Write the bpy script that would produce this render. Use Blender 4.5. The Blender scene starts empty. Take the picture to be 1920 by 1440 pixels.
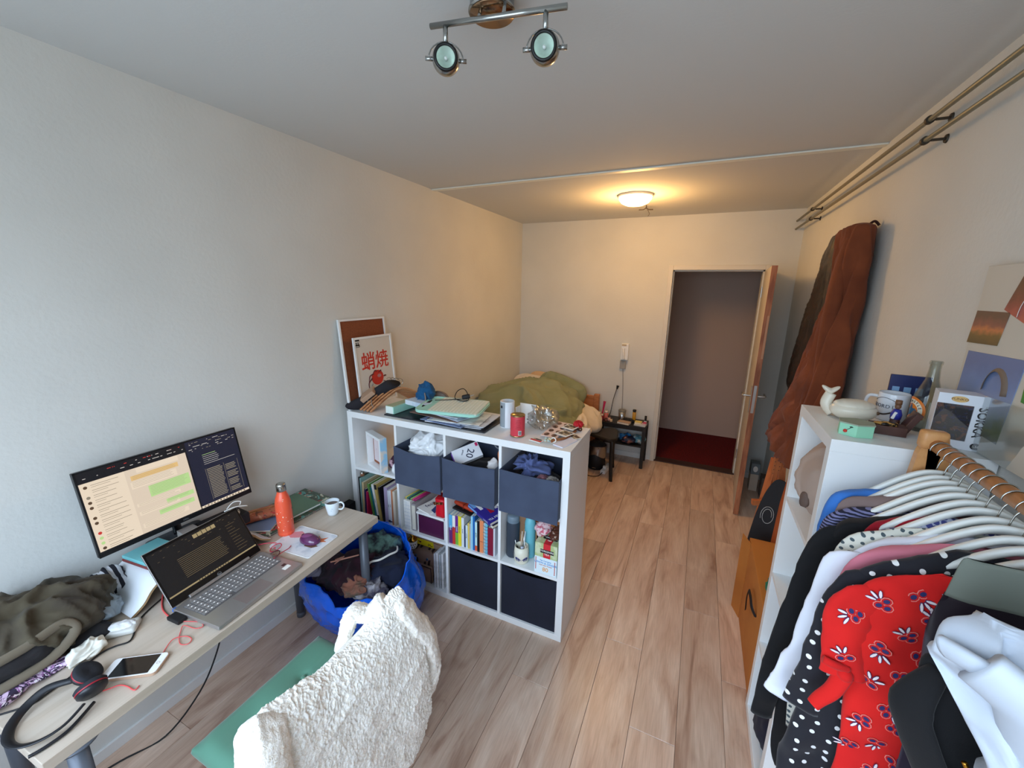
import bpy, bmesh, math, random
from mathutils import Vector, Matrix, noise, Euler
PI = math.pi
sc = bpy.context.scene
COL = sc.collection
R = math.radians
def lin(c):
    return tuple(((v/255)/12.92 if v/255 <= .04045 else ((v/255+.055)/1.055)**2.4) for v in c[:3]) + (1.0,)

# ---------------- camera, sky, lights, exposure ----------------
cam = bpy.data.cameras.new('camera'); cam_o = bpy.data.objects.new('camera', cam); COL.objects.link(cam_o)
cam.sensor_width = 36; cam.lens = 36*756.74/1920; cam.clip_start = .01
yaw, pitch, roll = -.4298, -.2311, .0172
F = Vector((math.sin(yaw)*math.cos(pitch), math.cos(yaw)*math.cos(pitch), math.sin(pitch)))
r0 = Vector((math.cos(yaw), -math.sin(yaw), 0)); u0 = r0.cross(F)
rr = math.cos(roll)*r0+math.sin(roll)*u0; uu = -math.sin(roll)*r0+math.cos(roll)*u0
m4 = Matrix((rr, uu, -F)).transposed().to_4x4(); m4.translation = Vector((2.0076, 0, 1.8884))
cam_o.matrix_world = m4; sc.camera = cam_o
sc.view_settings.view_transform = 'Standard'; sc.view_settings.look = 'None'
sc.view_settings.gamma = 1; sc.view_settings.use_curve_mapping = False
sc.view_settings.exposure = 0.55
w = bpy.data.worlds.new('overcast_sky'); sc.world = w; w.use_nodes = True
nt = w.node_tree; nt.nodes.clear()
out = nt.nodes.new('ShaderNodeOutputWorld'); bg = nt.nodes.new('ShaderNodeBackground')
geo = nt.nodes.new('ShaderNodeNewGeometry'); sep = nt.nodes.new('ShaderNodeSeparateXYZ'); rp = nt.nodes.new('ShaderNodeValToRGB')
tc = nt.nodes.new('ShaderNodeTexCoord'); mr = nt.nodes.new('ShaderNodeMapRange')
mr.inputs[1].default_value = -1; mr.inputs[2].default_value = 1
nt.links.new(tc.outputs['Generated'], sep.inputs[0]); nt.links.new(sep.outputs[2], mr.inputs[0]); nt.links.new(mr.outputs[0], rp.inputs[0])
e = rp.color_ramp.elements
e[0].position = .0; e[0].color = (.29, .36, .43, 1)
e[1].position = 1; e[1].color = (1.0, 1.26, 1.62, 1)
for p_, c_ in ((.47, (.32, .39, .45, 1)), (.53, (.38, .46, .54, 1)), (.66, (.76, .95, 1.18, 1))):
    q = e.new(p_); q.color = c_
nt.links.new(rp.outputs[0], bg.inputs[0]); bg.inputs[1].default_value = 6.9
nt.links.new(bg.outputs[0], out.inputs[0])
W, D, H, Y0 = 2.765, 4.602, 2.633, -.62
pl = bpy.data.lights.new('window_portal', 'AREA'); pl.shape = 'RECTANGLE'; pl.size = 2.35; pl.size_y = 1.5; pl.cycles.is_portal = True
po = bpy.data.objects.new('window_portal', pl); COL.objects.link(po); po.location = (1.38, Y0-.13, 1.63); po.rotation_euler = (PI/2, 0, 0)
sc.cycles.max_bounces = 8; sc.cycles.diffuse_bounces = 5; sc.cycles.glossy_bounces = 4
sc.cycles.transmission_bounces = 6; sc.cycles.transparent_max_bounces = 10
sc.cycles.caustics_reflective = False; sc.cycles.caustics_refractive = False
sc.cycles.use_denoising = True
sc.cycles.sample_clamp_indirect = 4

# ---------------- materials ----------------
MC = {}
def nd(t, k, **kw):
    n = t.nodes.new(k)
    for a, b in kw.items(): setattr(n, a, b)
    return n
def M(name, rgb, r=.6, m=0, bump=None, var=None, emit=0, sss=0, coat=0, sheen=0, alpha=None, tr=0, ior=1.45, scl=(1, 1, 1)):
    """rgb 0..255 sRGB; bump=(scale,strength[,detail]); var=(scale,rgb2,lo,hi) noise mix"""
    if name in MC: return MC[name]
    mt = bpy.data.materials.new(name); mt.use_nodes = True; t = mt.node_tree
    b = t.nodes['Principled BSDF']
    b.inputs['Base Color'].default_value = lin(rgb); b.inputs['Roughness'].default_value = r; b.inputs['Metallic'].default_value = m
    b.inputs['IOR'].default_value = ior
    if coat: b.inputs['Coat Weight'].default_value = coat
    if sheen: b.inputs['Sheen Weight'].default_value = sheen
    if tr: b.inputs['Transmission Weight'].default_value = tr
    if alpha is not None: b.inputs['Alpha'].default_value = alpha
    if emit: b.inputs['Emission Color'].default_value = lin(rgb); b.inputs['Emission Strength'].default_value = emit
    if bump or var:
        c = nd(t, 'ShaderNodeTexCoord'); mp = nd(t, 'ShaderNodeMapping'); mp.inputs['Scale'].default_value = scl
        t.links.new(c.outputs['Object'], mp.inputs[0])
    if var:
        n = nd(t, 'ShaderNodeTexNoise'); n.inputs['Scale'].default_value = var[0]; n.inputs['Detail'].default_value = 3
        t.links.new(mp.outputs[0], n.inputs[0])
        rm = nd(t, 'ShaderNodeValToRGB'); rm.color_ramp.elements[0].color = lin(rgb); rm.color_ramp.elements[1].color = lin(var[1])
        rm.color_ramp.elements[0].position = var[2]; rm.color_ramp.elements[1].position = var[3]
        t.links.new(n.outputs[0], rm.inputs[0]); t.links.new(rm.outputs[0], b.inputs['Base Color'])
    if bump:
        n = nd(t, 'ShaderNodeTexNoise'); n.inputs['Scale'].default_value = bump[0]; n.inputs['Detail'].default_value = 4
        t.links.new(mp.outputs[0], n.inputs[0]); bp = nd(t, 'ShaderNodeBump'); bp.inputs['Strength'].default_value = bump[1]
        bp.inputs['Distance'].default_value = bump[2] if len(bump) > 2 else .002
        t.links.new(n.outputs[0], bp.inputs['Height']); t.links.new(bp.outputs[0], b.inputs['Normal'])
    MC[name] = mt; return mt
def cloth(name, rgb, rgb2=None, sc_=30, **k):
    return M(name, rgb, r=.9, sheen=.06, bump=(420, .25, .001), var=(sc_, rgb2, .4, .65) if rgb2 else None, **k)

# ---------------- geometry helpers ----------------
class MB:
    def __init__(s): s.b = bmesh.new(); s.mi = 0; s.sm = False
    def _new(s, vs, mat=None):
        if mat is not None: bmesh.ops.transform(s.b, matrix=mat, verts=vs)
        fs = set()
        for v in vs:
            for f in v.link_faces: fs.add(f)
        for f in fs: f.material_index = s.mi; f.smooth = s.sm
        return vs
    def box(s, c, d, rot=None, bev=0):
        r = bmesh.ops.create_cube(s.b, size=1); vs = r['verts']
        bmesh.ops.transform(s.b, matrix=Matrix.Diagonal((d[0], d[1], d[2], 1)), verts=vs)
        if bev:
            es = list({e for v in vs for e in v.link_edges})
            q = bmesh.ops.bevel(s.b, geom=es, offset=bev, segments=2, affect='EDGES', profile=.5); vs = list({v for f in q['faces'] for v in f.verts} | {v for v in vs if v.is_valid})
        m = Matrix.Translation(c)
        if rot is not None: m = m @ (rot.to_4x4() if isinstance(rot, Matrix) else Euler(rot).to_matrix().to_4x4())
        return s._new(vs, m)
    def bb(s, x0, x1, y0, y1, z0, z1, bev=0): return s.box(((x0+x1)/2, (y0+y1)/2, (z0+z1)/2), (abs(x1-x0), abs(y1-y0), abs(z1-z0)), bev=bev)
    def cyl(s, p0, p1, r0, r1=None, n=16, cap=True):
        p0, p1 = Vector(p0), Vector(p1); d = p1-p0; r1 = r0 if r1 is None else r1
        r = bmesh.ops.create_cone(s.b, cap_ends=cap, segments=n, radius1=r0, radius2=r1, depth=d.length)
        return s._new(r['verts'], Matrix.Translation((p0+p1)/2) @ d.to_track_quat('Z', 'Y').to_matrix().to_4x4())
    def sph(s, c, r, sub=3, fn=None):
        q = bmesh.ops.create_icosphere(s.b, subdivisions=sub, radius=1); rs = (r, r, r) if not hasattr(r, '__len__') else r
        for v in q['verts']:
            n = v.co.copy(); v.co = Vector((n.x*rs[0], n.y*rs[1], n.z*rs[2]))
            if fn: v.co = fn(v.co, n)
            v.co += Vector(c)
        return s._new(q['verts'])
    def grid(s, rows, close_u=False, close_v=False, cap0=False, cap1=False):
        nv = [[s.b.verts.new(p) for p in r] for r in rows]; n = len(nv); k = len(nv[0]); fs = []
        for i in range(n if close_v else n-1):
            for j in range(k if close_u else k-1):
                a = nv[i][j]; b_ = nv[i][(j+1) % k]; c = nv[(i+1) % n][(j+1) % k]; d = nv[(i+1) % n][j]
                try: fs.append(s.b.faces.new((a, b_, c, d)))
                except ValueError: pass
        if cap0: fs.append(s.b.faces.new(list(reversed(nv[0]))))
        if cap1: fs.append(s.b.faces.new(nv[-1]))
        for f in fs: f.material_index = s.mi; f.smooth = s.sm
        return nv
    def lathe(s, prof, c=(0, 0, 0), n=32, axis='Z', rot=None, cap=False):
        rows = []
        for r_, z in prof: rows.append([Vector((r_*math.cos(2*PI*j/n), r_*math.sin(2*PI*j/n), z)) for j in range(n)])
        nv = s.grid(rows, close_u=True, cap0=cap, cap1=cap); vs = [v for r in nv for v in r]
        m = Matrix.Translation(c)
        if rot is not None: m = m @ (rot.to_4x4() if isinstance(rot, Matrix) else Euler(rot).to_matrix().to_4x4())
        bmesh.ops.transform(s.b, matrix=m, verts=vs)
    def tube(s, pts, r, n=8, sub=6, closed=False):
        P = [Vector(p) for p in pts]
        if sub > 1 and len(P) > 2: P = smooth(P, sub, closed)
        rows = []; N = len(P); prev = None
        for i in range(N):
            t = (P[(i+1) % N]-P[i-1]) if closed else (P[min(i+1, N-1)]-P[max(i-1, 0)])
            if t.length < 1e-9: t = Vector((0, 0, 1))
            t.normalize()
            a = prev-t*prev.dot(t) if prev is not None else t.orthogonal()
            if a.length < 1e-6: a = t.orthogonal()
            a.normalize(); prev = a; b_ = t.cross(a)
            rad = r(i/(N-1)) if callable(r) else r
            ra, rb = rad if isinstance(rad, tuple) else (rad, rad)
            rows.append([P[i]+a*math.cos(2*PI*j/n)*ra+b_*math.sin(2*PI*j/n)*rb for j in range(n)])
        sm = s.sm; s.sm = True; s.grid(rows, close_u=True, close_v=closed, cap0=not closed, cap1=not closed); s.sm = sm
    def prism(s, pts, h, axis=2, base=0):
        """polygon pts (2D) extruded h along axis from base"""
        def mk(p, z):
            return Vector((p[0], p[1], z)) if axis == 2 else (Vector((p[0], z, p[1])) if axis == 1 else Vector((z, p[0], p[1])))
        a = [s.b.verts.new(mk(p, base)) for p in pts]; c = [s.b.verts.new(mk(p, base+h)) for p in pts]; n = len(pts); fs = []
        fs.append(s.b.faces.new(a)); fs.append(s.b.faces.new(c[::-1]))
        for i in range(n): fs.append(s.b.faces.new((a[i], c[i], c[(i+1) % n], a[(i+1) % n])))
        for f in fs: f.material_index = s.mi; f.smooth = s.sm
        return a+c
    def xf(s, m, vs=None): bmesh.ops.transform(s.b, matrix=m, verts=vs or list(s.b.verts)); return s
def smooth(P, sub, closed=False):
    o = []; N = len(P)
    for i in range(N if closed else N-1):
        g = (lambda k: P[k % N]) if closed else (lambda k: P[max(0, min(N-1, k))])
        a, b_, c, d = g(i-1), g(i), g(i+1), g(i+2)
        for k in range(sub):
            t = k/sub
            o.append(.5*((2*b_)+(c-a)*t+(2*a-5*b_+4*c-d)*t*t+(3*b_-a-3*c+d)*t**3))
    if not closed: o.append(P[-1])
    return o
WC = []
def obj(name, mb, mats, parent=None):
    me = bpy.data.meshes.new(name); bmesh.ops.recalc_face_normals(mb.b, faces=list(mb.b.faces)); mb.b.to_mesh(me); mb.b.free()
    for m_ in (mats if isinstance(mats, (list, tuple)) else [mats]): me.materials.append(m_)
    o = bpy.data.objects.new(name, me); COL.objects.link(o)
    if parent is not None: o.parent = parent
    return o
def tag(o, label, cat, group=None, kind=None):
    o['label'] = label; o['category'] = cat
    if group: o['group'] = group
    if kind: o['kind'] = kind
    return o
def root(name, label, cat, group=None, wc=True, loc=(0, 0, 0), rz=0):
    o = bpy.data.objects.new(name, None); COL.objects.link(o); o.empty_display_size = .05
    o.location = loc; o.rotation_euler.z = rz; tag(o, label, cat, group)
    if wc: WC.append(o)
    return o
def solo(name, mb, mats, label, cat, group=None, kind=None):
    o = obj(name, mb, mats); tag(o, label, cat, group, kind); WC.append(o); return o
def struct(name, mb, mats, parent=None):
    o = obj(name, mb, mats, parent)
    if parent is None: o['kind'] = 'structure'
    return o
def copy_tree(o, parent=None, loc=None, label=None):
    c = o.copy(); COL.objects.link(c); c.parent = parent
    if loc is not None: c.location = loc
    if label: c['label'] = label
    for ch in o.children: copy_tree(ch, c)
    return c
def rebase():
    for o in WC:
        if any(v for v in o.location): continue
        desc = [o]+list(o.children_recursive); pts = []
        for d in desc:
            if d.type == 'MESH': pts += [d.matrix_basis @ Vector(v.co) if d is not o and any(d.location) else v.co for v in d.data.vertices]
        if not pts: continue
        xs = [p[0] for p in pts]; ys = [p[1] for p in pts]; zs = [p[2] for p in pts]
        b_ = Vector(((min(xs)+max(xs))/2, (min(ys)+max(ys))/2, min(zs)))
        for d in desc:
            if d.type == 'MESH': d.data.transform(Matrix.Translation(-b_))
        o.location = b_
TXT = {}
def text_mesh(s, size, align='CENTER', extrude=.0006, bold=0):
    k = (s, round(size, 5), align)
    cu = bpy.data.curves.new('lettering', 'FONT'); cu.body = s; cu.size = size; cu.align_x = align; cu.align_y = 'CENTER'; cu.extrude = extrude; cu.resolution_u = 3; cu.offset = bold
    o = bpy.data.objects.new('lettering', cu); COL.objects.link(o)
    dg = bpy.context.evaluated_depsgraph_get(); me = bpy.data.meshes.new_from_object(o.evaluated_get(dg))
    bpy.data.objects.remove(o); bpy.data.curves.remove(cu); return me
def text(mb, s, size, c, X, U, align='CENTER', sx=1, extrude=.0006, bold=0):
    """add lettering to mb at centre c, reading direction X, up direction U"""
    me = text_mesh(s, size, align, extrude, bold); X = Vector(X).normalized(); U = Vector(U).normalized(); N = X.cross(U)
    m = Matrix((X*sx, U, N)).transposed().to_4x4(); m.translation = Vector(c); me.transform(m)
    n0 = len(mb.b.faces); mb.b.from_mesh(me); mb.b.faces.ensure_lookup_table()
    for f in mb.b.faces[n0:]: f.material_index = mb.mi
    bpy.data.meshes.remove(me)
def T(x, y, z): return Matrix.Translation((x, y, z))
def RZ(a): return Matrix.Rotation(a, 4, 'Z')
def RX(a): return Matrix.Rotation(a, 4, 'X')
def RY(a): return Matrix.Rotation(a, 4, 'Y')
def fold_noise(p, s, amp, seed=0):
    q = Vector((p.x*s+seed*7.3, p.y*s-seed*3.1, p.z*s+seed))
    wv = Vector((noise.noise(q*.6), noise.noise(q*.6+Vector((11, 3, 0))), noise.noise(q*.6+Vector((0, 7, 19)))))*1.1
    a = abs(noise.noise(q+wv)); b_ = abs(noise.noise(q*1.9+wv*1.5+Vector((5, 1, 2))))
    return amp*(1.25*(1-min(1, a*2.6))**1.5+.55*(1-min(1, b_*2.8))**1.5-.55)
def crumple(mb, c, r, s=9, amp=.03, seed=0, sub=5, flat=None):
    """crumpled cloth lump: folded ellipsoid; flat = z below which it is pressed flat"""
    def fn(co, n):
        d = fold_noise(co, s, amp, seed)+noise.noise(co*(s*.4)+Vector((seed, 0, 0)))*amp*1.6
        p = co+n*d
        if flat is not None and p.z+c[2] < flat: p.z = flat-c[2]+(p.z+c[2]-flat)*.02
        return p
    sm = mb.sm; mb.sm = True; v = mb.sph(c, r, sub, fn); mb.sm = sm; return v
def loft(mb, rows, thick, folds=5, amp=.012, seed=0, n=44, sub=4, y=0, wob=.006, grow=True, cr=0):
    """hanging cloth: rows (z, xl, xr[, dy]) top to bottom, in the x-z plane at y; closed flattened tube with vertical folds"""
    P = smooth([Vector((a[0], a[1], a[2])) for a in rows], sub); DY = smooth([Vector((a[3] if len(a) > 3 else 0, a[4] if len(a) > 4 else 1, 0)) for a in rows], sub)
    N = len(P); out_ = []
    for i, p in enumerate(P):
        z, xl, xr = p; hw = (xr-xl)/2; xm = (xl+xr)/2; t = i/(N-1); row = []
        g = (t**.6 if grow else 1)
        th = thick*min(1, .35+3*t)*DY[i].y
        for j in range(n):
            a = 2*PI*j/n; c = math.cos(a); s = math.sin(a)
            sx = math.copysign(abs(c)**.75, c)
            x = xm+hw*sx; f = math.sin(x*folds*2*PI/.5+seed*2.1+1.3*math.sin(z*5+seed))*amp*g
            yy = th*math.copysign(abs(s)**.8, s)+f+noise.noise(Vector((x*9, z*9, seed*3.7+s)))*wob*2
            if cr: yy += fold_noise(Vector((x, s*.02, z)), 8, cr, seed)
            zz = z+noise.noise(Vector((x*7, seed, 2)))*.012*t
            row.append(Vector((x, y+DY[i].x+yy, zz)))
        out_.append(row)
    sm = mb.sm; mb.sm = True; mb.grid(out_, close_u=True, cap0=True, cap1=True); mb.sm = sm
# ---------------- setting ----------------
def wallmat(name, rgb):
    return M(name, rgb, r=.85, bump=(55, .35, .003), var=(2.2, tuple(int(v*.97) for v in rgb), .35, .7))
WALL = wallmat('white_wall_paint', (219, 219, 214)); CEIL = M('ceiling_paint', (212, 213, 211), r=.9, bump=(90, .2, .002))
mb = MB(); mb.bb(-.12, 0, Y0-.12, D, 0, H); struct('wall_left', mb, WALL)
mb = MB(); mb.bb(W, W+.12, Y0-.12, D, 0, H); struct('wall_right', mb, WALL)
DX, DW, DH = 1.70, .815, 2.105
mb = MB(); mb.bb(-.12, DX-.03, D, D+.12, 0, H); mb.bb(DX+DW+.03, 3.4, D, D+.12, 0, H); mb.bb(DX-.03, DX+DW+.03, D, D+.12, DH+.03, H); struct('wall_back', mb, WALL)
mb = MB(); wx0, wx1, wz0, wz1 = .2, 2.56, .88, 2.38
mb.bb(0, W, Y0-.12, Y0, 0, wz0); mb.bb(0, W, Y0-.12, Y0, wz1, H); mb.bb(0, wx0, Y0-.12, Y0, wz0, wz1); mb.bb(wx1, W, Y0-.12, Y0, wz0, wz1); struct('wall_front', mb, WALL)
mb = MB(); mb.bb(-.12, W+.12, Y0-.12, D+.12, H, H+.1); struct('ceiling', mb, CEIL)
# window in the wall behind the camera
wf = MB(); t_ = .05
for a in (wx0, (wx0+wx1)/2-t_/2, wx1-t_): wf.bb(a, a+t_, Y0-.09, Y0-.04, wz0, wz1)
wf.bb(wx0, wx1, Y0-.09, Y0-.04, wz0, wz0+t_); wf.bb(wx0, wx1, Y0-.09, Y0-.04, wz1-t_, wz1)
win = struct('window_1', wf, M('white_window_frame', (235, 235, 232), r=.4))
def thin_glass(name, tint=(1, 1, 1), gloss=.06, rough=.02):
    if name in MC: return MC[name]
    mt = bpy.data.materials.new(name); mt.use_nodes = True; t = mt.node_tree; t.nodes.clear()
    o = nd(t, 'ShaderNodeOutputMaterial'); a = nd(t, 'ShaderNodeBsdfTransparent'); g = nd(t, 'ShaderNodeBsdfGlossy'); m_ = nd(t, 'ShaderNodeMixShader')
    a.inputs[0].default_value = (*tint, 1); g.inputs['Roughness'].default_value = rough
    lw = nd(t, 'ShaderNodeLayerWeight'); lw.inputs[0].default_value = .35; mu = nd(t, 'ShaderNodeMath', operation='MULTIPLY_ADD'); mu.inputs[1].default_value = .35; mu.inputs[2].default_value = gloss
    t.links.new(lw.outputs['Facing'], mu.inputs[0]); t.links.new(mu.outputs[0], m_.inputs[0]); t.links.new(a.outputs[0], m_.inputs[1]); t.links.new(g.outputs[0], m_.inputs[2]); t.links.new(m_.outputs[0], o.inputs[0])
    MC[name] = mt; return mt
g = MB()
g.bb(wx0+t_, (wx0+wx1)/2-t_/2, Y0-.068, Y0-.062, wz0+t_, wz1-t_); obj('pane', g, thin_glass('window_glass'), win)
g = MB(); g.bb((wx0+wx1)/2+t_/2, wx1-t_, Y0-.068, Y0-.062, wz0+t_, wz1-t_); obj('pane', g, MC['window_glass'], win)
g = MB(); g.bb(wx0-.03, wx1+.03, Y0-.04, Y0+.13, wz0-.03, wz0, bev=.004); obj('sill', g, MC['white_window_frame'], win)
# floor: laminate planks
PW, PL = .192, 1.285
def plankmat():
    mt = bpy.data.materials.new('oak_laminate'); mt.use_nodes = True; t = mt.node_tree; b = t.nodes['Principled BSDF']; b.inputs['Roughness'].default_value = .32
    oi = nd(t, 'ShaderNodeObjectInfo'); c = nd(t, 'ShaderNodeTexCoord'); ad = nd(t, 'ShaderNodeVectorMath', operation='ADD'); cm = nd(t, 'ShaderNodeCombineXYZ')
    mu = nd(t, 'ShaderNodeMath', operation='MULTIPLY'); mu.inputs[1].default_value = 37; t.links.new(oi.outputs['Random'], mu.inputs[0]); t.links.new(mu.outputs[0], cm.inputs[2]); t.links.new(mu.outputs[0], cm.inputs[1])
    t.links.new(c.outputs['Object'], ad.inputs[0]); t.links.new(cm.outputs[0], ad.inputs[1])
    def noi(scale, sx, sy, det=4, dist=0):
        mp = nd(t, 'ShaderNodeMapping'); mp.inputs['Scale'].default_value = (sx, sy, 1); t.links.new(ad.outputs[0], mp.inputs[0])
        n = nd(t, 'ShaderNodeTexNoise'); n.inputs['Scale'].default_value = scale; n.inputs['Detail'].default_value = det; n.inputs['Distortion'].default_value = dist; t.links.new(mp.outputs[0], n.inputs[0]); return n
    n1 = noi(3.2, 3.2, .55, 5, 1.2); n2 = noi(40, 4, .22, 3); n3 = noi(4.5, 1.2, .8, 2)
    r1 = nd(t, 'ShaderNodeValToRGB'); el = r1.color_ramp.elements
    el[0].position = .30; el[0].color = lin((178, 143, 122)); el[1].position = .72; el[1].color = lin((228, 204, 184))
    q = el.new(.45); q.color = lin((208, 177, 155)); q = el.new(.58); q.color = lin((217, 190, 169))
    t.links.new(n1.outputs[0], r1.inputs[0])
    r2 = nd(t, 'ShaderNodeValToRGB'); r2.color_ramp.elements[0].position = .35; r2.color_ramp.elements[0].color = (.86, .84, .82, 1); r2.color_ramp.elements[1].position = .6; r2.color_ramp.elements[1].color = (1, 1, 1, 1); t.links.new(n2.outputs[0], r2.inputs[0])
    mx = nd(t, 'ShaderNodeMix', data_type='RGBA', blend_type='MULTIPLY'); mx.inputs[0].default_value = .8; t.links.new(r1.outputs[0], mx.inputs[6]); t.links.new(r2.outputs[0], mx.inputs[7])
    # knots
    r3 = nd(t, 'ShaderNodeValToRGB'); r3.color_ramp.elements[0].position = .2; r3.color_ramp.elements[0].color = (.62, .53, .48, 1); r3.color_ramp.elements[1].position = .3; r3.color_ramp.elements[1].color = (1, 1, 1, 1); t.links.new(n3.outputs[0], r3.inputs[0])
    mx2 = nd(t, 'ShaderNodeMix', data_type='RGBA', blend_type='MULTIPLY'); mx2.inputs[0].default_value = .7; t.links.new(mx.outputs[2], mx2.inputs[6]); t.links.new(r3.outputs[0], mx2.inputs[7])
    hs = nd(t, 'ShaderNodeHueSaturation'); mr_ = nd(t, 'ShaderNodeMapRange'); mr_.inputs[3].default_value = .86; mr_.inputs[4].default_value = 1.1; t.links.new(oi.outputs['Random'], mr_.inputs[0]); t.links.new(mr_.outputs[0], hs.inputs['Value'])
    t.links.new(mx2.outputs[2], hs.inputs['Color']); t.links.new(hs.outputs[0], b.inputs['Base Color'])
    bp = nd(t, 'ShaderNodeBump'); bp.inputs['Strength'].default_value = .12; bp.inputs['Distance'].default_value = .002; t.links.new(n2.outputs[0], bp.inputs['Height']); t.links.new(bp.outputs[0], b.inputs['Normal'])
    return mt
PM = plankmat()
mb = MB(); mb.bb(-.12, W+.12, Y0-.12, D, -.1, -.009); fl = struct('floor', mb, M('floor_underlay', (70, 52, 40), r=.9))
pk = {}
def plank(x0, x1, y0, y1):
    k = (round(x1-x0, 3), round(y1-y0, 3))
    if k not in pk:
        m_ = MB(); m_.bb(-(x1-x0)/2+.0006, (x1-x0)/2-.0006, -(y1-y0)/2+.0006, (y1-y0)/2-.0006, -.009, 0)
        es = [e_ for e_ in m_.b.edges if all(v.co.z > -.001 for v in e_.verts)]; bmesh.ops.bevel(m_.b, geom=es, offset=.0012, segments=1, affect='EDGES')
        me = bpy.data.meshes.new('plank'); m_.b.to_mesh(me); m_.b.free(); me.materials.append(PM); pk[k] = me
    o = bpy.data.objects.new('plank', pk[k]); COL.objects.link(o); o.parent = fl; o.location = ((x0+x1)/2, (y0+y1)/2, 0)
random.seed(4); x = 0; i = 0
while x < W-.01:
    x1 = min(W, x+PW); off = (i*.43) % PL; y = Y0-off
    while y < D:
        ya, yb = max(y, Y0), min(y+PL, D)
        if yb-ya > .02: plank(x, x1, ya, yb)
        y += PL
    x = x1; i += 1
# skirting
SK = M('white_skirting', (225, 225, 222), r=.5)
mb = MB(); mb.bb(0, DX-.08, D-.012, D, 0, .06, bev=.002); struct('baseboard_back', mb, SK)
mb = MB(); mb.bb(DX+DW+.08, W, D-.012, D, 0, .06, bev=.002); struct('baseboard_back_right', mb, SK)
mb = MB(); mb.bb(0, .012, Y0, D-.012, 0, .05, bev=.002); struct('baseboard_left', mb, SK)
mb = MB(); mb.bb(W-.012, W, Y0, D-.012, 0, .05, bev=.002); struct('baseboard_right', mb, SK)
# ceiling joint strip
mb = MB(); mb.bb(0, W, 2.815, 2.865, H-.008, H, bev=.002); struct('trim_1', mb, M('ceiling_joint_strip', (238, 240, 230), r=.5))
# door frame + door
FR = M('painted_steel_frame', (214, 210, 200), r=.4)
mb = MB(); f = .045
mb.bb(DX-f, DX, D-.018, D+.13, 0, DH+f, bev=.003); mb.bb(DX+DW, DX+DW+f, D-.018, D+.13, 0, DH+f, bev=.003); mb.bb(DX, DX+DW, D-.0175, D+.13, DH, DH+f-.0005, bev=.003)
mb.bb(DX, DX+.012, D+.03, D+.13, 0, DH); mb.bb(DX+DW-.012, DX+DW, D+.03, D+.13, 0, DH); mb.bb(DX, DX+DW, D+.03, D+.13, DH-.012, DH)
struct('trim_2', mb, FR)
mb = MB(); mb.bb(DX, DX+DW, D, D+.13, -.01, .008, bev=.003); struct('trim_3', mb, M('dark_threshold', (58, 34, 28), r=.5))
ang = math.atan2(3.715-4.575, 2.452-2.508)     # leaf direction from hinge
LL = .862
hinge = Vector((2.512, 4.575, 0))
dl = MB(); dl.bb(0, LL, 0, .038, .006, DH-.01, bev=.001); MX = Matrix.Translation(hinge) @ RZ(ang); dl.xf(MX)
door = struct('door_1', dl, M('off_white_door_leaf', (206, 196, 182), r=.5))
e_ = MB(); e_.bb(LL, LL+.005, -.001, .039, .006, DH-.01, bev=.001); e_.xf(MX)
obj('wooden_edge', e_, M('reddish_wood_edge', (178, 116, 80), r=.55, var=(6, (140, 82, 54), .4, .62), scl=(6, 6, .8)), door)
e_ = MB(); e_.bb(LL+.005, LL+.0065, .022, .036, 1.38, 1.72); e_.xf(MX); obj('edge_repair', e_, M('pale_wood_insert', (196, 150, 118), r=.6), door)
e_ = MB(); e_.bb(LL+.004, LL+.008, .009, .029, .93, 1.16); e_.xf(MX); obj('lock_plate', e_, M('brushed_steel', (190, 190, 188), r=.3, m=1), door)
ST = MC['brushed_steel']
for s_ in (-1, 1):
    h = MB(); y_ = 0 if s_ < 0 else .038
    h.bb(LL-.085, LL-.045, y_, y_+s_*.006, .92, 1.14, bev=.002); h.sm = True
    h.tube([(LL-.065, y_, 1.06), (LL-.065, y_+s_*.055, 1.06), (LL-.075, y_+s_*.062, 1.06), (LL-.185, y_+s_*.062, 1.055)], .009, n=10); h.xf(MX)
    obj('handle', h, ST, door)
for z in (.25, 1.9):
    h = MB(); h.cyl((-.004, -.006, z-.05), (-.004, -.006, z+.05), .008, n=10); h.xf(MX); obj('hinge', h, ST, door)
# hall beyond
HW = M('hall_wall_paint', (200, 178, 164), r=.85, bump=(60, .2, .002))
CP = M('dark_red_carpet', (116, 6, 16), r=1, bump=(500, .8, .004), var=(60, (84, 4, 12), .4, .6))
mb = MB(); mb.bb(.8, 3.4, 5.86, 5.96, 0, H); struct('wall_hall', mb, HW)
mb = MB(); mb.bb(.8, .9, D+.12, 5.96, 0, H); struct('wall_hall_left', mb, HW)
mb = MB(); mb.bb(3.3, 3.4, D+.12, 5.96, 0, H); struct('wall_hall_right', mb, HW)
mb = MB(); mb.bb(.8, 3.4, D+.12, 5.96, -.1, 0); struct('floor_hall', mb, CP)
mb = MB(); mb.bb(.8, 3.4, D+.12, 6.0, H, H+.1); struct('ceiling_hall', mb, HW)
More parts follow.
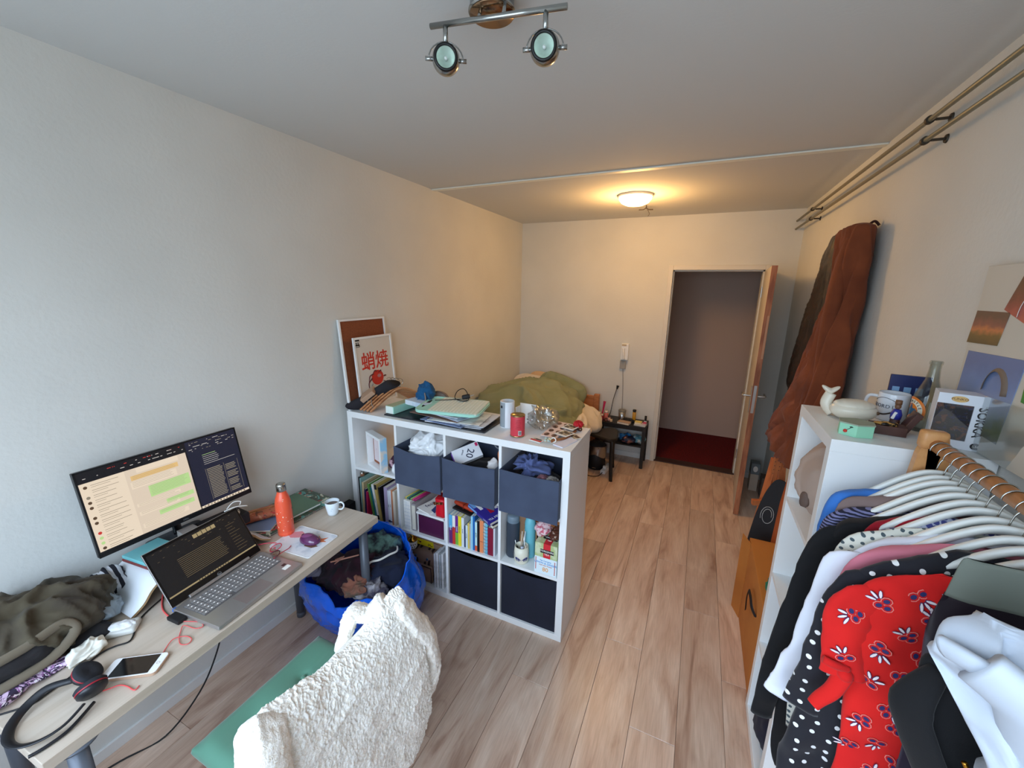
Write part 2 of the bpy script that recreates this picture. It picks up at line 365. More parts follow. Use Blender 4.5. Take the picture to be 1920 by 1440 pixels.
# heating pipes under the ceiling
PP = M('painted_pipe', (132, 126, 104), r=.4, m=.2)
for k_, (z, nm) in enumerate(((2.53, 'upper'), (2.46, 'lower'))):
    p_ = root('heating_pipe', 'thin painted %s heating pipe running along the right wall under the ceiling' % nm, 'pipe', 'heating pipes')
    q = MB(); q.sm = True; q.cyl((W-.062, Y0, z), (W-.062, D, z), .0088, n=14); obj('pipe_run', q, PP, p_)
    for y in (.9, 2.19, 4.02):
        q = MB(); q.lathe([(.009, -.008), (.0145, -.008), (.0145, .008), (.009, .008)], (W-.062, y, z), n=16, rot=(PI/2, 0, 0)); q.cyl((W-.045, y, z), (W, y, z), .005, n=8); q.lathe([(.001, 0), (.016, 0), (.014, .006), (.001, .007)], (W, y, z), n=14, rot=(0, -PI/2, 0)); obj('clamp', q, M('dark_clamp', (70, 62, 52), r=.5, m=.5), p_)
# ceiling dome lamp (lit)
lp = root('ceiling_lamp', 'lit round frosted glass ceiling lamp near the back wall', 'lamp')
q = MB(); q.sm = True; q.lathe([(.0, 0), (.135, 0), (.14, -.012), (.13, -.016), (0, -.016)], (1.43, 3.56, H), n=40); obj('lamp_base', q, M('lamp_base_white', (230, 225, 215), r=.4), lp)
q = MB(); q.sm = True; q.lathe([(.128, -.015), (.124, -.035), (.105, -.058), (.07, -.074), (.03, -.081), (.0005, -.083)], (1.43, 3.56, H), n=40)
gl = M('lit_frosted_glass', (255, 214, 150), r=.3, emit=9); obj('glass_shade', q, gl, lp)
pt = bpy.data.lights.new('ceiling_lamp_bulb', 'POINT'); pt.energy = 16; pt.color = (1, .53, .17); pt.shadow_soft_size = .12
po2 = bpy.data.objects.new('ceiling_lamp_bulb', pt); COL.objects.link(po2); po2.location = (1.43, 3.56, H-.19)
q = MB(); q.tube([(1.46, 3.99, H), (1.46, 3.99, H-.02), (1.44, 3.99, H-.035), (1.40, 3.99, H-.036)], .004, n=8); q.tube([(1.46, 3.99, H-.02), (1.48, 3.99, H-.036), (1.52, 3.99, H-.04)], .005, n=8); q.tube([(1.47, 3.99, H-.03), (1.49, 4.0, H-.07), (1.48, 4.0, H-.09)], .0025, n=6)
solo('ceiling_hook', q, M('dark_wire', (50, 40, 34), r=.5), 'small dark wire end and hook on the ceiling beside the lit lamp', 'hook')
# spot bar
CH = M('chrome_satin', (178, 180, 178), r=.22, m=1); DKR = M('black_ring', (18, 18, 18), r=.4)
sp = root('spotlight_bar', 'satin chrome ceiling bar with two unlit halogen spotlights', 'spotlight')
q = MB(); q.sm = True; q.lathe([(.001, 0), (.058, 0), (.058, -.03), (.062, -.034), (.062, -.038), (.001, -.04)], (1.42, 1.115, H), n=40); obj('canopy', q, CH, sp)
q = MB(); q.sm = True; q.lathe([(.0, 0), (.058, 0), (.058, -.003), (.0, -.003)], (1.42, 1.115, H-.04), n=40); obj('mounting_disc', q, M('bronze_mirror', (150, 120, 92), r=.18, m=1), sp)
b0, b1 = Vector((1.262, 1.062, 2.572)), Vector((1.636, 1.09, 2.548)); bd = (b1-b0).normalized()
q = MB(); q.sm = True; q.cyl(b0, b1, .0072, n=20); obj('bar', q, CH, sp)
for s_ in (.38, .56):
    a = b0.lerp(b1, s_); q = MB(); q.sm = True; q.cyl(a, a+Vector((0, .01, H-.042-a.z)), .005, n=12); obj('stem', q, CH, sp)
camp = Vector((2.0, -.3, 1.75))
for s_, tgt in ((.12, Vector((1.9, .1, 2.25))), (.86, Vector((1.86, .1, 2.2)))):
    a = b0.lerp(b1, s_); q = MB(); q.sm = True; q.cyl(a, a-Vector((0, 0, .045)), .0065, n=14); q.sph(a-Vector((0, 0, .046)), .0065, 2); obj('drop_stem', q, CH, sp)
    hc = a-Vector((0, .0, .082)); dr = (tgt-hc).normalized(); sd = dr.cross(Vector((0, 0, 1))).normalized(); up = sd.cross(dr)
    q = MB(); q.sm = True
    q.tube([hc+sd*.046*math.cos(t)+Vector((0, 0, 1))*.042*math.sin(t) for t in [i*PI/12 for i in range(13)]], .0018, n=6, sub=1); obj('yoke', q, CH, sp)
    for k_ in (-1, 1): q = MB(); q.sm = True; q.cyl(hc+sd*.055*k_, hc+sd*.034*k_, .0055, n=12); obj('pivot', q, CH, sp)
    mt = Matrix((sd, up, dr)).transposed()
    q = MB(); q.sm = True; pr = [(.0005, -.036)]+[(.037*math.sin(t), -.037*math.cos(t)) for t in [i*PI/16 for i in range(1, 13)]]+[(.027, .02)]
    q.lathe(pr, hc, n=32, rot=mt); hd = obj('shade', q, CH, sp)
    q = MB(); q.sm = True; q.lathe([(.026, .02), (.031, .022), (.032, .029), (.027, .033), (.024, .030), (.024, .022)], hc, n=32, rot=mt); obj('rim', q, DKR, hd)
    q = MB(); q.sm = True; q.lathe([(.0245, .029), (.02, .014), (.012, .004), (.006, .001), (.0005, 0)], hc, n=28, rot=mt); obj('reflector', q, M('halogen_reflector_glow', (222, 240, 230), r=.25, m=.5, emit=.03), hd)  # lamp is off; faint emission stands in for light the reflector would mirror
    q = MB(); q.sm = True; q.cyl(hc+dr*.003, hc+dr*.02, .004, n=10); obj('capsule', q, M('capsule_glass', (225, 230, 225), r=.1), hd)
# ---------------- white cube shelf (room divider) ----------------
SW = M('white_melamine', (236, 238, 238), r=.38); BLK = M('matte_black', (22, 22, 24), r=.6); PAPER = M('paper_white', (238, 236, 230), r=.8); PAGES = M('page_edges', (226, 220, 204), r=.9, bump=(300, .6, .001), scl=(1, 1, 6))
KX, KY, KD, KW, KH = .037, 1.79, .39, 1.47, 1.12
k = root('cube_shelf', 'white four by three cube shelf standing out from the left wall as a room divider', 'shelf')
q = MB(); q.bb(KX, KX+KW, KY, KY+KD, KH-.038, KH, bev=.0012); obj('top_panel', q, SW, k)
q = MB(); q.bb(KX, KX+KW, KY, KY+KD, 0, .038, bev=.0012); obj('bottom_panel', q, SW, k)
for x in (KX, KX+KW-.038): q = MB(); q.bb(x, x+.038, KY+.0005, KY+KD, .038, KH-.038, bev=.001); obj('side_panel', q, SW, k)
CW = (KW-.076-3*.0165)/4; CX = [KX+.038+i*(CW+.0165) for i in range(4)]; RZs = [.038, .392, .7455]; CHh = .3375
for i in range(1, 4): q = MB(); q.bb(CX[i]-.0165, CX[i], KY+.001, KY+KD-.001, .038, KH-.038); obj('divider', q, SW, k)
for j in (1, 2):
    for i in range(4): q = MB(); q.bb(CX[i], CX[i]+CW, KY+.001, KY+KD-.001, RZs[j]-.0165, RZs[j]); obj('shelf_board', q, SW, k)

# fabric boxes in the top row
def fabric_box(x0, y0, z0, w, d, h, mat, label, sag, seed, contents=False, tilt=0):
    r_ = root('storage_box', label, 'storage box', 'grey fabric storage boxes')
    t = .004
    q = MB()
    # front with sagging rim, gridded cloth
    rows = []
    for iz in range(13):
        z = h*(iz*1.1-1.2)/12; row = []
        for ix in range(17):
            u = ix/16; top = -sag*math.sin(PI*u)*(iz/12)**2
            bow = .006*math.sin(PI*u)*math.sin(PI*iz/12)*1.5+.003*noise.noise(Vector((u*5, z*18, seed)))+tilt*(1-iz/12)
            row.append(Vector((x0+w*u, y0-bow, z0+z+top)))
        rows.append(row)
    q.sm = True; q.grid(rows); q.grid([[p+Vector((0, t, 0)) for p in r__] for r__ in rows]); q.grid([rows[-1], [p+Vector((0, t, 0)) for p in rows[-1]]])
    obj('front_panel', q, mat, r_)
    q = MB(); q.tube([rows[-1][i]+Vector((0, t/2, 0)) for i in range(17)], .0036, n=6, sub=1); obj('rim_seam', q, mat, r_)
    for x in (x0, x0+w-t): q = MB(); q.bb(x, x+t, y0+t, y0+d, z0, z0+h); obj('side_panel', q, mat, r_)
    q = MB(); q.bb(x0+t, x0+w-t, y0+d-t, y0+d, z0, z0+h); obj('back_panel', q, mat, r_)
    q = MB(); q.bb(x0+t, x0+w-t, y0+t, y0+d-t, z0, z0+t); obj('bottom', q, mat, r_)
    return r_
GB = cloth('grey_box_fabric', (66, 76, 98), (60, 69, 90), 8); NB = cloth('navy_box_fabric', (24, 28, 46), (20, 24, 40), 8)
bz = RZs[2]+.0005
fabric_box(CX[1]+.003, KY-.032, bz, CW-.006, .37, .215, GB, 'grey fabric box heaped with white linen in the top row of the cube shelf', .02, 1)
fabric_box(CX[2]+.003, KY-.042, bz, CW-.006, .37, .215, GB, 'grey fabric box with a white twenty-print carton sticking out, between two other boxes', .012, 2)
fabric_box(CX[3]+.003, KY-.032, bz, CW-.006, .37, .218, GB, 'grey fabric box holding a blue cloth, rightmost in the top row', .006, 3)
def closed_box(ci, label):
    x0, x1 = CX[ci]+.004, CX[ci]+CW-.004; r_ = root('storage_box', label, 'storage box', 'navy storage boxes')
    q = MB(); rows = []
    for iz in range(11):
        row = []
        for ix in range(15):
            u = ix/14; zt = .325-.022*math.sin(PI*u)
            row.append(Vector((x0+(x1-x0)*u, KY+.012-.004*math.sin(PI*u)*math.sin(PI*iz/10), .0385+zt*iz/10)))
        rows.append(row)
    q.sm = True; q.grid(rows); q.grid([[p+Vector((0, .005, 0)) for p in r__] for r__ in rows]); q.grid([rows[-1], [p+Vector((0, .005, 0)) for p in rows[-1]]]); obj('front_panel', q, NB, r_)
    for x in (x0, x1-.004): q = MB(); q.bb(x, x+.004, KY+.017, KY+.37, .0385, .36); obj('side_panel', q, NB, r_)
    q = MB(); q.bb(x0+.004, x1-.004, KY+.366, KY+.37, .0385, .36); obj('back_panel', q, NB, r_)
    q = MB(); q.bb(x0+.004, x1-.004, KY+.017, KY+.366, .0385, .043); obj('bottom', q, NB, r_)
closed_box(2, 'dark navy fabric drawer box in the bottom row beside the brown handbag cube')
closed_box(3, 'dark navy fabric drawer box in the bottom right cube of the shelf')
# contents of the grey boxes
WL = M('white_linen', (232, 234, 236), r=.9, bump=(60, .3, .002))
q = MB(); x0 = CX[1]+.165
def linen(co, n):
    d = fold_noise(Vector((co.x, co.y*.6, co.z*1.4))+Vector((noise.noise(co*6), noise.noise(co*6+Vector((9, 0, 0))), 0))*.05, 11, .02, 4)+noise.noise(co*5)*.02-.006
    p = co+n*d; return p
q.sm = True; q.sph((x0-.008, KY+.145, bz+.165), (.142, .15, .125), 6, linen)
solo('linen_heap', q, WL, 'crumpled heap of white bed linen in the leftmost grey box', 'linen')
q = MB(); q.sm = True; x0 = CX[2]+.165
crumple(q, (x0+.0, KY+.13, bz+.10), (.140, .13, .07), s=14, amp=.014, seed=8, sub=4)
solo('dark_clothes', q, cloth('black_cotton', (22, 22, 26)), 'black crumpled clothing filling the middle grey box', 'clothes')
q = root('paper_carton', 'white carton with a purple end printed with the number 20 in the middle grey box', 'box', wc=False, loc=(x0-.085, KY+.10, bz+.20)); _n = Vector((.32, -.62, .72)).normalized(); _u = Vector((.66, .12, .62)); _u = (_u-_n*_u.dot(_n)).normalized(); q.rotation_euler = Matrix((_u.cross(_n), _u, _n)).transposed().to_euler()
a = MB(); a.box((0, 0, 0), (.095, .165, .035), bev=.002); obj('carton', a, M('white_carton', (226, 226, 230), r=.5), q)
a = MB(); a.box((-.0, -.084, 0), (.095, .006, .0355)); obj('purple_end', a, M('purple_print', (120, 70, 170), r=.5), q)
a = MB(); text(a, '20', .058, (.008, .015, .0185), (.8, -.6, 0), (.6, .8, 0)); text(a, 'prints', .014, (-.012, -.022, .0185), (.8, -.6, 0), (.6, .8, 0)); obj('lettering', a, M('dark_ink', (40, 44, 70), r=.6), q)
a = MB(); a.box((-.03, .07, .0185), (.022, .014, .001)); obj('magenta_mark', a, M('magenta_print', (190, 30, 90), r=.5), q)
q = MB(); q.sm = True; crumple(q, (CX[2]+.275, KY+.055, bz+.185), (.03, .032, .045), s=16, amp=.006, seed=3, sub=4)
solo('white_toy', q, M('soft_white_toy', (214, 208, 206), r=.9), 'small pale grey rounded toy leaning in the middle grey box', 'toy')
q = root('plush_toy', 'orange and green jointed toy against the divider in the middle grey box', 'toy')
a = MB(); a.sm = True; a.tube([(CX[2]+.285, KY+.2, bz+.22), (CX[2]+.30, KY+.14, bz+.2), (CX[2]+.295, KY+.1, bz+.25), (CX[2]+.312, KY+.08, bz+.19)], .013, n=10); obj('body', a, M('orange_plush', (206, 116, 66), r=.85), q)
a = MB(); a.sm = True; a.sph((CX[2]+.305, KY+.13, bz+.235), (.018, .03, .018), 3); obj('leaf', a, M('green_plush', (40, 120, 60), r=.8), q)
a = MB(); a.sm = True; a.sph((CX[2]+.308, KY+.1, bz+.22), (.014, .02, .014), 3); obj('leaf', a, MC['green_plush'], q)
q = root('earphone_case', 'round pale grey earphones loop behind the white carton in the middle grey box', 'earphones'); a = MB(); a.tube([(x0+.055+.022*math.cos(t), KY+.22+.005*math.sin(2*t), bz+.24+.02*math.sin(t)) for t in [i*PI/8 for i in range(16)]], .004, closed=True, sub=2); obj('loop', a, M('grey_plastic', (130, 134, 140), r=.4), q)
q = MB(); q.sm = True; crumple(q, (CX[3]+.12, KY+.14, bz+.19), (.075, .06, .05), s=14, amp=.034, seed=21, sub=5)
solo('blue_cloth', q, cloth('dusty_blue_cotton', (92, 104, 150), (78, 88, 132), 14), 'crumpled dusty blue cloth in the rightmost grey box', 'cloth')
q = MB(); q.sm = True; crumple(q, (CX[3]+.17, KY+.12, bz+.11), (.15, .12, .06), s=14, amp=.014, seed=31, sub=4)
solo('dark_clothes', q, MC['black_cotton'], 'black clothing under the blue cloth in the rightmost grey box', 'clothes')
for s_, (dx, c1, c2, nm) in enumerate(((.225, (150, 100, 110), (60, 40, 50), 'pinkish brown patterned'), (.285, (168, 160, 152), (90, 84, 80), 'beige ribbed'))):
    q = MB(); q.sm = True; crumple(q, (CX[3]+dx, KY+.035, bz+.175), (.036, .03, .028), s=22, amp=.008, seed=41+s_, sub=4)
    solo('rolled_sock', q, cloth('sock_%d' % s_, c1, c2, 40), nm+' rolled sock at the front of the rightmost grey box', 'sock', 'rolled socks')

# top-left cube: deep photo frame, envelopes, patterned pouch
FRW = M('white_frame_lacquer', (238, 240, 240), r=.4)
fr = root('picture_box', 'deep white box photo frame with a pale blue side standing in the top left cube', 'picture', wc=False, loc=(.222, KY+.045, RZs[2]+.0005), rz=R(-22))
fw, fh, fd, t = .198, .232, .045, .018
for nm, b_ in (('frame_bar', (-fw/2, fw/2, -fd/2, fd/2, fh-t, fh)), ('frame_bar', (-fw/2, fw/2, -fd/2, fd/2, 0, t)), ('frame_bar', (-fw/2, -fw/2+t, -fd/2, fd/2, t, fh-t)), ('frame_bar', (fw/2-t, fw/2, -fd/2, fd/2, t, fh-t))):
    a = MB(); a.bb(*b_, bev=.001); obj(nm, a, FRW, fr)
a = MB(); a.bb(fw/2, fw/2+.001, -fd/2+.001, fd/2, .001, fh-.001); o_ = obj('painted_side', a, M('pale_blue_paint', (150, 198, 226), r=.5, var=(9, (228, 214, 200), .48, .56)), fr); o_['label'] = 'pale blue and beige painted side'
a = MB(); a.bb(-fw/2+t, fw/2-t, fd/2-.006, fd/2-.001, t, fh-t); obj('backing', a, M('brown_backing', (150, 88, 60), r=.7), fr)
a = MB(); a.bb(-fw/2+t+.016, fw/2-t-.016, fd/2-.009, fd/2-.0062, t+.02, fh-t-.02); obj('photo', a, M('pink_white_print', (228, 214, 216), r=.6, var=(18, (190, 160, 160), .55, .7)), fr)
for k_, (x, hh, c, nm) in enumerate(((.315, .255, (148, 116, 96), 'brown'), (.345, .27, (70, 48, 40), 'dark brown'), (.362, .245, (170, 140, 116), 'tan'))):
    a = MB(); a.bb(x, x+.022, KY+.14, KY+.34, RZs[2], RZs[2]+hh, bev=.001); solo('folder', a, M('folder_%d' % k_, c, r=.7), nm+' upright card folder behind the photo frame in the top left cube', 'folder', 'card folders')
a = MB(); a.sm = True; crumple(a, (.352, KY+.075, RZs[2]+.052), (.042, .05, .05), s=13, amp=.006, seed=5, sub=4)
solo('patterned_pouch', a, M('dark_floral_pouch', (58, 26, 46), r=.8, var=(26, (186, 150, 160), .52, .6)), 'small dark floral pouch beside the photo frame in the top left cube', 'pouch')
a = MB(); a.sm = True; a.sph((.385, KY+.035, RZs[2]+.038), (.022, .035, .037), 3, lambda c, n: c+n*noise.noise(c*30)*.004); solo('white_ball', a, WL, 'small white stuffed ball beside the leftmost grey box', 'toy')

# books
def book(x, t, h, d, col, label, lean=0, y=KY+.012, z=None, text_=None, tcol=(240, 240, 240), band=None, group='books in the middle row', hard=False):
    r_ = root('book', label, 'book', group, wc=False, loc=(x, y, (RZs[1] if z is None else z)+.0005)); r_.rotation_euler.y = lean
    c = M('cover_%d_%d_%d' % col, col, r=.45); a = MB(); e_ = .0012
    a.bb(0, e_, 0, d, 0, h); a.bb(t-e_, t, 0, d, 0, h); a.bb(e_, t-e_, 0, e_, 0, h); obj('cover', a, c, r_)
    a = MB(); a.bb(e_, t-e_, e_, d-.002, .002, h-.002); obj('pages', a, PAGES, r_)
    if text_ and t > .009:
        a = MB(); text(a, text_, min(t*.7, .014), (t/2, -.0007, h*.55), (0, 0, -1), (1, 0, 0), extrude=.0002); obj('spine_lettering', a, M('ink_%d_%d_%d' % tcol, tcol, r=.6), r_)
    if band: a = MB(); a.bb(-.0002, t+.0002, -.0006, .0003, band[0]*h, band[1]*h); obj('spine_band', a, M('ink_%d_%d_%d' % band[2], band[2], r=.6), r_)
    return r_
# left cube of the middle row
L0 = [(.079, .010, .275, (20, 22, 26), 'tall thin black book at the far left of the leaning row', 0, None, None), (.091, .006, .27, (150, 190, 186), 'thin tall pale teal book beside the black one', 0, None, None),
      (.100, .016, .245, (206, 184, 140), 'cream spined book left of the purple one', .03, None, None), (.120, .011, .2, (52, 34, 82), 'dark purple book behind a pink one', .03, None, None),
      (.134, .009, .185, (206, 40, 92), 'short hot pink book in the left cube', .04, None, None), (.146, .016, .245, (92, 140, 66), 'leaning green book in the left cube', -.16+.0, None, None),
      (.166, .012, .225, (28, 110, 120), 'leaning teal book right of the green one', -.16, None, None), (.182, .017, .25, (232, 230, 226), 'leaning white book with dark lettering in the left cube', -.16, 'notes', (.02, .14, (24, 24, 28))),
      (.203, .018, .255, (198, 170, 96), 'leaning yellow ochre book in the left cube', -.15, None, (.86, .99, (30, 30, 34))), (.228, .012, .24, (30, 28, 34), 'leaning black book against lilac magazine file', -.13, None, None)]
for x, t, h, c, lb, ln, tx, bd in L0: book(x+(.0 if ln >= 0 else 0.045), t, h, .2, c, lb, lean=(ln if ln >= 0 else ln), text_=tx, tcol=(60, 60, 70), band=bd)
for x, t, h, c, lb, tx, bd in ((.292, .026, .252, (176, 160, 190), 'wide lilac magazine file in the left cube', None, None), (.320, .015, .235, (222, 226, 236), 'pale grey upright book right of the lilac file', 'atlas', (.05, .12, (60, 70, 110))),
      (.336, .013, .24, (236, 236, 240), 'white upright book with dotted spine in the left cube', 'guide', (.06, .1, (60, 70, 110))), (.350, .011, .245, (206, 128, 84), 'orange spined upright book in the left cube', None, None), (.362, .018, .238, (226, 214, 196), 'beige upright book, rightmost in the left cube', None, None)):
    book(x, t, h, .2, c, lb, text_=tx, tcol=(60, 60, 90), band=bd)
# small glass jar with orange top on the leaning row
j = root('glass_jar', 'tiny glass jar with an orange filling on top of the books in the left cube', 'jar', wc=False, loc=(.10, KY+.03, RZs[1]+.278))
a = MB(); a.sm = True; a.lathe([(.001, 0), (.014, 0), (.016, .004), (.016, .026), (.012, .03), (.012, .034), (.0105, .034), (.0105, .03), (.0145, .026), (.0145, .005), (.001, .0035)], n=24); obj('glass', a, thin_glass('clear_glass', (.96, .98, .98), .12), j)
a = MB(); a.sm = True; a.cyl((0, 0, .004), (0, 0, .018), .0138, n=20); obj('filling', a, M('orange_filling', (190, 110, 50), r=.6), j)
# second cube: grid notebooks, drawer insert, festival magazine, red bag, tins, purple file
z1 = RZs[1]
r_ = root('grid_folder', 'upright white folder with a grid pattern in the second cube of the middle row', 'folder'); a = MB(); a.bb(.446, .496, KY+.015, KY+.25, z1, z1+.2, bev=.002); obj('folder_box', a, PAPER, r_)
a = MB()
for i in range(1, 8): a.bb(.4465, .4955, KY+.0142, KY+.0149, z1+.024*i, z1+.024*i+.0014)
for i in range(1, 4): a.bb(.446+.0125*i, .447+.0125*i, KY+.0142, KY+.0149, z1+.002, z1+.198)
obj('grid_print', a, M('pale_grid_ink', (176, 190, 204), r=.7), r_)
r_ = root('storage_binder', 'grey cardboard binder between the grid folder and the drawer insert', 'binder'); a = MB(); a.bb(.502, .532, KY+.02, KY+.26, z1, z1+.185, bev=.002); obj('cover', a, M('grey_board', (158, 152, 154), r=.7), r_); a = MB(); a.bb(.5045, .5295, KY+.0195, KY+.0205, z1+.01, z1+.175); obj('pages', a, PAGES, r_)
ins = root('shelf_insert', 'white metal shelf insert over a purple file in the second cube', 'shelf insert')
a = MB(); a.bb(.546, .748, KY+.008, KY+.30, z1+.137, z1+.149, bev=.002); obj('board', a, SW, ins)
for x in (.546, .742): a = MB(); a.bb(x, x+.006, KY+.02, KY+.30, z1, z1+.137); obj('leg', a, SW, ins)
r_ = root('document_file', 'dark purple plastic document file under the white insert', 'file'); a = MB(); a.prism([(.555, z1+.002), (.738, z1+.002), (.738, z1+.116), (.735, z1+.118), (.56, z1+.122), (.555, z1+.126)], .2, axis=1, base=KY+.02); obj('case', a, M('purple_plastic', (78, 28, 62), r=.35), r_)
a = MB(); a.bb(.57, .735, KY+.03, KY+.2, z1+.118, z1+.124); obj('papers', a, PAPER, r_)
zt = z1+.1495
r_ = root('magazine', 'white festival magazine with a blue picture lying on the white insert', 'magazine'); a = MB(); a.box((.615, KY+.14, zt+.004), (.12, .24, .008), rot=(0, 0, R(-14)), bev=.001); obj('pages', a, PAPER, r_)
a = MB(); X_ = Vector((math.sin(R(14)), math.cos(R(14)), 0)); text(a, 'festival', .045, (.59, KY+.13, zt+.0083), X_, (-X_.y, X_.x, 0), extrude=.0002); obj('lettering', a, M('ink_60_60_90', (60, 60, 90), r=.6), r_)
a = MB(); a.prism([(.63, KY+.05), (.668, KY+.03), (.67, KY+.16), (.64, KY+.15), (.625, KY+.1)], .0008, base=zt+.0081); obj('picture', a, M('navy_picture', (50, 70, 130), r=.5), r_)
a = MB(); a.sm = True
rows = []
for i in range(9):
    z = zt+.001+.115*i/8; hw = .035+.003*math.sin(i); rows.append([Vector((.713+hw*math.copysign(abs(math.cos(t))**.6, math.cos(t)), KY+.06+.045*math.copysign(abs(math.sin(t))**.6, math.sin(t)), z+.004*math.sin(3*t))) for t in [j*PI/12 for j in range(24)]])
a.grid(rows, close_u=True, cap0=True, cap1=True); r_ = root('gift_bag', 'bright red fabric bag with a gold edge beside the festival magazine', 'bag'); obj('bag', a, M('red_satin', (206, 20, 38), r=.4, bump=(30, .5, .004)), r_)
a = MB(); a.box((.708, KY+.014, zt+.092), (.066, .003, .016), rot=(0, R(-14), 0)); obj('gold_edge', a, M('gold_brocade', (170, 120, 70), r=.4, m=.5, var=(90, (90, 20, 16), .45, .55)), r_)
r_ = root('pencil_wallet', 'striped green and pink roll of pencils in clear wrap on the grid folder', 'pencils')
for i, c in enumerate(((196, 176, 90), (60, 120, 96), (30, 60, 66), (120, 170, 90), (200, 50, 110), (150, 20, 90))):
    a = MB(); a.sm = True; y0_ = KY+.03; a.cyl((.452+.014*i, y0_, z1+.2085), (.47+.016*i, y0_+.16, z1+.2085), .0072, n=10); o_ = obj('pencil', a, M('pencil_%d' % i, c, r=.5), r_)
# lower second cube: handbag, dice cup, yellow game box, upright folders
z0 = RZs[0]
hb = root('handbag', 'taupe handbag with dark brown piping and straps in the bottom second cube', 'handbag')
BG = M('taupe_leather', (140, 112, 98), r=.5, bump=(160, .2, .001)); BD = M('dark_brown_leather', (46, 28, 26), r=.45)
a = MB(); a.sm = True; rows = []
for i in range(15):
    u = i/14; x = .438+.225*u; s_ = .9+.1*math.sin(PI*u)
    rows.append([Vector((x, KY+.145+.105*s_*math.copysign(abs(math.cos(t))**.55, math.cos(t)), z0+.002+.098*(1+s_*math.copysign(abs(math.sin(t))**.65, math.sin(t))))) for t in [j*PI/14 for j in range(28)]])
a.grid(rows, close_u=True, cap0=True, cap1=True); obj('body', a, BG, hb)
a = MB(); a.sm = True; a.box((.545, KY+.035, z0+.062), (.19, .028, .115), bev=.012); obj('front_pocket', a, BG, hb)
a = MB(); a.tube([(.455, KY+.0195, z0+.01), (.455, KY+.0195, z0+.105), (.47, KY+.0195, z0+.117), (.62, KY+.0195, z0+.117), (.635, KY+.0195, z0+.105), (.635, KY+.0195, z0+.01)], .003, n=6, sub=3); obj('piping', a, BD, hb)
for x in (.482, .512, .575, .605):
    a = MB(); rows = [[Vector((x+dx, KY+.145+.108*math.cos(t), z0+.103+.1035*math.sin(t))) for dx in (-.008, .008)] for t in [PI*(.28+.75*i/10) for i in range(11)]]; a.grid(rows); a.grid([[p+Vector((0, -.0, .004)) for p in r__] for r__ in rows]); obj('strap', a, BD, hb)
for x in (.50, .59): a = MB(); a.box((x, KY+.045, z0+.155), (.016, .004, .016), rot=(R(-35), 0, 0), bev=.002); obj('buckle', a, CH, hb)
for i, (x, c) in enumerate(((.665, (214, 216, 220)), (.682, (232, 232, 234)), (.700, (180, 186, 192)), (.716, (236, 236, 236)))):
    a = MB(); a.bb(x, x+.013, KY+.012+.003*i, KY+.24, z0, z0+.24+.008*(i % 2), bev=.001); solo('folder', a, M('slim_folder_%d' % i, c, r=.6, var=(24, tuple(v-24 for v in c), .5, .6)), ('first', 'second', 'third', 'fourth')[i]+' slim pale folder from the left, upright right of the taupe handbag', 'folder', 'slim folders')
r_ = root('game_box', 'yellow and brown board game box lettered SC above the taupe handbag', 'box')
a = MB(); a.box((.575, KY+.19, z0+.245), (.20, .2, .05), rot=(R(8), 0, 0), bev=.002); obj('carton', a, M('kraft_brown', (172, 140, 112), r=.7), r_)
a = MB(); a.box((.545, KY+.0892, z0+.231), (.13, .0015, .046), rot=(R(8), 0, 0)); obj('yellow_label', a, M('bright_yellow', (240, 214, 30), r=.5), r_)
a = MB(); text(a, 'SC', .034, (.585, KY+.088, z0+.231), (1, 0, 0), (0, .1, 1)); obj('lettering', a, BLK, r_)
a = MB(); a.box((.575, KY+.0888, z0+.252), (.20, .003, .004)); a.box((.50, KY+.088, z0+.24), (.03, .001, .02), rot=(0, R(30), 0)); obj('red_print', a, M('dark_red_print', (110, 20, 30), r=.5), r_)
r_ = root('dice_cup', 'small white cup with dark spots and a gold crown lid beside the yellow box', 'cup', wc=False, loc=(.470, KY+.055, z0+.201))
a = MB(); a.sm = True; a.lathe([(.001, 0), (.024, 0), (.03, .012), (.031, .05), (.029, .052), (.001, .052)], n=28); obj('cup', a, M('spotted_cup', (232, 230, 226), r=.4), r_)
for i in range(6):
    for kk in (0, 1):
        an = -PI/2+(i-2.5)*.42+kk*.2; a = MB(); a.box((.0308*math.cos(an), .0308*math.sin(an), .018+.016*kk), (.001, .006, .007), rot=(0, 0, an)); obj('spot', a, M('navy_spot', (40, 44, 70), r=.5), r_)
a = MB(); a.sm = True; a.lathe([(.029, .052), (.031, .054), (.028, .066), (.016, .074), (.012, .085), (.018, .095), (.001, .097)], n=28); obj('gold_lid', a, M('polished_gold', (206, 150, 60), r=.22, m=1), r_)

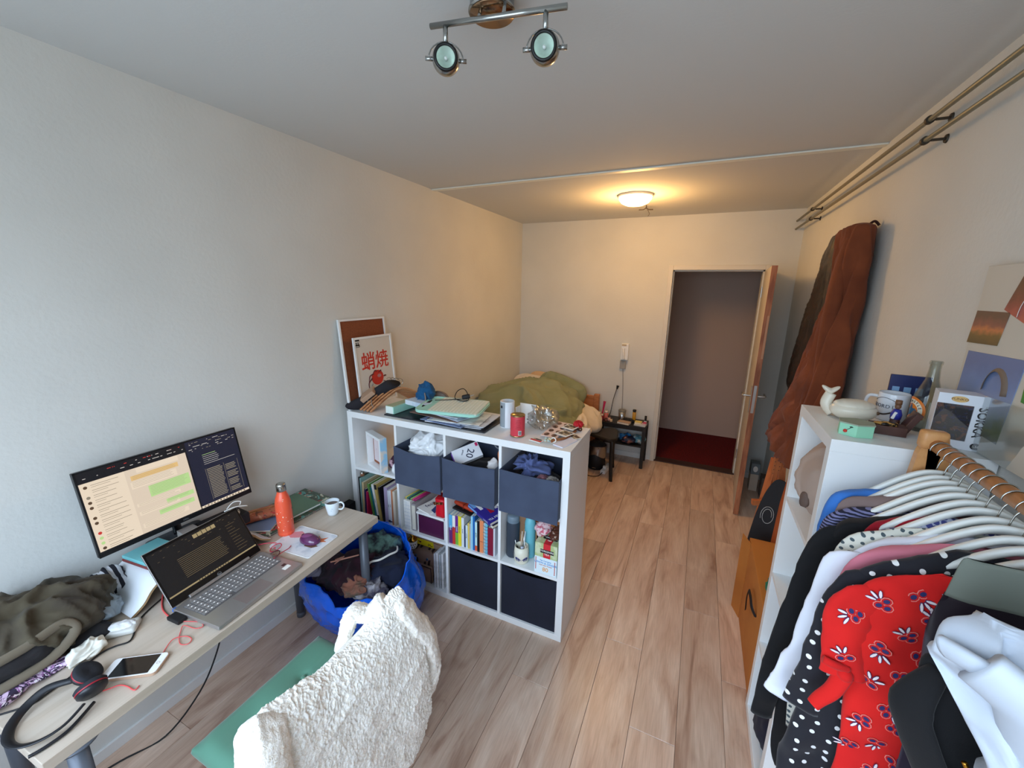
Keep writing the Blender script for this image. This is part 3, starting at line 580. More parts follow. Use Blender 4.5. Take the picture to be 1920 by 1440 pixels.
# third cube: row of paperbacks
B = [(.0012, .022, .190, (90, 170, 216), 'sky blue and purple paperback, leftmost of the third cube', 'Read', (.0, .55, (96, 40, 110))), (.0, .019, .188, (240, 236, 226), 'white topped paperback with a red lower spine', 'story', (.0, .6, (206, 50, 40))),
     (.0, .021, .19, (104, 44, 140), 'purple paperback with a green lower spine', 'Lovely', (.0, .42, (120, 180, 60))), (.0, .021, .196, (232, 214, 40), 'bright yellow paperback in the third cube', 'summer', None), (.0, .017, .19, (220, 226, 232), 'pale grey paperback right of the yellow one', 'travel', None),
     (.0, .011, .14, (40, 52, 90), 'short navy notebook in the third cube', None, None), (.0, .014, .15, (206, 220, 226), 'short pale blue book beside the navy notebook', 'cooking', None), (.0, .009, .168, (224, 196, 96), 'thin mustard book in the third cube', None, None), (.0, .011, .165, (190, 184, 180), 'thin grey book right of the mustard one', None, None),
     (.0, .013, .218, (150, 206, 232), 'tall light blue book in the third cube', None, None), (.0, .011, .222, (24, 96, 170), 'tall cobalt blue book in the third cube', None, None), (.0, .016, .186, (196, 230, 230), 'pale mint book with an orange foot', 'garden', (.0, .18, (220, 90, 50))),
     (.0, .015, .2, (22, 20, 22), 'black book left of the orange journal', None, None), (.0, .024, .206, (232, 140, 92), 'thick orange journal with an elastic band', None, None), (.0, .011, .196, (190, 186, 180), 'spiral notebook right of the orange journal', None, None),
     (.0, .016, .208, (110, 186, 214), 'turquoise blue book right of the spiral notebook', None, None), (.0, .034, .176, (130, 24, 52), 'thick burgundy book in the third cube', None, None), (.0, .011, .2, (206, 208, 216), 'thin silver book at the right end of the third cube', None, None)]
x = CX[2]+.003
for i, (dx, t, h, c, lb, tx, bd) in enumerate(B):
    b_ = book(x, t, h, .17, c, lb, text_=tx, tcol=(60, 60, 70) if sum(c) > 480 else (236, 236, 236), band=bd, y=KY+.014+.002*(i % 3)); x += t+.0006
    if 'orange journal' in lb and 'thick' in lb: a = MB(); a.bb(-.0005, t+.0005, -.001, .172, .07, .074); obj('elastic_band', a, M('dark_orange_band', (190, 100, 60), r=.6), b_)
    if 'spiral' in lb:
        for kk in range(9): a = MB(); a.tube([(t/2+.007*math.cos(v), -.002+.006*math.sin(v), .012+.021*kk) for v in [q_*PI/4 for q_ in range(8)]], .0012, n=5, sub=1, closed=True); obj('spiral_ring', a, M('steel_ring', (200, 200, 205), r=.3, m=1), b_)
zb = z1+.20
r_ = root('leather_wallet', 'rust red leather wallet with a strap on a black notebook over the paperbacks', 'wallet')
a = MB(); a.sm = True; a.box((CX[2]+.085, KY+.11, zb+.036), (.15, .11, .024), rot=(0, R(3), R(-12)), bev=.01); obj('wallet', a, M('rust_leather', (168, 56, 30), r=.4, bump=(120, .3, .001)), r_)
a = MB(); a.box((CX[2]+.09, KY+.11, zb+.036), (.006, .114, .027), rot=(0, R(3), R(-12))); obj('strap', a, M('rust_leather_dark', (120, 36, 20), r=.4), r_)
a = MB(); a.box((CX[2]+.10, KY+.10, zb+.012), (.17, .13, .011), rot=(0, R(3), R(-8)), bev=.002); solo('notebook', a, BLK, 'closed black notebook under the rust red wallet', 'notebook')
pr = root('paperback', 'blue and red paperback lying across the top of the upright books', 'book', wc=False, loc=(CX[2]+.235, KY+.075, zb+.048)); pr.rotation_euler = Euler((R(4), R(9), R(-22)))
a = MB(); a.box((0, 0, 0), (.2, .135, .016)); obj('pages', a, PAGES, pr)
a = MB(); a.box((0, 0, .009), (.203, .137, .002)); a.box((0, -.069, 0), (.203, .0015, .019)); a.box((0, 0, -.009), (.203, .137, .002)); obj('cover', a, M('indigo_cover', (52, 44, 140), r=.35), pr)
a = MB(); a.box((-.075, 0, .0103), (.05, .135, .0006)); a.box((-.06, -.0699, 0), (.08, .0006, .012)); obj('light_blue_print', a, M('light_blue_print', (120, 170, 220), r=.35), pr)
a = MB(); a.box((-.005, .005, .0105), (.09, .028, .0008), rot=(0, 0, R(-8))); obj('red_print', a, M('red_print', (170, 24, 50), r=.35), pr)
a = MB(); a.box((-.01, .045, .0105), (.07, .02, .0008), rot=(0, 0, R(-5))); a.box((-.04, -.035, .0105), (.05, .02, .0008)); obj('white_print', a, PAPER, pr)
a = MB(); text(a, 'YLL MENOIR', .021, (.078, 0, .0107), (0, 1, 0), (-1, 0, 0), extrude=.0002); text(a, 'A NOVEL', .010, (.06, -.0704, 0), (1, 0, 0), (0, 0, 1), extrude=.0002); obj('lettering', a, PAPER, pr)
pr = root('paperback', 'black covered paperback lying under the blue and red one', 'book', wc=False, loc=(CX[2]+.255, KY+.08, zb+.024)); pr.rotation_euler = Euler((R(4), R(9), R(-22)))
a = MB(); a.box((0, 0, 0), (.175, .13, .018)); obj('pages', a, PAGES, pr); a = MB(); a.box((0, 0, .0105), (.178, .132, .002)); a.box((0, 0, -.0105), (.178, .132, .002)); obj('cover', a, BLK, pr)

# fourth cube: thermos, turquoise bottle, dinosaur mug, tea cartons, sweets
def at_(nm, lb, cat, x, y, z, grp=None): return root(nm, lb, cat, grp, wc=False, loc=(x, y, z))
r_ = at_('thermos', 'dark grey thermos flask at the left of the right middle cube', 'flask', 1.172, KY+.085, z1+.0005)
a = MB(); a.sm = True; a.lathe([(.001, 0), (.036, 0), (.039, .005), (.039, .205), (.036, .217)], n=32, cap=False); obj('body', a, M('slate_steel', (62, 72, 86), r=.35, m=.3), r_)
a = MB(); a.sm = True; a.lathe([(.036, .217), (.035, .224), (.036, .226), (.035, .252), (.03, .256), (.001, .257)], n=32); obj('cap', a, M('slate_cap', (110, 128, 142), r=.4), r_)
r_ = at_('drinking_bottle', 'turquoise drinking bottle standing behind the dinosaur mug', 'bottle', 1.262, KY+.12, z1+.0005)
a = MB(); a.sm = True; a.lathe([(.001, 0), (.03, 0), (.032, .006), (.032, .21), (.026, .235), (.02, .245), (.02, .26), (.001, .262)], n=28); obj('body', a, M('turquoise_plastic', (110, 186, 200), r=.35), r_)
r_ = at_('dark_bottle', 'dark brown bottle behind the tea cartons', 'bottle', 1.318, KY+.15, z1+.0005)
a = MB(); a.sm = True; a.lathe([(.001, 0), (.024, 0), (.026, .006), (.026, .16), (.014, .2), (.011, .26), (.001, .262)], n=28); obj('body', a, M('brown_bottle_glass', (44, 22, 20), r=.15), r_); a = MB(); a.bb(-.018, .018, -.0275, -.0262, .05, .12); obj('label', a, M('dark_label', (70, 30, 36), r=.6), r_)
mg = at_('pen_mug', 'cream mug printed with blue dinosaurs holding cutlery and straws', 'mug', 1.240, KY+.052, z1+.0005)
a = MB(); a.sm = True; a.lathe([(.001, 0), (.034, 0), (.040, .008), (.043, .05), (.038, .1), (.035, .1), (.039, .05), (.036, .01), (.001, .006)], n=36); obj('mug', a, M('cream_ceramic', (232, 228, 208), r=.3), mg)
DI = M('dinosaur_blue', (52, 56, 112), r=.4)
for an0, fl_ in ((-PI/2-.15, 1), (-PI/2+.95, -1)):
    a = MB()
    def onmug(u, v): an = an0+fl_*u/.0435; rr_ = .0436; return Vector((rr_*math.cos(an), rr_*math.sin(an), v))
    def blob(poly):
        vs = [a.b.verts.new(onmug(u, v)) for u, v in poly]; a.b.faces.new(vs)
    blob([(-.016, .04), (-.008, .048), (.004, .048), (.014, .040), (.024, .030), (.012, .034), (.006, .036), (-.012, .034)])
    blob([(-.016, .040), (-.022, .055), (-.028, .066), (-.033, .066), (-.031, .061), (-.026, .058), (-.020, .044), (-.014, .036)])
    for u in (-.011, -.004, .003, .009): blob([(u, .038), (u+.004, .038), (u+.004, .026), (u, .026)])
    obj('dinosaur_print', a, DI, mg)
for nm, p0, p1, r1, m_ in (('knife', (-.01, .008, .02), (-.006, .02, .175), .0045, M('beige_wood', (196, 176, 156), r=.6)), ('chopstick', (.004, .01, .02), (.003, .025, .165), .0028, CH), ('straw', (.01, .0, .02), (.012, .02, .18), .0024, M('white_straw', (230, 236, 240), r=.4)), ('metal_straw', (-.018, -.005, .02), (-.05, .01, .145), .003, CH), ('brush', (.012, -.01, .02), (.032, -.014, .118), .005, MC['beige_wood']), ('whisk_handle', (.0, -.008, .02), (.008, -.012, .1), .009, M('clear_plastic_tool', (190, 196, 210), r=.3))):
    a = MB(); a.sm = True; a.cyl(p0, p1, r1, n=10); solo_ = obj(nm, a, m_, None); solo_.location = mg.location; tag(solo_, {'knife': 'pale wooden stick standing upright in the dinosaur mug', 'chopstick': 'slim metal chopstick in the dinosaur mug', 'straw': 'white straw standing tallest in the dinosaur mug', 'metal_straw': 'steel straw leaning left out of the dinosaur mug', 'brush': 'short pale wooden handle leaning right in the dinosaur mug', 'whisk_handle': 'clear plastic tool in the middle of the dinosaur mug'}[nm], 'utensil')
t1 = root('tea_carton', 'green and red Yorkshire tea carton stacked on the blue and white carton'.replace('Yorkshire ', ''), 'carton')
y_ = KY+.006
a = MB(); a.bb(1.337, 1.463, y_, y_+.11, z1+.1, z1+.183, bev=.001); obj('carton', a, M('pale_green_carton', (176, 192, 132), r=.5, var=(30, (206, 214, 180), .45, .65)), t1)
a = MB(); a.bb(1.385, 1.425, y_-.0008, y_+.1105, z1+.1, z1+.1838); obj('red_band', a, M('tea_red', (206, 40, 52), r=.5), t1)
a = MB(); a.bb(1.368, 1.444, y_-.0016, y_-.0008, z1+.128, z1+.150); obj('black_band', a, BLK, t1); a = MB(); a.bb(1.366, 1.446, y_+.045, y_+.075, z1+.1838, z1+.1846); obj('black_band', a, BLK, t1)
a = MB(); text(a, 'YORKSHIRE', .0145, (1.406, y_-.0020, z1+.1405), (1, 0, 0), (0, 0, 1)); text(a, 'TEA', .016, (1.405, y_-.0014, z1+.122), (1, 0, 0), (0, 0, 1)); text(a, 'YORKSHIRE', .0145, (1.406, y_+.06, z1+.185), (1, 0, 0), (0, 1, 0)); text(a, 'TEA', .014, (1.405, y_+.036, z1+.1842), (1, 0, 0), (0, 1, 0)); obj('lettering', a, PAPER, t1)
t1 = root('tea_carton', 'blue and white tea carton with an orange 80, under the green and red carton', 'carton')
a = MB(); a.bb(1.337, 1.463, y_-.001, y_+.109, z1+.0005, z1+.0995, bev=.001); obj('carton', a, M('white_blue_carton', (226, 240, 246), r=.5), t1)
a = MB(); text(a, 'LEMON & GINGER', .0155, (1.40, y_-.0015, z1+.066), (1, 0, -.02), (.02, 0, 1)); text(a, 'Tea Company', .0115, (1.40, y_-.0015, z1+.081), (1, 0, 0), (0, 0, 1)); obj('lettering', a, M('sky_ink', (40, 140, 206), r=.5), t1)
a = MB(); text(a, 'FINEST BLEND TEA BAGS', .0065, (1.40, y_-.0015, z1+.053), (1, 0, 0), (0, 0, 1)); a.bb(1.343, 1.347, y_-.0016, y_-.001, z1+.02, z1+.095); a.bb(1.45, 1.454, y_-.0016, y_-.001, z1+.01, z1+.09); obj('red_print', a, M('rust_ink', (190, 90, 80), r=.5), t1)
a = MB(); text(a, '80', .034, (1.40, y_-.0016, z1+.028), (1, 0, 0), (0, 0, 1)); obj('number', a, M('orange_ink', (236, 160, 50), r=.5), t1)
r_ = root('sweets_bag', 'clear bag of pink and white sweets on the tea cartons', 'sweets bag')
a = MB(); a.sm = True; crumple(a, (1.352, KY+.10, z1+.218), (.042, .05, .034), s=30, amp=.008, seed=9, sub=4); obj('bag', a, M('sweets_mix', (230, 200, 204), r=.25, var=(60, (196, 90, 110), .5, .6)), r_)
r_ = root('sweets_bag', 'brown chocolate bag behind the pink sweets bag', 'sweets bag')
a = MB(); a.sm = True; crumple(a, (1.43, KY+.09, z1+.208), (.032, .06, .024), s=26, amp=.006, seed=14, sub=4); obj('bag', a, M('chocolate_wrap', (90, 50, 38), r=.3, var=(40, (206, 180, 160), .62, .66)), r_)
# ---------------- things on top of the cube shelf ----------------
ZT = KH+.0006
BRZ = M('cork_brown', (140, 78, 46), r=.9, bump=(300, .5, .001), var=(200, (126, 68, 40), .4, .6))
cb = root('pinboard', 'white framed brown cork board leaning on the left wall above the cube shelf', 'pinboard', wc=False, loc=(.052, 1.995, ZT)); cb.rotation_euler = (0, R(-4.2), 0)
bw, bh = .40, .57
a = MB(); a.bb(-.004, .002, -bw/2+.012, bw/2-.012, .012, bh-.012); obj('cork', a, BRZ, cb)
for b_ in ((-bw/2, -bw/2+.013, 0, bh), (bw/2-.013, bw/2, 0, bh)): a = MB(); a.bb(-.006, .010, *b_, bev=.001); obj('frame_bar', a, SW, cb)
for b_ in ((0, .013), (bh-.013, bh)): a = MB(); a.bb(-.006, .010, -bw/2+.013, bw/2-.013, *b_, bev=.001); obj('frame_bar', a, SW, cb)
po_ = root('framed_print', 'framed poster with red characters and an octopus, leaning on the cork board', 'poster', wc=False, loc=(.088, 2.03, ZT)); po_.rotation_euler = (0, R(-4.2), 0)
pw, ph = .345, .455
a = MB(); a.bb(0, .004, -pw/2+.01, pw/2-.01, .01, ph-.01); obj('paper', a, M('poster_paper', (214, 208, 198), r=.6), po_)
for b_ in ((-pw/2, -pw/2+.014, 0, ph), (pw/2-.014, pw/2, 0, ph)): a = MB(); a.bb(-.002, .010, *b_, bev=.001); obj('frame_bar', a, SW, po_)
for b_ in ((0, .014), (ph-.014, ph)): a = MB(); a.bb(-.002, .010, -pw/2+.014, pw/2-.014, *b_, bev=.001); obj('frame_bar', a, SW, po_)
RI = M('poster_red', (200, 52, 40), r=.6); DKI = M('poster_maroon', (96, 40, 44), r=.6); PKI = M('poster_grey_pink', (176, 128, 128), r=.6)
a = MB(); [text(a, '蛸焼', .125, (.0045+.00005*q_, dy_, .285+dz_), (0, 1, 0), (0, 0, 1), extrude=.0003) for q_, (dy_, dz_) in enumerate(((-.0016, 0), (.0016, 0), (0, .0016), (0, -.0016), (0, 0)))]; obj('red_lettering', a, RI, po_)
def yz(a, poly, x): a.prism(poly, .0006, axis=0, base=x)
def disc(a, cy, cz, ry, rz_, x, n=24, a0=0, a1=2*PI): yz(a, [(cy+ry*math.cos(a0+(a1-a0)*i/n), cz+rz_*math.sin(a0+(a1-a0)*i/n)) for i in range(n)], x)
a = MB(); disc(a, .005, .175, .055, .05, .0042); obj('octopus_head', a, RI, po_)
a = MB()
for i, an in enumerate((.2, .9, 1.6, 2.3, 2.9, 3.6, 4.3, 5.2, 5.9)):
    cy, cz = .005+.055*math.cos(an), .165+.055*math.sin(an)
    a.tube([(.0048, cy, cz), (.0048, cy+.035*math.cos(an+.6), cz+.03*math.sin(an+.6)-.02), (.0048, cy+.05*math.cos(an+1.2), cz+.045*math.sin(an+1.2)-.04)], lambda t: (.0009, .009*(1-t*.8)) , n=6, sub=5)
obj('octopus_arms', a, DKI, po_)
a = MB()
for i in range(7): disc(a, -.055+.019*i, .085+.012*math.sin(i*2), .008, .012, .0056, 10)
disc(a, .02, .185, .018, .012, .0056, 14); obj('pale_details', a, PKI, po_)
a = MB(); a.bb(.0042, .0062, -pw/2+.008, -pw/2+.052, ph-.062, ph-.004); obj('black_tab', a, BLK, po_)
a = MB(); text(a, 'E', .05, (.0066, -pw/2+.03, ph-.034), (0, 0, -1), (0, 1, 0)); a.bb(.0062, .007, -pw/2+.014, -pw/2+.046, ph-.058, ph-.055); obj('tab_lettering', a, PAPER, po_)
# wooden hangers stack leaning; chrome hooks up
HWD = M('hanger_wood', (196, 140, 96), r=.4, var=(14, (168, 108, 68), .4, .65), scl=(1, 1, 5))
def hanger_mesh():
    a = MB(); a.sm = True
    pts = [(-.205, 0, -.108), (-.15, 0, -.072), (-.07, 0, -.022), (0, 0, .004), (.07, 0, -.022), (.15, 0, -.072), (.205, 0, -.108)]
    a.tube(pts, lambda t: (.007, .0125+.006*math.sin(PI*t)), n=10, sub=5); return a
def hook_mesh(r_=.023):
    a = MB(); a.sm = True
    pts = [(0, 0, 0), (0, 0, .03)]+[(r_*math.sin(t)-0, 0, .03+r_*1.0-r_*math.cos(t)) for t in []]
    pts = [(0, 0, 0), (0, 0, .028)]+[(r_*math.cos(t), 0, .028+r_+r_*math.sin(t)) for t in [(-PI/2+i*PI/8) for i in range(1, 11)]]
    a.tube(pts, .0018, n=6, sub=3); return a
lbl = ['nearest to the black clip bag', 'second from the black clip bag', 'in the middle of the wooden stack', 'last in the wooden stack, beside the mint box']
hg0 = None
dv = Vector((-.16, -.16, -.42)).normalized()  # long axis towards the lower left
for i in range(4):
    r_ = root('wooden_hanger', 'light wooden coat hanger '+lbl[i], 'hanger', 'wooden hangers on the cube shelf', wc=False)
    if i == 0:
        hb_ = obj('hanger_bar', hanger_mesh(), HWD, r_); hk_ = obj('hook', hook_mesh(), CH, r_)
    else:
        for src in (hb_, hk_): c_ = src.copy(); COL.objects.link(c_); c_.parent = r_
    r_.rotation_euler = (0, R(3-2*i), R(76-5*i)); r_.location = (.215+.026*i, 1.985+.006*i, ZT+.122)
a = MB(); a.sm = True
rows = []
for i in range(15):
    u = i/14; cx_ = .075+.185*u; cz_ = ZT+.03+.135*u**1.2; cy_ = 1.845+.12*u
    rows.append([Vector((cx_+.024*math.cos(t)-.02*math.sin(t), cy_+.075*math.cos(t)*(1-.3*u), cz_+.028*math.sin(t)*(1-.2*u)+.004*noise.noise(Vector((u*9, t*2, 1))))) for t in [j*PI/12 for j in range(24)]])
a.grid(rows, close_u=True, cap0=True, cap1=True)
r_ = root('clip_bag', 'black garment bag with a kraft label and clips leaning on the framed poster', 'bag'); obj('bag', a, M('black_felt', (38, 36, 42), r=.9, bump=(80, .5, .003)), r_)
a = MB(); a.box((.158, 1.86, ZT+.105), (.10, .075, .03), rot=(R(20), R(-38), R(25)), bev=.004); obj('kraft_label', a, M('kraft_label', (176, 142, 116), r=.7), r_)
for dx in (0, .03):
    a = MB(); a.tube([(.165+dx, 1.835, ZT+.03), (.175+dx, 1.83, ZT+.05), (.19+dx, 1.83, ZT+.045), (.185+dx, 1.83, ZT+.03)], .002, n=6); a.cyl((.18+dx, 1.832, ZT+.05), (.172+dx, 1.84, ZT+.085), .002, n=6); obj('clip', a, CH, r_)
# black tray with papers
BT = M('black_tray', (30, 34, 42), r=.35)
tr_ = root('document_tray', 'large thin black folder under the pile of papers on the cube shelf', 'folder', wc=False, loc=(.66, 1.975, ZT), rz=R(0))
a = MB(); a.box((0, 0, .004), (.70, .30, .008), bev=.002); obj('cover', a, BT, tr_)
random.seed(12)
pc = [(236, 236, 240), (150, 166, 200), (96, 70, 62), (214, 218, 226), (176, 190, 214), (232, 230, 224), (120, 90, 78), (206, 214, 236), (238, 238, 238)]
pn = ['white', 'steel blue', 'dark brown', 'pale grey', 'light blue', 'cream', 'reddish brown', 'pale lilac', 'bright white']
for i in range(9):
    a = MB(); w_, h_ = (.297, .21) if i % 3 else (.36, .24); seed = i
    cx, cy, rz_ = .68+random.uniform(-.02, .14)+(.05 if i < 5 else 0), 1.955+random.uniform(-.03, .02), R(random.uniform(-16, 14)); rows = []
    for u in range(7):
        rows.append([Vector(((u/6-.5)*w_, (v/4-.5)*h_, .0105+.0045*i+.004*max(0, noise.noise(Vector((u*.6, v*.6, seed)))))) for v in range(5)])
    a.sm = True; a.grid(rows); a.grid([[p-Vector((0, 0, .0028)) for p in r__] for r__ in rows])
    for e0 in (rows[0], rows[-1], [r__[0] for r__ in rows], [r__[-1] for r__ in rows]): a.grid([e0, [p-Vector((0, 0, .0028)) for p in e0]])
    a.xf(T(cx, cy, ZT) @ RZ(rz_))
    solo('paper_bundle', a, M('paper_%d' % i, pc[i], r=.7, var=(11, tuple(int(v*.8) for v in pc[i]), .55, .66)), '%s sheet bundle, %s from the bottom of the pile on the black folder' % (pn[i], ('first', 'second', 'third', 'fourth', 'fifth', 'sixth', 'seventh', 'eighth', 'ninth')[i]), 'papers', 'papers in the pile')
# mint box (shallow, L shaped lid)
MT = M('mint_plastic', (168, 222, 204), r=.35); 
r_ = root('letter_box', 'mint and white shallow desk organiser at the left end of the papers', 'organiser')
a = MB(); a.box((.345, 1.93, ZT+.033), (.06, .18, .046), rot=(0, 0, R(-4)), bev=.003); obj('block', a, M('mint_white', (226, 240, 234), r=.4), r_)
a = MB(); a.box((.377, 1.93, ZT+.033), (.008, .18, .044), rot=(0, 0, R(-4))); obj('mint_side', a, MT, r_)
a = MB(); a.box((.46, 2.02, ZT+.030), (.2, .008, .04), rot=(0, 0, R(-8))); obj('back_wall', a, MT, r_)
a = MB(); a.box((.345, 1.93, ZT+.057), (.058, .178, .003), rot=(0, 0, R(-4))); obj('lid', a, M('sage_lid', (176, 188, 156), r=.6), r_)
a = MB(); a.box((.48, 1.965, ZT+.066), (.19, .085, .03), rot=(0, 0, R(-12)), bev=.002); solo('narrow_carton', a, M('pale_blue_white_carton', (222, 232, 242), r=.5, var=(10, (196, 214, 232), .5, .6)), 'narrow pale blue and white carton between the mint organiser and mint lap tray', 'box')
# mint lap tray
lt = root('lap_tray', 'mint green rimmed tray with a ribbed white mat lying on the papers', 'tray', wc=False, loc=(.72, 1.97, ZT+.068)); lt.rotation_euler = (R(3), R(0), R(10))
def rrect(w, h, r, n=6, cx=0, cy=0):
    o = []
    for sx, sy, a0 in ((1, 1, 0), (-1, 1, PI/2), (-1, -1, PI), (1, -1, 3*PI/2)):
        for i in range(n+1): t = a0+PI/2*i/n; o.append((cx+sx*(w/2-r)+r*math.cos(t), cy+sy*(h/2-r)+r*math.sin(t)))
    return o
a = MB(); hole = [(-.135, -.05), (-.15, -.02), (-.15, .02), (-.135, .05), (-.17, .05)]
a.prism(rrect(.40, .27, .05), .012); obj('tray', a, MT, lt)
a = MB(); a.sm = True; a.tube([(p[0], p[1], .012) for p in rrect(.392, .262, .048)], .005, n=8, sub=1, closed=True); obj('rim', a, MT, lt)
a = MB(); a.prism(rrect(.30, .25, .01, cx=.04), .006, base=.0115)
obj('mat', a, M('ribbed_white_mat', (216, 222, 206), r=.7), lt)
for i in range(14):
    a = MB(); a.bb(-.10+.0212*i, -.094+.0212*i, -.118, .118, .0172, .019); obj('mat_rib', a, M('mat_rib_white', (232, 236, 224), r=.7), lt)
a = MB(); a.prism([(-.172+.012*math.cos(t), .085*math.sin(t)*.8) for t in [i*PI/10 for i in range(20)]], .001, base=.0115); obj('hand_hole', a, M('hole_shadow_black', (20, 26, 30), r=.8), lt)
# blue cloth/cap + grey pouch + cable
a = MB(); a.sm = True
def capf(co, n): p = co+n*fold_noise(co, 14, .012, 3); p.x += (p.z)*.1; return p
a.sph((.475, 2.03, ZT+.112), (.062, .05, .075), 5, capf); r_ = root('winter_hat', 'teal blue fabric pouch with a grey strap standing on the mint organiser', 'pouch'); obj('fabric', a, cloth('teal_fabric', (18, 84, 130), (12, 66, 106), 12), r_)
a = MB(); a.tube([(.50, 1.985, ZT+.125), (.515, 1.972, ZT+.10), (.512, 1.97, ZT+.07), (.50, 1.968, ZT+.055)], lambda t: (.004, .012), n=8); obj('strap', a, M('grey_strap', (136, 126, 120), r=.8), r_)
a = MB(); a.sph((.50, 1.965, ZT+.05), .008, 2); obj('red_tip', a, M('red_tip', (170, 24, 50), r=.5), r_)
a = MB(); a.sm = True; a.sph((.51, 2.13, ZT+.055), (.075, .04, .055), 4, lambda co, n: Vector((co.x, co.y, co.z*(1 if co.z > -.03 else .9)))+n*noise.noise(co*20)*.003); r_ = root('grey_pouch', 'round taupe pouch with a zip behind the teal pouch', 'pouch'); obj('pouch_body', a, cloth('taupe_fabric', (132, 116, 106)), r_)
a = MB(); a.tube([(.51+.074*math.cos(t), 2.115, ZT+.055+.054*math.sin(t)) for t in [i*PI/10 for i in range(11)]], .0025, n=6, sub=2); obj('zip', a, M('taupe_dark', (96, 82, 74), r=.6), r_)
r_ = root('charger_cable', 'black coiled power cable with plug on the mint tray', 'cable')
zc = ZT+.094
a = MB(); a.tube([(.58, 1.98, zc+.0), (.64, 2.02, zc), (.70, 2.07, zc), (.735, 2.10, zc), (.72, 2.13, zc+.03), (.685, 2.14, zc+.05), (.655, 2.12, zc+.035), (.66, 2.08, zc+.005), (.70, 2.05, zc), (.75, 2.045, zc), (.765, 2.07, zc+.004), (.74, 2.10, zc+.006), (.70, 2.10, zc+.006)], .0028, n=6); obj('cord', a, BLK, r_)
a = MB(); a.sm = True; a.box((.745, 2.075, zc+.02), (.05, .028, .026), rot=(0, R(-12), R(30)), bev=.006); obj('plug', a, BLK, r_)
for s_ in (-1, 1): a = MB(); a.cyl((.768, 2.088+.008*s_, zc+.026), (.785, 2.098+.008*s_, zc+.03), .0022, n=8); obj('pin', a, CH, r_)
# cylinder tube (paper/white), red tin, white card, plastic bag
r_ = root('salt_canister', 'tall white cylindrical canister with a tiny black mark behind the red tin', 'canister', wc=False, loc=(1.067, 1.995, ZT))
a = MB(); a.sm = True; a.lathe([(.001, 0), (.04, 0), (.041, .003), (.041, .150), (.038, .152), (.038, .004), (.001, .003)], n=40); obj('canister', a, M('white_card_tube', (226, 230, 234), r=.35), r_)
a = MB(); a.sm = True; rows = [[Vector((.0415*math.cos(t), .0415*math.sin(t), z)) for t in [R(-158+3*i) for i in range(26)]] for z in (.004, .148)]; a.grid(rows); obj('grey_panel', a, M('grey_print_panel', (150, 158, 164), r=.4), r_)
a = MB(); n_ = R(-116); a.box((.0415*math.cos(n_), .0415*math.sin(n_), .122), (.001, .014, .014), rot=(0, 0, n_)); obj('black_mark', a, BLK, r_)
t_ = root('red_tin', 'red food tin with a barcode near the front of the shelf top', 'tin', wc=False, loc=(1.181, 1.885, ZT))
a = MB(); a.sm = True; a.lathe([(.001, 0), (.0385, 0), (.040, .003), (.0385, .006), (.0385, .112), (.040, .115), (.0395, .118), (.037, .118), (.0365, .113), (.001, .113)], n=40); obj('tin', a, M('gold_tin', (190, 160, 110), r=.25, m=1), t_)
a = MB(); a.sm = True; a.lathe([(.0389, .006), (.0391, .007), (.0391, .111), (.0389, .112)], n=40); obj('red_label', a, M('coral_red_label', (206, 62, 74), r=.4), t_)
def oncyl(a, c, rad, an, z, w_, h_, mt_rows=None):
    rows = [[Vector((c[0]+rad*math.cos(an+u*w_/rad/2), c[1]+rad*math.sin(an+u*w_/rad/2), c[2]+z+v*h_/2)) for u in (-1, -.5, 0, .5, 1)] for v in (-1, 1)]; a.grid(rows)
a = MB(); an = R(-48); oncyl(a, (0, 0, 0), .0394, an, .025, .018, .024); obj('barcode_panel', a, PAPER, t_)
a = MB(); [oncyl(a, (0, 0, 0), .0396, an+(i-4)*.045, .025, .0008+(i % 3)*.0004, .02) for i in range(9)]; obj('barcode', a, BLK, t_)
a = MB(); [oncyl(a, (0, 0, 0), .0394, R(-60), .05+.009*i, .03-.004*(i % 3), .0022) for i in range(6)]; obj('small_print', a, M('dark_red_ink', (140, 24, 40), r=.5), t_)
a = MB(); a.box((1.15, 2.10, ZT+.058), (.115, .004, .115), rot=(R(-8), R(-4), R(-14))); a.box((1.098, 2.075, ZT+.052), (.004, .05, .1), rot=(0, 0, R(-8))); solo('gift_card', a, PAPER, 'folded blank white card standing behind the red tin', 'card')
CPL = thin_glass('clear_plastic_film', (.93, .94, .94), .30, .18)
a = MB(); a.sm = True; a.sph((1.24, 2.10, ZT+.05), (.062, .075, .055), 5, lambda co, n: co+n*(fold_noise(co, 15, .034, 2)+noise.noise(co*14)*.02)); solo('plastic_wrap', a, CPL, 'crumpled clear plastic wrapping on the cube shelf beside the photo sheets', 'plastic wrap')
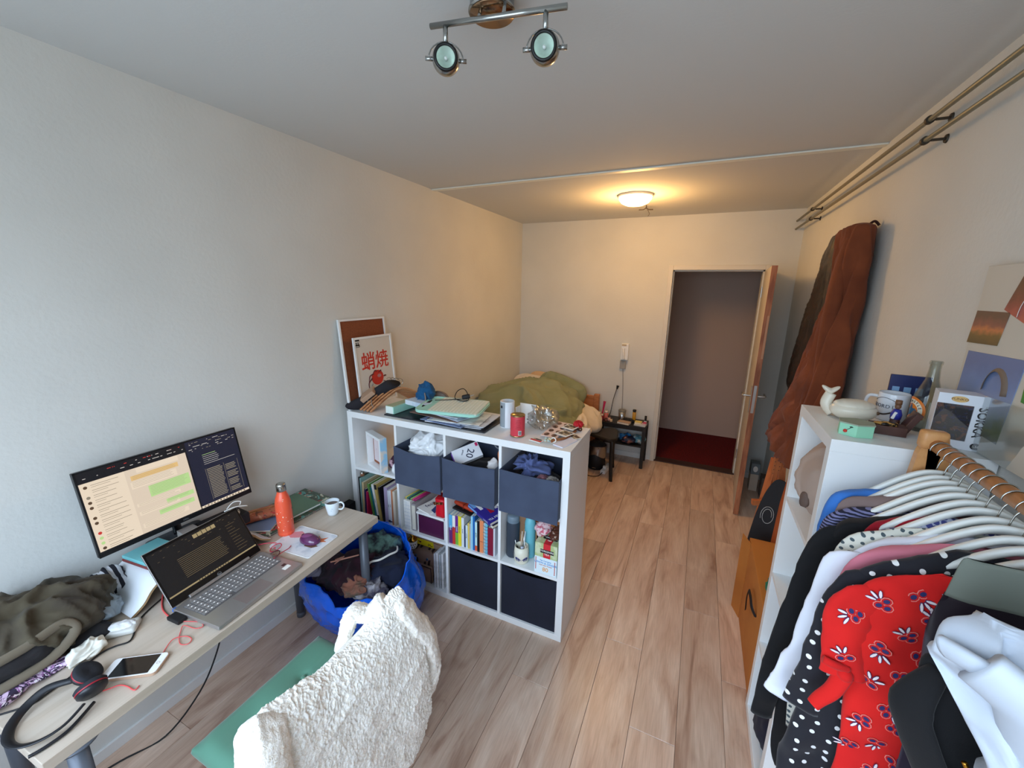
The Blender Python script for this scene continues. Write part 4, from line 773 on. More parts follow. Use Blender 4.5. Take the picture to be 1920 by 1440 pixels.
# photo sheets etc
r_ = root('photo_sheet', 'pink contact sheet of small dark prints on the right end of the cube shelf', 'photos', wc=False, loc=(1.355, 2.035, ZT+.012), rz=R(-4)); r_.rotation_euler = (R(1), R(2), R(-3))
a = MB(); a.bb(-.045, .045, -.125, .125, 0, .003); obj('sheet', a, M('pink_card', (232, 206, 196), r=.6), r_)
for i in range(4):
    for kk in (0, 1): a = MB(); a.sm = False; a.prism([(-.022+.042*kk+.014*math.cos(t), -.095+.062*i+.02*math.sin(t)) for t in [q_*PI/6 for q_ in range(12)]], .0008, base=.0031); obj('print', a, M('sepia_print', (70, 40, 34), r=.5, var=(70, (150, 110, 96), .5, .62)), r_)
for i, (x, y, rz_, lb) in enumerate(((1.415, 2.09, -12, 'instant photo with a pale flower on the pink contact sheet'), (1.415, 1.985, -20, 'instant photo strip with dark faces below the flower photo'))):
    r_ = root('instant_photo', lb, 'photo', wc=False, loc=(x, y, ZT+.021-.004*i), rz=R(rz_))
    a = MB(); a.box((0, 0, 0), (.075, .085, .0016)); obj('paper', a, PAPER, r_); a = MB(); a.box((0, .005, .0012), (.058, .056, .0008)); obj('picture', a, M('photo_dark_%d' % i, (40, 26, 26), r=.35, var=(45, (206, 190, 160), .52, .6)), r_)
r_ = root('instant_photo', 'instant photo of a dark scene lying alone at the right edge of the shelf top', 'photo', wc=False, loc=(1.468, 1.995, ZT+.004), rz=R(-40))
a = MB(); a.box((0, 0, 0), (.07, .05, .0016)); obj('paper', a, PAPER, r_); a = MB(); a.box((0, 0, .0012), (.058, .04, .0008)); obj('picture', a, MC['photo_dark_0'], r_)
a = MB(); a.box((1.448, 1.895, ZT+.003), (.06, .14, .005), rot=(0, R(1.5), R(-17)), bev=.0006); solo('envelope', a, M('lilac_white_paper', (226, 224, 236), r=.7), 'blank white envelope at the front right corner of the shelf top', 'envelope')
r_ = root('ticket', 'white ticket with a red band and small picture at the front edge by the photos', 'ticket', wc=False, loc=(1.305, 1.855, ZT+.004), rz=R(-14))
a = MB(); a.box((0, 0, 0), (.07, .045, .003)); obj('paper', a, PAPER, r_); a = MB(); a.box((0, -.008, .002), (.066, .014, .001)); obj('red_band', a, M('ticket_red', (206, 50, 50), r=.5), r_); a = MB(); a.box((0, .010, .002), (.05, .012, .001)); obj('picture', a, MC['photo_dark_0'], r_)
a = MB(); [a.sph((1.363+.014*math.cos(i*1.3), 1.862+.012*math.sin(i*1.3), ZT+.012+.003*(i % 3)), .008, 2) for i in range(8)]; a.sm = True
solo('bead_flower', a, M('beige_glass_beads', (206, 196, 160), r=.2, var=(90, (150, 180, 190), .45, .6)), 'cluster flower brooch of beige and pale blue beads in front of the photos', 'brooch')
r_ = root('leather_strap', 'curved tan leather wristband on its side beside the bead brooch', 'wristband')
a = MB(); a.tube([(1.385, 1.85, ZT+.012), (1.395, 1.875, ZT+.016), (1.42, 1.90, ZT+.014), (1.44, 1.96, ZT+.01), (1.445, 2.03, ZT+.008), (1.45, 2.08, ZT+.008)], lambda t: (.003, .007), n=8); obj('band', a, M('tan_leather', (150, 92, 54), r=.5), r_)
a = MB(); a.tube([(1.392+.012*math.cos(t), 1.868, ZT+.016+.012*math.sin(t)) for t in [i*PI/5 for i in range(10)]], .003, n=6, closed=True, sub=2); obj('buckle', a, PAPER, r_)
r_ = root('hair_bobble', 'red fabric rose hair bobble on the back right of the shelf top', 'hair accessory')
a = MB(); a.sm = True; a.sph((1.448, 2.13, ZT+.03), (.024, .024, .018), 4, lambda co, n: co+n*.006*math.sin(9*math.atan2(co.y, co.x)+co.z*200)); obj('rose', a, M('rose_red', (196, 28, 36), r=.7), r_)
a = MB(); a.tube([(1.45+.022*math.cos(t), 2.115+.018*math.sin(t), ZT+.006+.004*math.sin(3*t)) for t in [i*PI/6 for i in range(12)]], .0035, n=6, closed=True, sub=3); obj('elastic', a, M('dark_brown_elastic', (70, 44, 36), r=.7), r_)

# ---------------- desk ----------------
DKW = M('desk_top_oak', (198, 184, 168), r=.42, bump=(60, .08, .001), var=(3, (184, 168, 150), .35, .7), scl=(14, .7, 14)); DRZ = R(2.6)
dk = root('desk', 'long pale oak desk with grey tube legs against the left wall', 'desk', wc=False, loc=(.3385, .80, 0), rz=DRZ)
a = MB(); a.box((0, 0, .7125), (.585, 1.22, .034), bev=.002); obj('desk_top', a, DKW, dk)
LG = M('grey_metal_leg', (92, 98, 108), r=.4, m=.2)
for lx, ly in ((.25, .54), (-.245, .52), (.25, -.54), (-.245, -.54)):
    a = MB(); a.sm = True; a.cyl((lx, ly, .03), (lx, ly, .69), .022, n=24); a.cyl((lx, ly, .69), (lx, ly, .6955), .05, n=24); a.lathe([(.022, .03), (.0235, .025), (.023, 0), (.001, 0)], (lx, ly, 0), n=24); obj('leg', a, LG, dk)
ZD = .7300
# monitor: pose solved from its corners
mo = root('monitor', 'black flat monitor showing a cream chat window and a dark document, beside the left wall', 'monitor', wc=False, loc=(.138, .799, 1.088))
mX = Vector((.014, 1, .007)).normalized(); mU = Vector((-.183, -.005, .983)); mU = (mU-mX*mU.dot(mX)).normalized(); mN = mX.cross(mU)
mo.rotation_euler = Matrix((mX, mU, mN)).transposed().to_euler()    # local x right, y up, z towards viewer
mw, mh = .54, .32
BZ = M('monitor_black', (16, 17, 20), r=.35)
a = MB(); a.box((0, 0, -.012), (mw, mh, .02), bev=.003); a.box((0, 0, -.03), (mw*.7, mh*.7, .02), bev=.006); obj('housing', a, BZ, mo)
a = MB()
for b_ in ((-mw/2, -mw/2+.006, -mh/2, mh/2), (mw/2-.006, mw/2, -mh/2, mh/2), (-mw/2, mw/2, mh/2-.006, mh/2), (-mw/2, mw/2, -mh/2, -mh/2+.016)): a.bb(*b_, -.002, .0015)
obj('bezel', a, BZ, mo); a = MB(); text(a, 'DELL', .009, (0, -mh/2+.008, .0018), (1, 0, 0), (0, 1, 0), extrude=.0002); obj('brand_lettering', a, M('logo_silver', (130, 134, 140), r=.3, m=.6), mo)
def scr(name, c, k=1.0):
    m_ = M(name, c, r=.25, emit=k); m_.node_tree.nodes['Principled BSDF'].inputs['Base Color'].default_value = (.008, .008, .01, 1); return m_
a = MB(); SC = [scr('screen_dark', (22, 22, 24), .5), scr('screen_cream', (242, 224, 200), .62), scr('screen_beige', (230, 212, 190), .62), scr('screen_green', (190, 226, 150), .62), scr('screen_navy', (30, 32, 52), .6), scr('screen_text_white', (214, 208, 200), .6), scr('screen_text_grey', (150, 140, 122), .6), scr('screen_avatar', (96, 74, 52), .55), scr('screen_orange', (236, 196, 130), .62), scr('screen_red', (210, 60, 50), .6)]
x0, y0_, sx_, sy_ = -mw/2+.006, -mh/2+.016, mw-.012, mh-.022; lay = [0]
def sr(u0, u1, v0, v1, mi, dz=.0002):
    """screen rectangle in 0..1 coordinates, v from the top"""
    a.mi = mi; z = dz; a.bb(x0+u0*sx_, x0+u1*sx_, y0_+(1-v1)*sy_, y0_+(1-v0)*sy_, z-.0002, z)
sr(0, 1, 0, 1, 0); sr(.0, .615, .13, .985, 2, .0004); sr(0, .235, .13, .985, 1, .0006); sr(.625, 1, .0, .955, 4, .0004); sr(.615, 1, .955, .985, 1, .0006); sr(.615, .625, .05, .99, 0, .0006); sr(.30, .56, .135, .20, 1, .0006)
random.seed(3)
for i in range(34): u = random.uniform(.02, .60); sr(u, u+.004+random.random()*.014, .03+.045*(i % 2), .038+.045*(i % 2), 5 if i % 4 else 9, .0006)
for i in range(46): u = random.uniform(.64, .98); v = random.choice([.03, .05, .085, .10, .12, .145]); sr(u, u+.006+random.random()*.018, v, v+.007, 5 if i % 3 else 6, .0006)
for i in range(13):
    v = .17+.064*i; sr(.055, .055+random.uniform(.10, .16), v, v+.005, 6, .0008); sr(.055, .055+random.uniform(.05, .11), v+.024, v+.028, 6, .0008)
    if i in (0, 2, 3, 4, 6, 7, 9, 10, 11, 12):
        a.mi = (7, 7, 6, 7, 7, 7, 7, 7, 7, 9, 3, 3, 7)[i]; cx, cy = x0+.028*sx_, y0_+(1-v-.014)*sy_
        a.prism([(cx+.0055*math.cos(t), cy+.0055*math.sin(t)) for t in [q_*PI/6 for q_ in range(12)]], .0003, base=.0006)
for i, (u0, u1, v0, v1, mi) in enumerate(((.26, .55, .22, .28, 8), (.25, .53, .30, .39, 1), (.34, .60, .41, .56, 3), (.25, .52, .59, .63, 1), (.42, .60, .66, .72, 3), (.25, .50, .70, .75, 1), (.36, .59, .77, .83, 3), (.25, .54, .86, .92, 1))):
    sr(u0, u1, v0, v1, mi, .0006); n_ = max(1, int((v1-v0)/.02))
    for kk in range(n_): sr(u0+.01, u1-.012-.03*random.random(), v0+.008+.019*kk, v0+.0105+.019*kk, 6, .0008)
for i in range(6): sr(.72, .72+random.uniform(.10, .24), .24+.028*i, .245+.028*i, 5 if i else 3, .0006)
for i in range(19): sr(.725, .845-.02*random.random(), .46+.024*i, .471+.024*i, 6, .0006); sr(.865, .955-.03*random.random(), .46+.024*i, .471+.024*i, 6, .0006) if i % 5 else None
for u in (.715, .855, .965): sr(u, u+.002, .45, .92, 6, .0006)
for i in range(14): u = .64+.024*i; sr(u, u+.012, .962, .978, 7 if i % 2 else 6, .0008)
o_ = obj('screen', a, SC, mo); o_['kind'] = 'stuff' if False else ''; del o_['kind']
st = root('monitor_stand', 'black pillar stand of the monitor on the bent white riser', 'monitor stand'); WC.remove(st); bpy.data.objects.remove(st)
inv = Matrix((mX, mU, mN))
def loc_(p): return inv @ (Vector(p)-Vector((.138, .799, 1.088)))
a = MB(); a.sm = True; a.tube([loc_((.085, .80, .855)), loc_((.07, .80, .95)), loc_((.075, .80, 1.07)), loc_((.10, .80, 1.10))], lambda t: (.011, .028), n=12); obj('stand_column', a, BZ, mo)
a = MB(); pts_ = rrect(.20, .15, .02); vs = a.prism(pts_, .008); a.xf(Matrix.Identity(4)); 
for v in a.b.verts: v.co = loc_((.105+v.co.y, .80+v.co.x, .8365+v.co.z))
obj('stand_base', a, M('monitor_grey', (60, 64, 70), r=.4), mo)
# bent white riser
RW = M('riser_white', (232, 236, 240), r=.3)
rs = root('monitor_riser', 'bent plywood riser with a white laminate top under the monitor', 'riser')
yy0, yy1, top = .555, 1.02, .8255
prof = [(yy0-.025, ZD+.004), (yy0+.015, ZD+.03), (yy0+.045, ZD+.066), (yy0+.08, top-.008), (yy0+.13, top), (yy0+.2, top), (yy1-.2, top), (yy1-.13, top), (yy1-.08, top-.008), (yy1-.045, ZD+.066), (yy1-.015, ZD+.03), (yy1+.025, ZD+.004)]
P_ = smooth([Vector((0, p[0], p[1])) for p in prof], 5)
def sheet(off0, off1, xa, xb):
    a = MB(); a.sm = True; rows0 = []; rows1 = []
    for i, p in enumerate(P_):
        t = (P_[min(i+1, len(P_)-1)]-P_[max(i-1, 0)]).normalized(); nn = Vector((0, -t.z, t.y))
        rows0.append([Vector((xa, 0, 0))+p+nn*off1, Vector((xb, 0, 0))+p+nn*off1]); rows1.append([Vector((xa, 0, 0))+p+nn*off0, Vector((xb, 0, 0))+p+nn*off0])
    a.grid(rows0); a.grid(rows1); a.sm = False
    for kx in (0, 1): a.grid([[r__[kx] for r__ in rows0], [r__[kx] for r__ in rows1]])
    a.grid([rows0[0], rows1[0]]); a.grid([rows0[-1], rows1[-1]]); return a
obj('plywood', sheet(-.004, .004, .045, .305), M('birch_ply_edge', (176, 144, 104), r=.6), rs); obj('white_laminate', sheet(.0041, .0052, .0445, .3055), RW, rs)
# book/box on riser
zr = top+.0055
r_ = root('hardback_book', 'thick teal and maroon book on the near end of the white riser', 'book', wc=False, loc=(.165, .668, zr), rz=R(6))
a = MB(); a.bb(-.10, .10, -.045, .085, .0, .012, bev=.004); obj('maroon_case', a, M('maroon_case', (128, 62, 60), r=.4), r_)
a = MB(); a.bb(-.098, .098, -.043, .083, .0125, .026, bev=.002); obj('teal_case', a, M('teal_case', (120, 196, 200), r=.4), r_)
a = MB(); a.bb(.095, .0985, -.035, .075, .013, .0255); text(a, 'S O', .012, (.0990, .055, .0195), (0, 1, 0), (0, 0, 1)); obj('end_label', a, M('pale_teal_print', (214, 240, 240), r=.4), r_)
a = MB(); a.box((.13, .80, zr+.05), (.05, .07, .085), rot=(0, 0, R(8)), bev=.003); r_ = root('small_box', 'black box under the right half of the monitor', 'box'); obj('carton', a, M('black_carton', (24, 24, 28), r=.5), r_); bpy.data.objects.remove(r_.children[0]); WC.remove(r_); bpy.data.objects.remove(r_)
r_ = root('headphone_case', 'black case lettered ZARK with a checked pompom, standing behind the laptop lid', 'case', wc=False, loc=(.185, .925, zr), rz=R(-3))
a = MB(); a.bb(-.055, .055, -.085, .085, 0, .052, bev=.006); obj('case', a, M('case_black', (26, 27, 32), r=.45), r_)
a = MB(); text(a, 'ZARK', .026, (.056, -.04, .03), (0, 1, 0), (0, 0, 1)); obj('lettering', a, PAPER, r_)
a = MB(); a.box((-.005, -.125, .03), (.07, .06, .06), bev=.002); obj('grey_block', a, M('warm_grey_block', (140, 132, 126), r=.7), r_)
a = MB(); a.sm = True; a.sph((.028, .025, .062), (.024, .03, .024), 3, lambda co, n: co+n*.004*noise.noise(co*90)); obj('pompom', a, M('zebra_print', (230, 228, 206), r=.8, var=(60, (24, 24, 28), .48, .52)), r_)
a = MB(); a.tube([(.02, .0, .085), (.03, .04, .09), (.035, .08, .078), (.03, .09, .07)], .0025, n=6); a.tube([(.0, .02, .08), (.0, .05, .1), (.01, .075, .095), (.01, .07, .08)], .002, n=6); obj('white_cord', a, PAPER, r_)

# laptop
lpX = Vector((-.10, .995, 0)).normalized(); lp_ = root('laptop', 'open silver laptop showing a dark document, in front of the monitor', 'laptop', wc=False, loc=(.498, .797, ZD+.0005)); la = math.atan2(lpX.y, lpX.x); lp_.rotation_euler.z = la
SLV = M('laptop_silver', (176, 172, 170), r=.32, m=.75); lw, ld = .356, .232
a = MB(); a.box((0, 0, .008), (lw, ld, .014), bev=.003); obj('base', a, SLV, lp_)
# local: x along width (to the right seen from the chair), y towards the wall
a = MB(); a.box((.0, .035, .0153), (.315, .115, .0006)); obj('keyboard_well', a, M('keyboard_grey', (112, 110, 112), r=.4, m=.5), lp_)
KB = M('key_silver', (150, 148, 148), r=.4, m=.4); me0 = None
for row in range(6):
    n_ = 15
    for c in range(n_):
        kx, ky = -.147+c*.021, .082-row*.0182
        if row == 5 and 4 < c < 9: continue
        if me0 is None:
            m_ = MB(); m_.box((0, 0, 0), (.0185, .0155, .0015), bev=.0004); ko = obj('key', m_, KB, lp_); me0 = ko.data
        else: ko = bpy.data.objects.new('key', me0); COL.objects.link(ko); ko.parent = lp_
        ko.location = (kx, ky, .0165)
a = MB(); a.box((.0005, -.009, .0165), (.078, .0155, .0015)); obj('space_bar', a, KB, lp_)
a = MB()
for row in range(6):
    for c in range(15):
        if row == 5 and 4 < c < 9: continue
        a.box((-.147+c*.021+.001, .082-row*.0182, .01735), (.004, .004, .0003))
o_ = obj('key_legends', a, M('key_legend_white', (236, 236, 236), r=.5, emit=.25), lp_); o_['kind'] = 'stuff'
a = MB(); a.box((-.01, -.07, .0151), (.115, .068, .0004)); obj('touchpad', a, M('touchpad_rose', (160, 146, 142), r=.3, m=.6), lp_)
a = MB(); a.box((.135, -.075, .0154), (.03, .02, .0004), rot=(0, 0, 0)); obj('sticker', a, PAPER, lp_)
a = MB(); a.box((.142, -.052, .0154), (.016, .014, .0004)); obj('dark_sticker', a, M('dark_sticker', (70, 40, 40), r=.5), lp_)
# lid from solved pose
lX = lpX; lU = Vector((-.532, -.008, .847)); lU = (lU-lX*lU.dot(lX)).normalized(); lN = lX.cross(lU); base0 = Vector((.498, .797, ZD))+Matrix.Rotation(la, 3, 'Z') @ Vector((0, ld/2, .018)); 
lid = MB(); hh = .222
lm = Matrix((lX, lU, lN)).transposed()
def lidM(): 
    m_ = lm.to_4x4(); m_.translation = base0; return (Matrix.Translation(lp_.location) @ RZ(la)).inverted() @ m_
lid.box((0, hh/2, -.004), (lw, hh, .006), bev=.002); LM = lidM(); lid.xf(LM); ldo = obj('lid', lid, SLV, lp_)
a = MB(); a.box((0, hh/2, -.0005), (lw-.004, hh-.004, .0015)); a.xf(LM); obj('bezel', a, M('glossy_black_bezel', (12, 12, 14), r=.15), ldo)
a = MB(); x0, y0_, sx_, sy_ = -lw/2+.008, .030, lw-.016, hh-.042
SC2 = [scr('screen_black', (20, 19, 17), .5), scr('screen_text_dim', (132, 116, 84), .55), scr('screen_khaki', (170, 152, 112), .6)]
sr(0, 1, 0, 1, 0, .0009)
for i in range(12): sr(.22, .72-.04*random.random(), .36+.038*i, .368+.038*i, 1, .0011)
for i in range(5): sr(.455+.052*i, .50+.052*i, .045, .13, 2, .0011)
for i in range(30): u = random.uniform(.03, .95); v = random.choice([.03, .06, .12, .18, .22]); sr(u, u+.02, v, v+.006, 1, .0011)
sr(0, 1, .955, .985, 2, .0011)
for i in range(12): sr(.30+.03*i, .312+.03*i, .96, .98, 0, .0013)
for i in range(10): sr(.80, .86+.08*random.random(), .22+.07*i, .226+.07*i, 1, .0011)
a.xf(LM); obj('screen', a, SC2, ldo)
a = MB(); text(a, 'hp', .010, (0, .014, .0005), (1, 0, 0), (0, 1, 0), extrude=.0002); a.tube([(.0075*math.cos(t), .014+.0075*math.sin(t), .0006) for t in [i*PI/10 for i in range(20)]], .0004, n=4, closed=True, sub=1); a.xf(LM); obj('logo', a, M('logo_grey', (150, 150, 150), r=.3), ldo)
a = MB(); a.box((0, .004, .004), (.24, .012, .008), bev=.002); a.xf(LM); obj('hinge_bar', a, SLV, lp_)
a = MB(); a.sm = True; a.sph((.40, .617, ZD+.008), (.010, .010, .008), 2); solo('blue_marker', a, M('blue_plastic', (50, 110, 200), r=.4), 'tiny blue plug at the left rear corner of the laptop', 'plug')

# bottle
bo = root('steel_bottle', 'orange speckled drinking bottle with a steel cap on the desk', 'bottle', wc=False, loc=(.318, 1.117, ZD+.0005))
a = MB(); a.sm = True; a.lathe([(.001, 0), (.033, 0), (.0355, .003), (.0355, .018), (.0348, .019), (.0355, .020), (.0355, .135), (.034, .165), (.029, .190), (.022, .208), (.019, .218), (.0185, .222), (.001, .222)], n=48)
obj('body', a, M('coral_orange_paint', (236, 92, 60), r=.28, coat=.3, var=(55, (120, 60, 40), .70, .72)), bo)
a = MB(); a.sm = True; a.lathe([(.0195, .222), (.021, .224), (.021, .252), (.019, .258), (.012, .261), (.001, .262)], n=40); obj('cap', a, M('brushed_cap', (180, 178, 172), r=.22, m=1), bo)
random.seed(7); PS = M('white_splatter', (244, 214, 190), r=.5)
a = MB()
for i in range(40):
    an = R(-160)+random.random()*R(200); z = random.uniform(.03, .19); rad = .0357 if z < .135 else .0357-(z-.135)*.09; w_ = random.uniform(.0012, .005)
    oncyl(a, (0, 0, 0), rad, an, z, w_, w_*random.uniform(.4, 1.6))
o_ = obj('splatter', a, PS, bo); o_['kind'] = 'stuff'
# espresso cup with handle
cu = root('coffee_cup', 'small white cup of coffee near the far corner of the desk', 'cup', wc=False, loc=(.381, 1.336, ZD+.0005))
a = MB(); a.sm = True; a.lathe([(.001, .002), (.020, .002), (.021, 0), (.024, 0), (.027, .012), (.033, .045), (.0355, .072), (.0345, .073), (.031, .045), (.024, .012), (.001, .007)], n=40); obj('cup', a, M('white_porcelain', (226, 236, 242), r=.15), cu)
a = MB(); a.sm = True; a.lathe([(.001, .056), (.0315, .056)], n=40); obj('coffee', a, M('milky_coffee', (96, 70, 54), r=.1), cu)
a = MB(); a.sm = True; hd_ = Vector((.86, .5, 0)); a.tube([hd_*.032+Vector((0, 0, .062)), hd_*.045+Vector((0, 0, .066)), hd_*.056+Vector((0, 0, .055)), hd_*.056+Vector((0, 0, .038)), hd_*.045+Vector((0, 0, .026)), hd_*.028+Vector((0, 0, .028))], .0042, n=10); obj('handle', a, MC['white_porcelain'], cu)
a = MB(); an = R(-62)
for (du, dz_) in ((0, 0), (.3, .006), (.15, -.006)): oncyl(a, (0, 0, 0), .0318+.003*(dz_ > 0), an+du, .040+dz_, .006, .003)
obj('faint_print', a, M('grey_blue_print', (186, 200, 216), r=.3), cu)
# notebooks far end
def flat(name, label, cat, c, dims, rz_, mats, group=None):
    r_ = root(name, label, cat, group, wc=False, loc=c, rz=rz_); return r_
r_ = flat('patterned_folder', 'large tropical patterned folder lying against the wall at the far end of the desk', 'folder', (.155, 1.245, ZD+.0005), 0, R(-90-2), 0)
FL = M('tropical_print', (84, 104, 74), r=.4, var=(9, (214, 206, 186), .46, .56))
def floralmat(name, base, blobs):
    mt = bpy.data.materials.new(name); mt.use_nodes = True; t = mt.node_tree; b = t.nodes['Principled BSDF']; b.inputs['Roughness'].default_value = .4
    c = nd(t, 'ShaderNodeTexCoord'); last = None
    col = lin(base)
    for i, (sc_, rgb, th, dist) in enumerate(blobs):
        n = nd(t, 'ShaderNodeTexNoise'); n.inputs['Scale'].default_value = sc_; n.inputs['Detail'].default_value = 2; n.inputs['Distortion'].default_value = dist
        ad = nd(t, 'ShaderNodeVectorMath', operation='ADD'); ad.inputs[1].default_value = (i*3.3, i*1.7, i*5.1); t.links.new(c.outputs['Object'], ad.inputs[0]); t.links.new(ad.outputs[0], n.inputs[0])
        gt = nd(t, 'ShaderNodeMapRange'); gt.inputs[1].default_value = th; gt.inputs[2].default_value = th+.02; t.links.new(n.outputs[0], gt.inputs[0])
        mx = nd(t, 'ShaderNodeMix', data_type='RGBA'); t.links.new(gt.outputs[0], mx.inputs[0]); mx.inputs[7].default_value = lin(rgb)
        if last: t.links.new(last, mx.inputs[6])
        else: mx.inputs[6].default_value = col
        last = mx.outputs[2]
    t.links.new(last, b.inputs['Base Color']); MC[name] = mt; return mt
TP = floralmat('tropical_floral', (70, 84, 66), [(9, (206, 204, 180), .55, 3), (14, (200, 60, 60), .60, 2), (11, (96, 160, 150), .62, 2), (22, (40, 60, 50), .62, 4)])
a = MB(); a.box((0, 0, .006), (.40, .26, .012), bev=.004); obj('cover', a, TP, r_); a = MB(); a.box((0, -.001, .006), (.402, .262, .004)); obj('pages', a, PAPER, r_)
r_ = flat('notebook', 'green covered notebook with a rounded white edge on the tropical folder', 'notebook', (.165, 1.275, ZD+.0135), 0, R(-90-4), 0)
a = MB(); a.box((0, 0, .0135), (.175, .205, .003), bev=.001); a.box((0, 0, .0015), (.175, .205, .003), bev=.001); obj('cover', a, M('sage_green_cover', (92, 120, 98), r=.6), r_); a = MB(); a.box((.0, .0, .0075), (.171, .201, .009), bev=.002); obj('pages', a, PAPER, r_)
r_ = flat('blue_book', 'pale blue booklet under the orange pencil pouch', 'book', (.155, 1.10, ZD+.0135), 0, R(-60), 0); a = MB(); a.box((0, 0, .005), (.15, .16, .009), bev=.001); obj('cover', a, M('powder_blue_cover', (120, 140, 176), r=.5), r_); a = MB(); a.box((0, 0, .0048), (.151, .161, .006)); obj('pages', a, PAGES, r_)
pp = flat('pencil_pouch', 'orange brown leather look pencil pouch at the wall behind the orange bottle', 'pouch', (.13, 1.14, ZD+.024), 0, R(62), 0)
a = MB(); a.sm = True; a.box((0, 0, .02), (.205, .085, .038), bev=.016); obj('pouch', a, floralmat('sunset_print', (186, 104, 70), [(12, (214, 150, 110), .52, 2), (20, (190, 60, 50), .6, 2), (16, (120, 70, 50), .62, 2)]), pp)
a = MB(); a.tube([(-.095, 0, .0395), (0, .004, .0405), (.095, 0, .0395)], .0015, n=6); obj('zip', a, M('brass', (170, 130, 70), r=.3, m=1), pp)
# mouse pad, mouse
mp = flat('mouse_pad', 'white mouse mat printed with a fox picture on the desk', 'mouse mat', (.452, 1.108, ZD+.0004), 0, R(5), 0)
a = MB(); a.prism(rrect(.235, .18, .012), .0025); obj('mat', a, M('mat_white', (222, 226, 232), r=.5, var=(20, (196, 204, 214), .5, .62)), mp)
a = MB(); a.tube([(p[0], p[1], .0022) for p in rrect(.233, .178, .012)], .0013, n=6, sub=1, closed=True); obj('edge', a, PAPER, mp)
FX = [M('fox_orange', (206, 112, 70), r=.5), M('fox_pink', (216, 140, 150), r=.5), M('fox_brown', (120, 84, 70), r=.5)]
a = MB(); a.mi = 0; a.prism([(.02, .0), (.04, .03), (.035, .055), (.06, .04), (.085, .06), (.08, .035), (.10, .03), (.07, .015), (.06, -.015), (.03, -.02)], .0003, base=.0026)
a.mi = 1; a.prism([(-.11, .03), (-.07, .055), (-.03, .04), (-.045, .01), (-.08, -.005), (-.1, .005)], .0003, base=.0026); a.mi = 2; a.prism([(.01, -.01), (.03, .02), (.05, .0), (.09, -.01), (.07, -.03), (.03, -.03)], .0003, base=.0028); o_ = obj('fox_print', a, FX, mp); o_['kind'] = 'stuff'
ms = flat('mouse', 'purple two tone computer mouse on the white mat', 'mouse', (.480, 1.115, ZD+.0034), 0, R(100), 0)
def mousef(co, n): z = max(co.z, -.2*.018); return Vector((co.x*(1-.12*co.y/.05), co.y, max(co.z, -.004)+.004))
a = MB(); a.sm = True; a.sph((0, 0, .002), (.031, .052, .030), 4, mousef); obj('shell', a, M('purple_mouse', (92, 44, 84), r=.2, coat=.4), ms)
a = MB(); a.sm = True; a.sph((.001, .006, .0045), (.0265, .043, .030), 4, mousef); obj('top_cover', a, M('mauve_top', (122, 66, 106), r=.4), ms)
a = MB(); a.sm = True; a.cyl((-.004, .034, .027), (.004, .034, .027), .006, n=16); obj('wheel', a, BLK, ms)
# glasses: red frame arms + lanyard
gs = root('spectacles', 'red and black framed spectacles lying between the laptop and the mouse mat', 'glasses')
GR = M('red_acetate', (190, 40, 66), r=.3)
for i, (cx_, cy_) in enumerate(((.405, 1.002), (.445, .965))):
    a = MB(); a.tube([(cx_+.026*math.cos(t)+.004*math.sin(t), cy_+.019*math.sin(t), ZD+.020+.012*math.sin(t+.5)) for t in [q_*PI/8 for q_ in range(16)]], .0019, n=6, closed=True, sub=2); obj('rim', a, M('black_red_frame', (60, 20, 28), r=.3) if i else GR, gs)
    a = MB(); a.sm = True; v0 = [Vector((cx_+.025*math.cos(t)+.004*math.sin(t), cy_+.018*math.sin(t), ZD+.020+.012*math.sin(t+.5))) for t in [q_*PI/8 for q_ in range(16)]]; vs = [a.b.verts.new(p) for p in v0]; a.b.faces.new(vs); obj('lens', a, thin_glass('lens_glass', (.9, .88, .86), .1), gs)
a = MB(); a.tube([(.425, .985, ZD+.03), (.42, .99, ZD+.034), (.417, .982, ZD+.031)], .0018, n=6); obj('bridge', a, GR, gs)
a = MB(); a.tube([(.385, 1.02, ZD+.026), (.36, 1.0, ZD+.03), (.33, .97, ZD+.03), (.30, .965, ZD+.012), (.29, .975, ZD+.004)], .002, n=6); obj('temple', a, GR, gs)
a = MB(); a.tube([(.465, .95, ZD+.02), (.46, .99, ZD+.02), (.45, 1.03, ZD+.012), (.43, 1.055, ZD+.004)], .002, n=6); obj('temple', a, GR, gs)
# near-end things: phone, headphones, dongle, red cable, tissue pack
ph_ = root('phone', 'white and gold smartphone lying face up near the desk edge', 'phone', wc=False, loc=(.545, .438, ZD+.0005)); 
ph_.rotation_euler.z = math.atan2(.482-.40, .605-.485)+R(1)
a = MB(); a.prism(rrect(.152, .077, .012), .008); obj('case', a, M('gold_case', (196, 164, 140), r=.3, m=.4), ph_)
a = MB(); a.prism(rrect(.148, .073, .011), .0009, base=.008); obj('white_face', a, M('phone_white', (236, 238, 240), r=.2), ph_)
a = MB(); a.box((0, 0, .0092), (.106, .066, .0006)); obj('dark_screen', a, M('phone_screen_black', (14, 15, 18), r=.08), ph_)
a = MB(); a.lathe([(.0035, .0091), (.0045, .0093), (.0045, .0091)], (.063, 0, 0), n=16); obj('home_button', a, MC['gold_case'], ph_)
RD = M('red_cable_rubber', (222, 84, 84), r=.4)
a = MB(); zc = ZD+.003
a.tube([(.25, .672, zc), (.262, .648, zc+.01), (.30, .622, zc), (.352, .60, zc), (.408, .592, zc), (.425, .594, zc)], .0026, n=6); solo('audio_cable', a, RD, 'thick red cable from the laptop to the black adapter', 'cable')
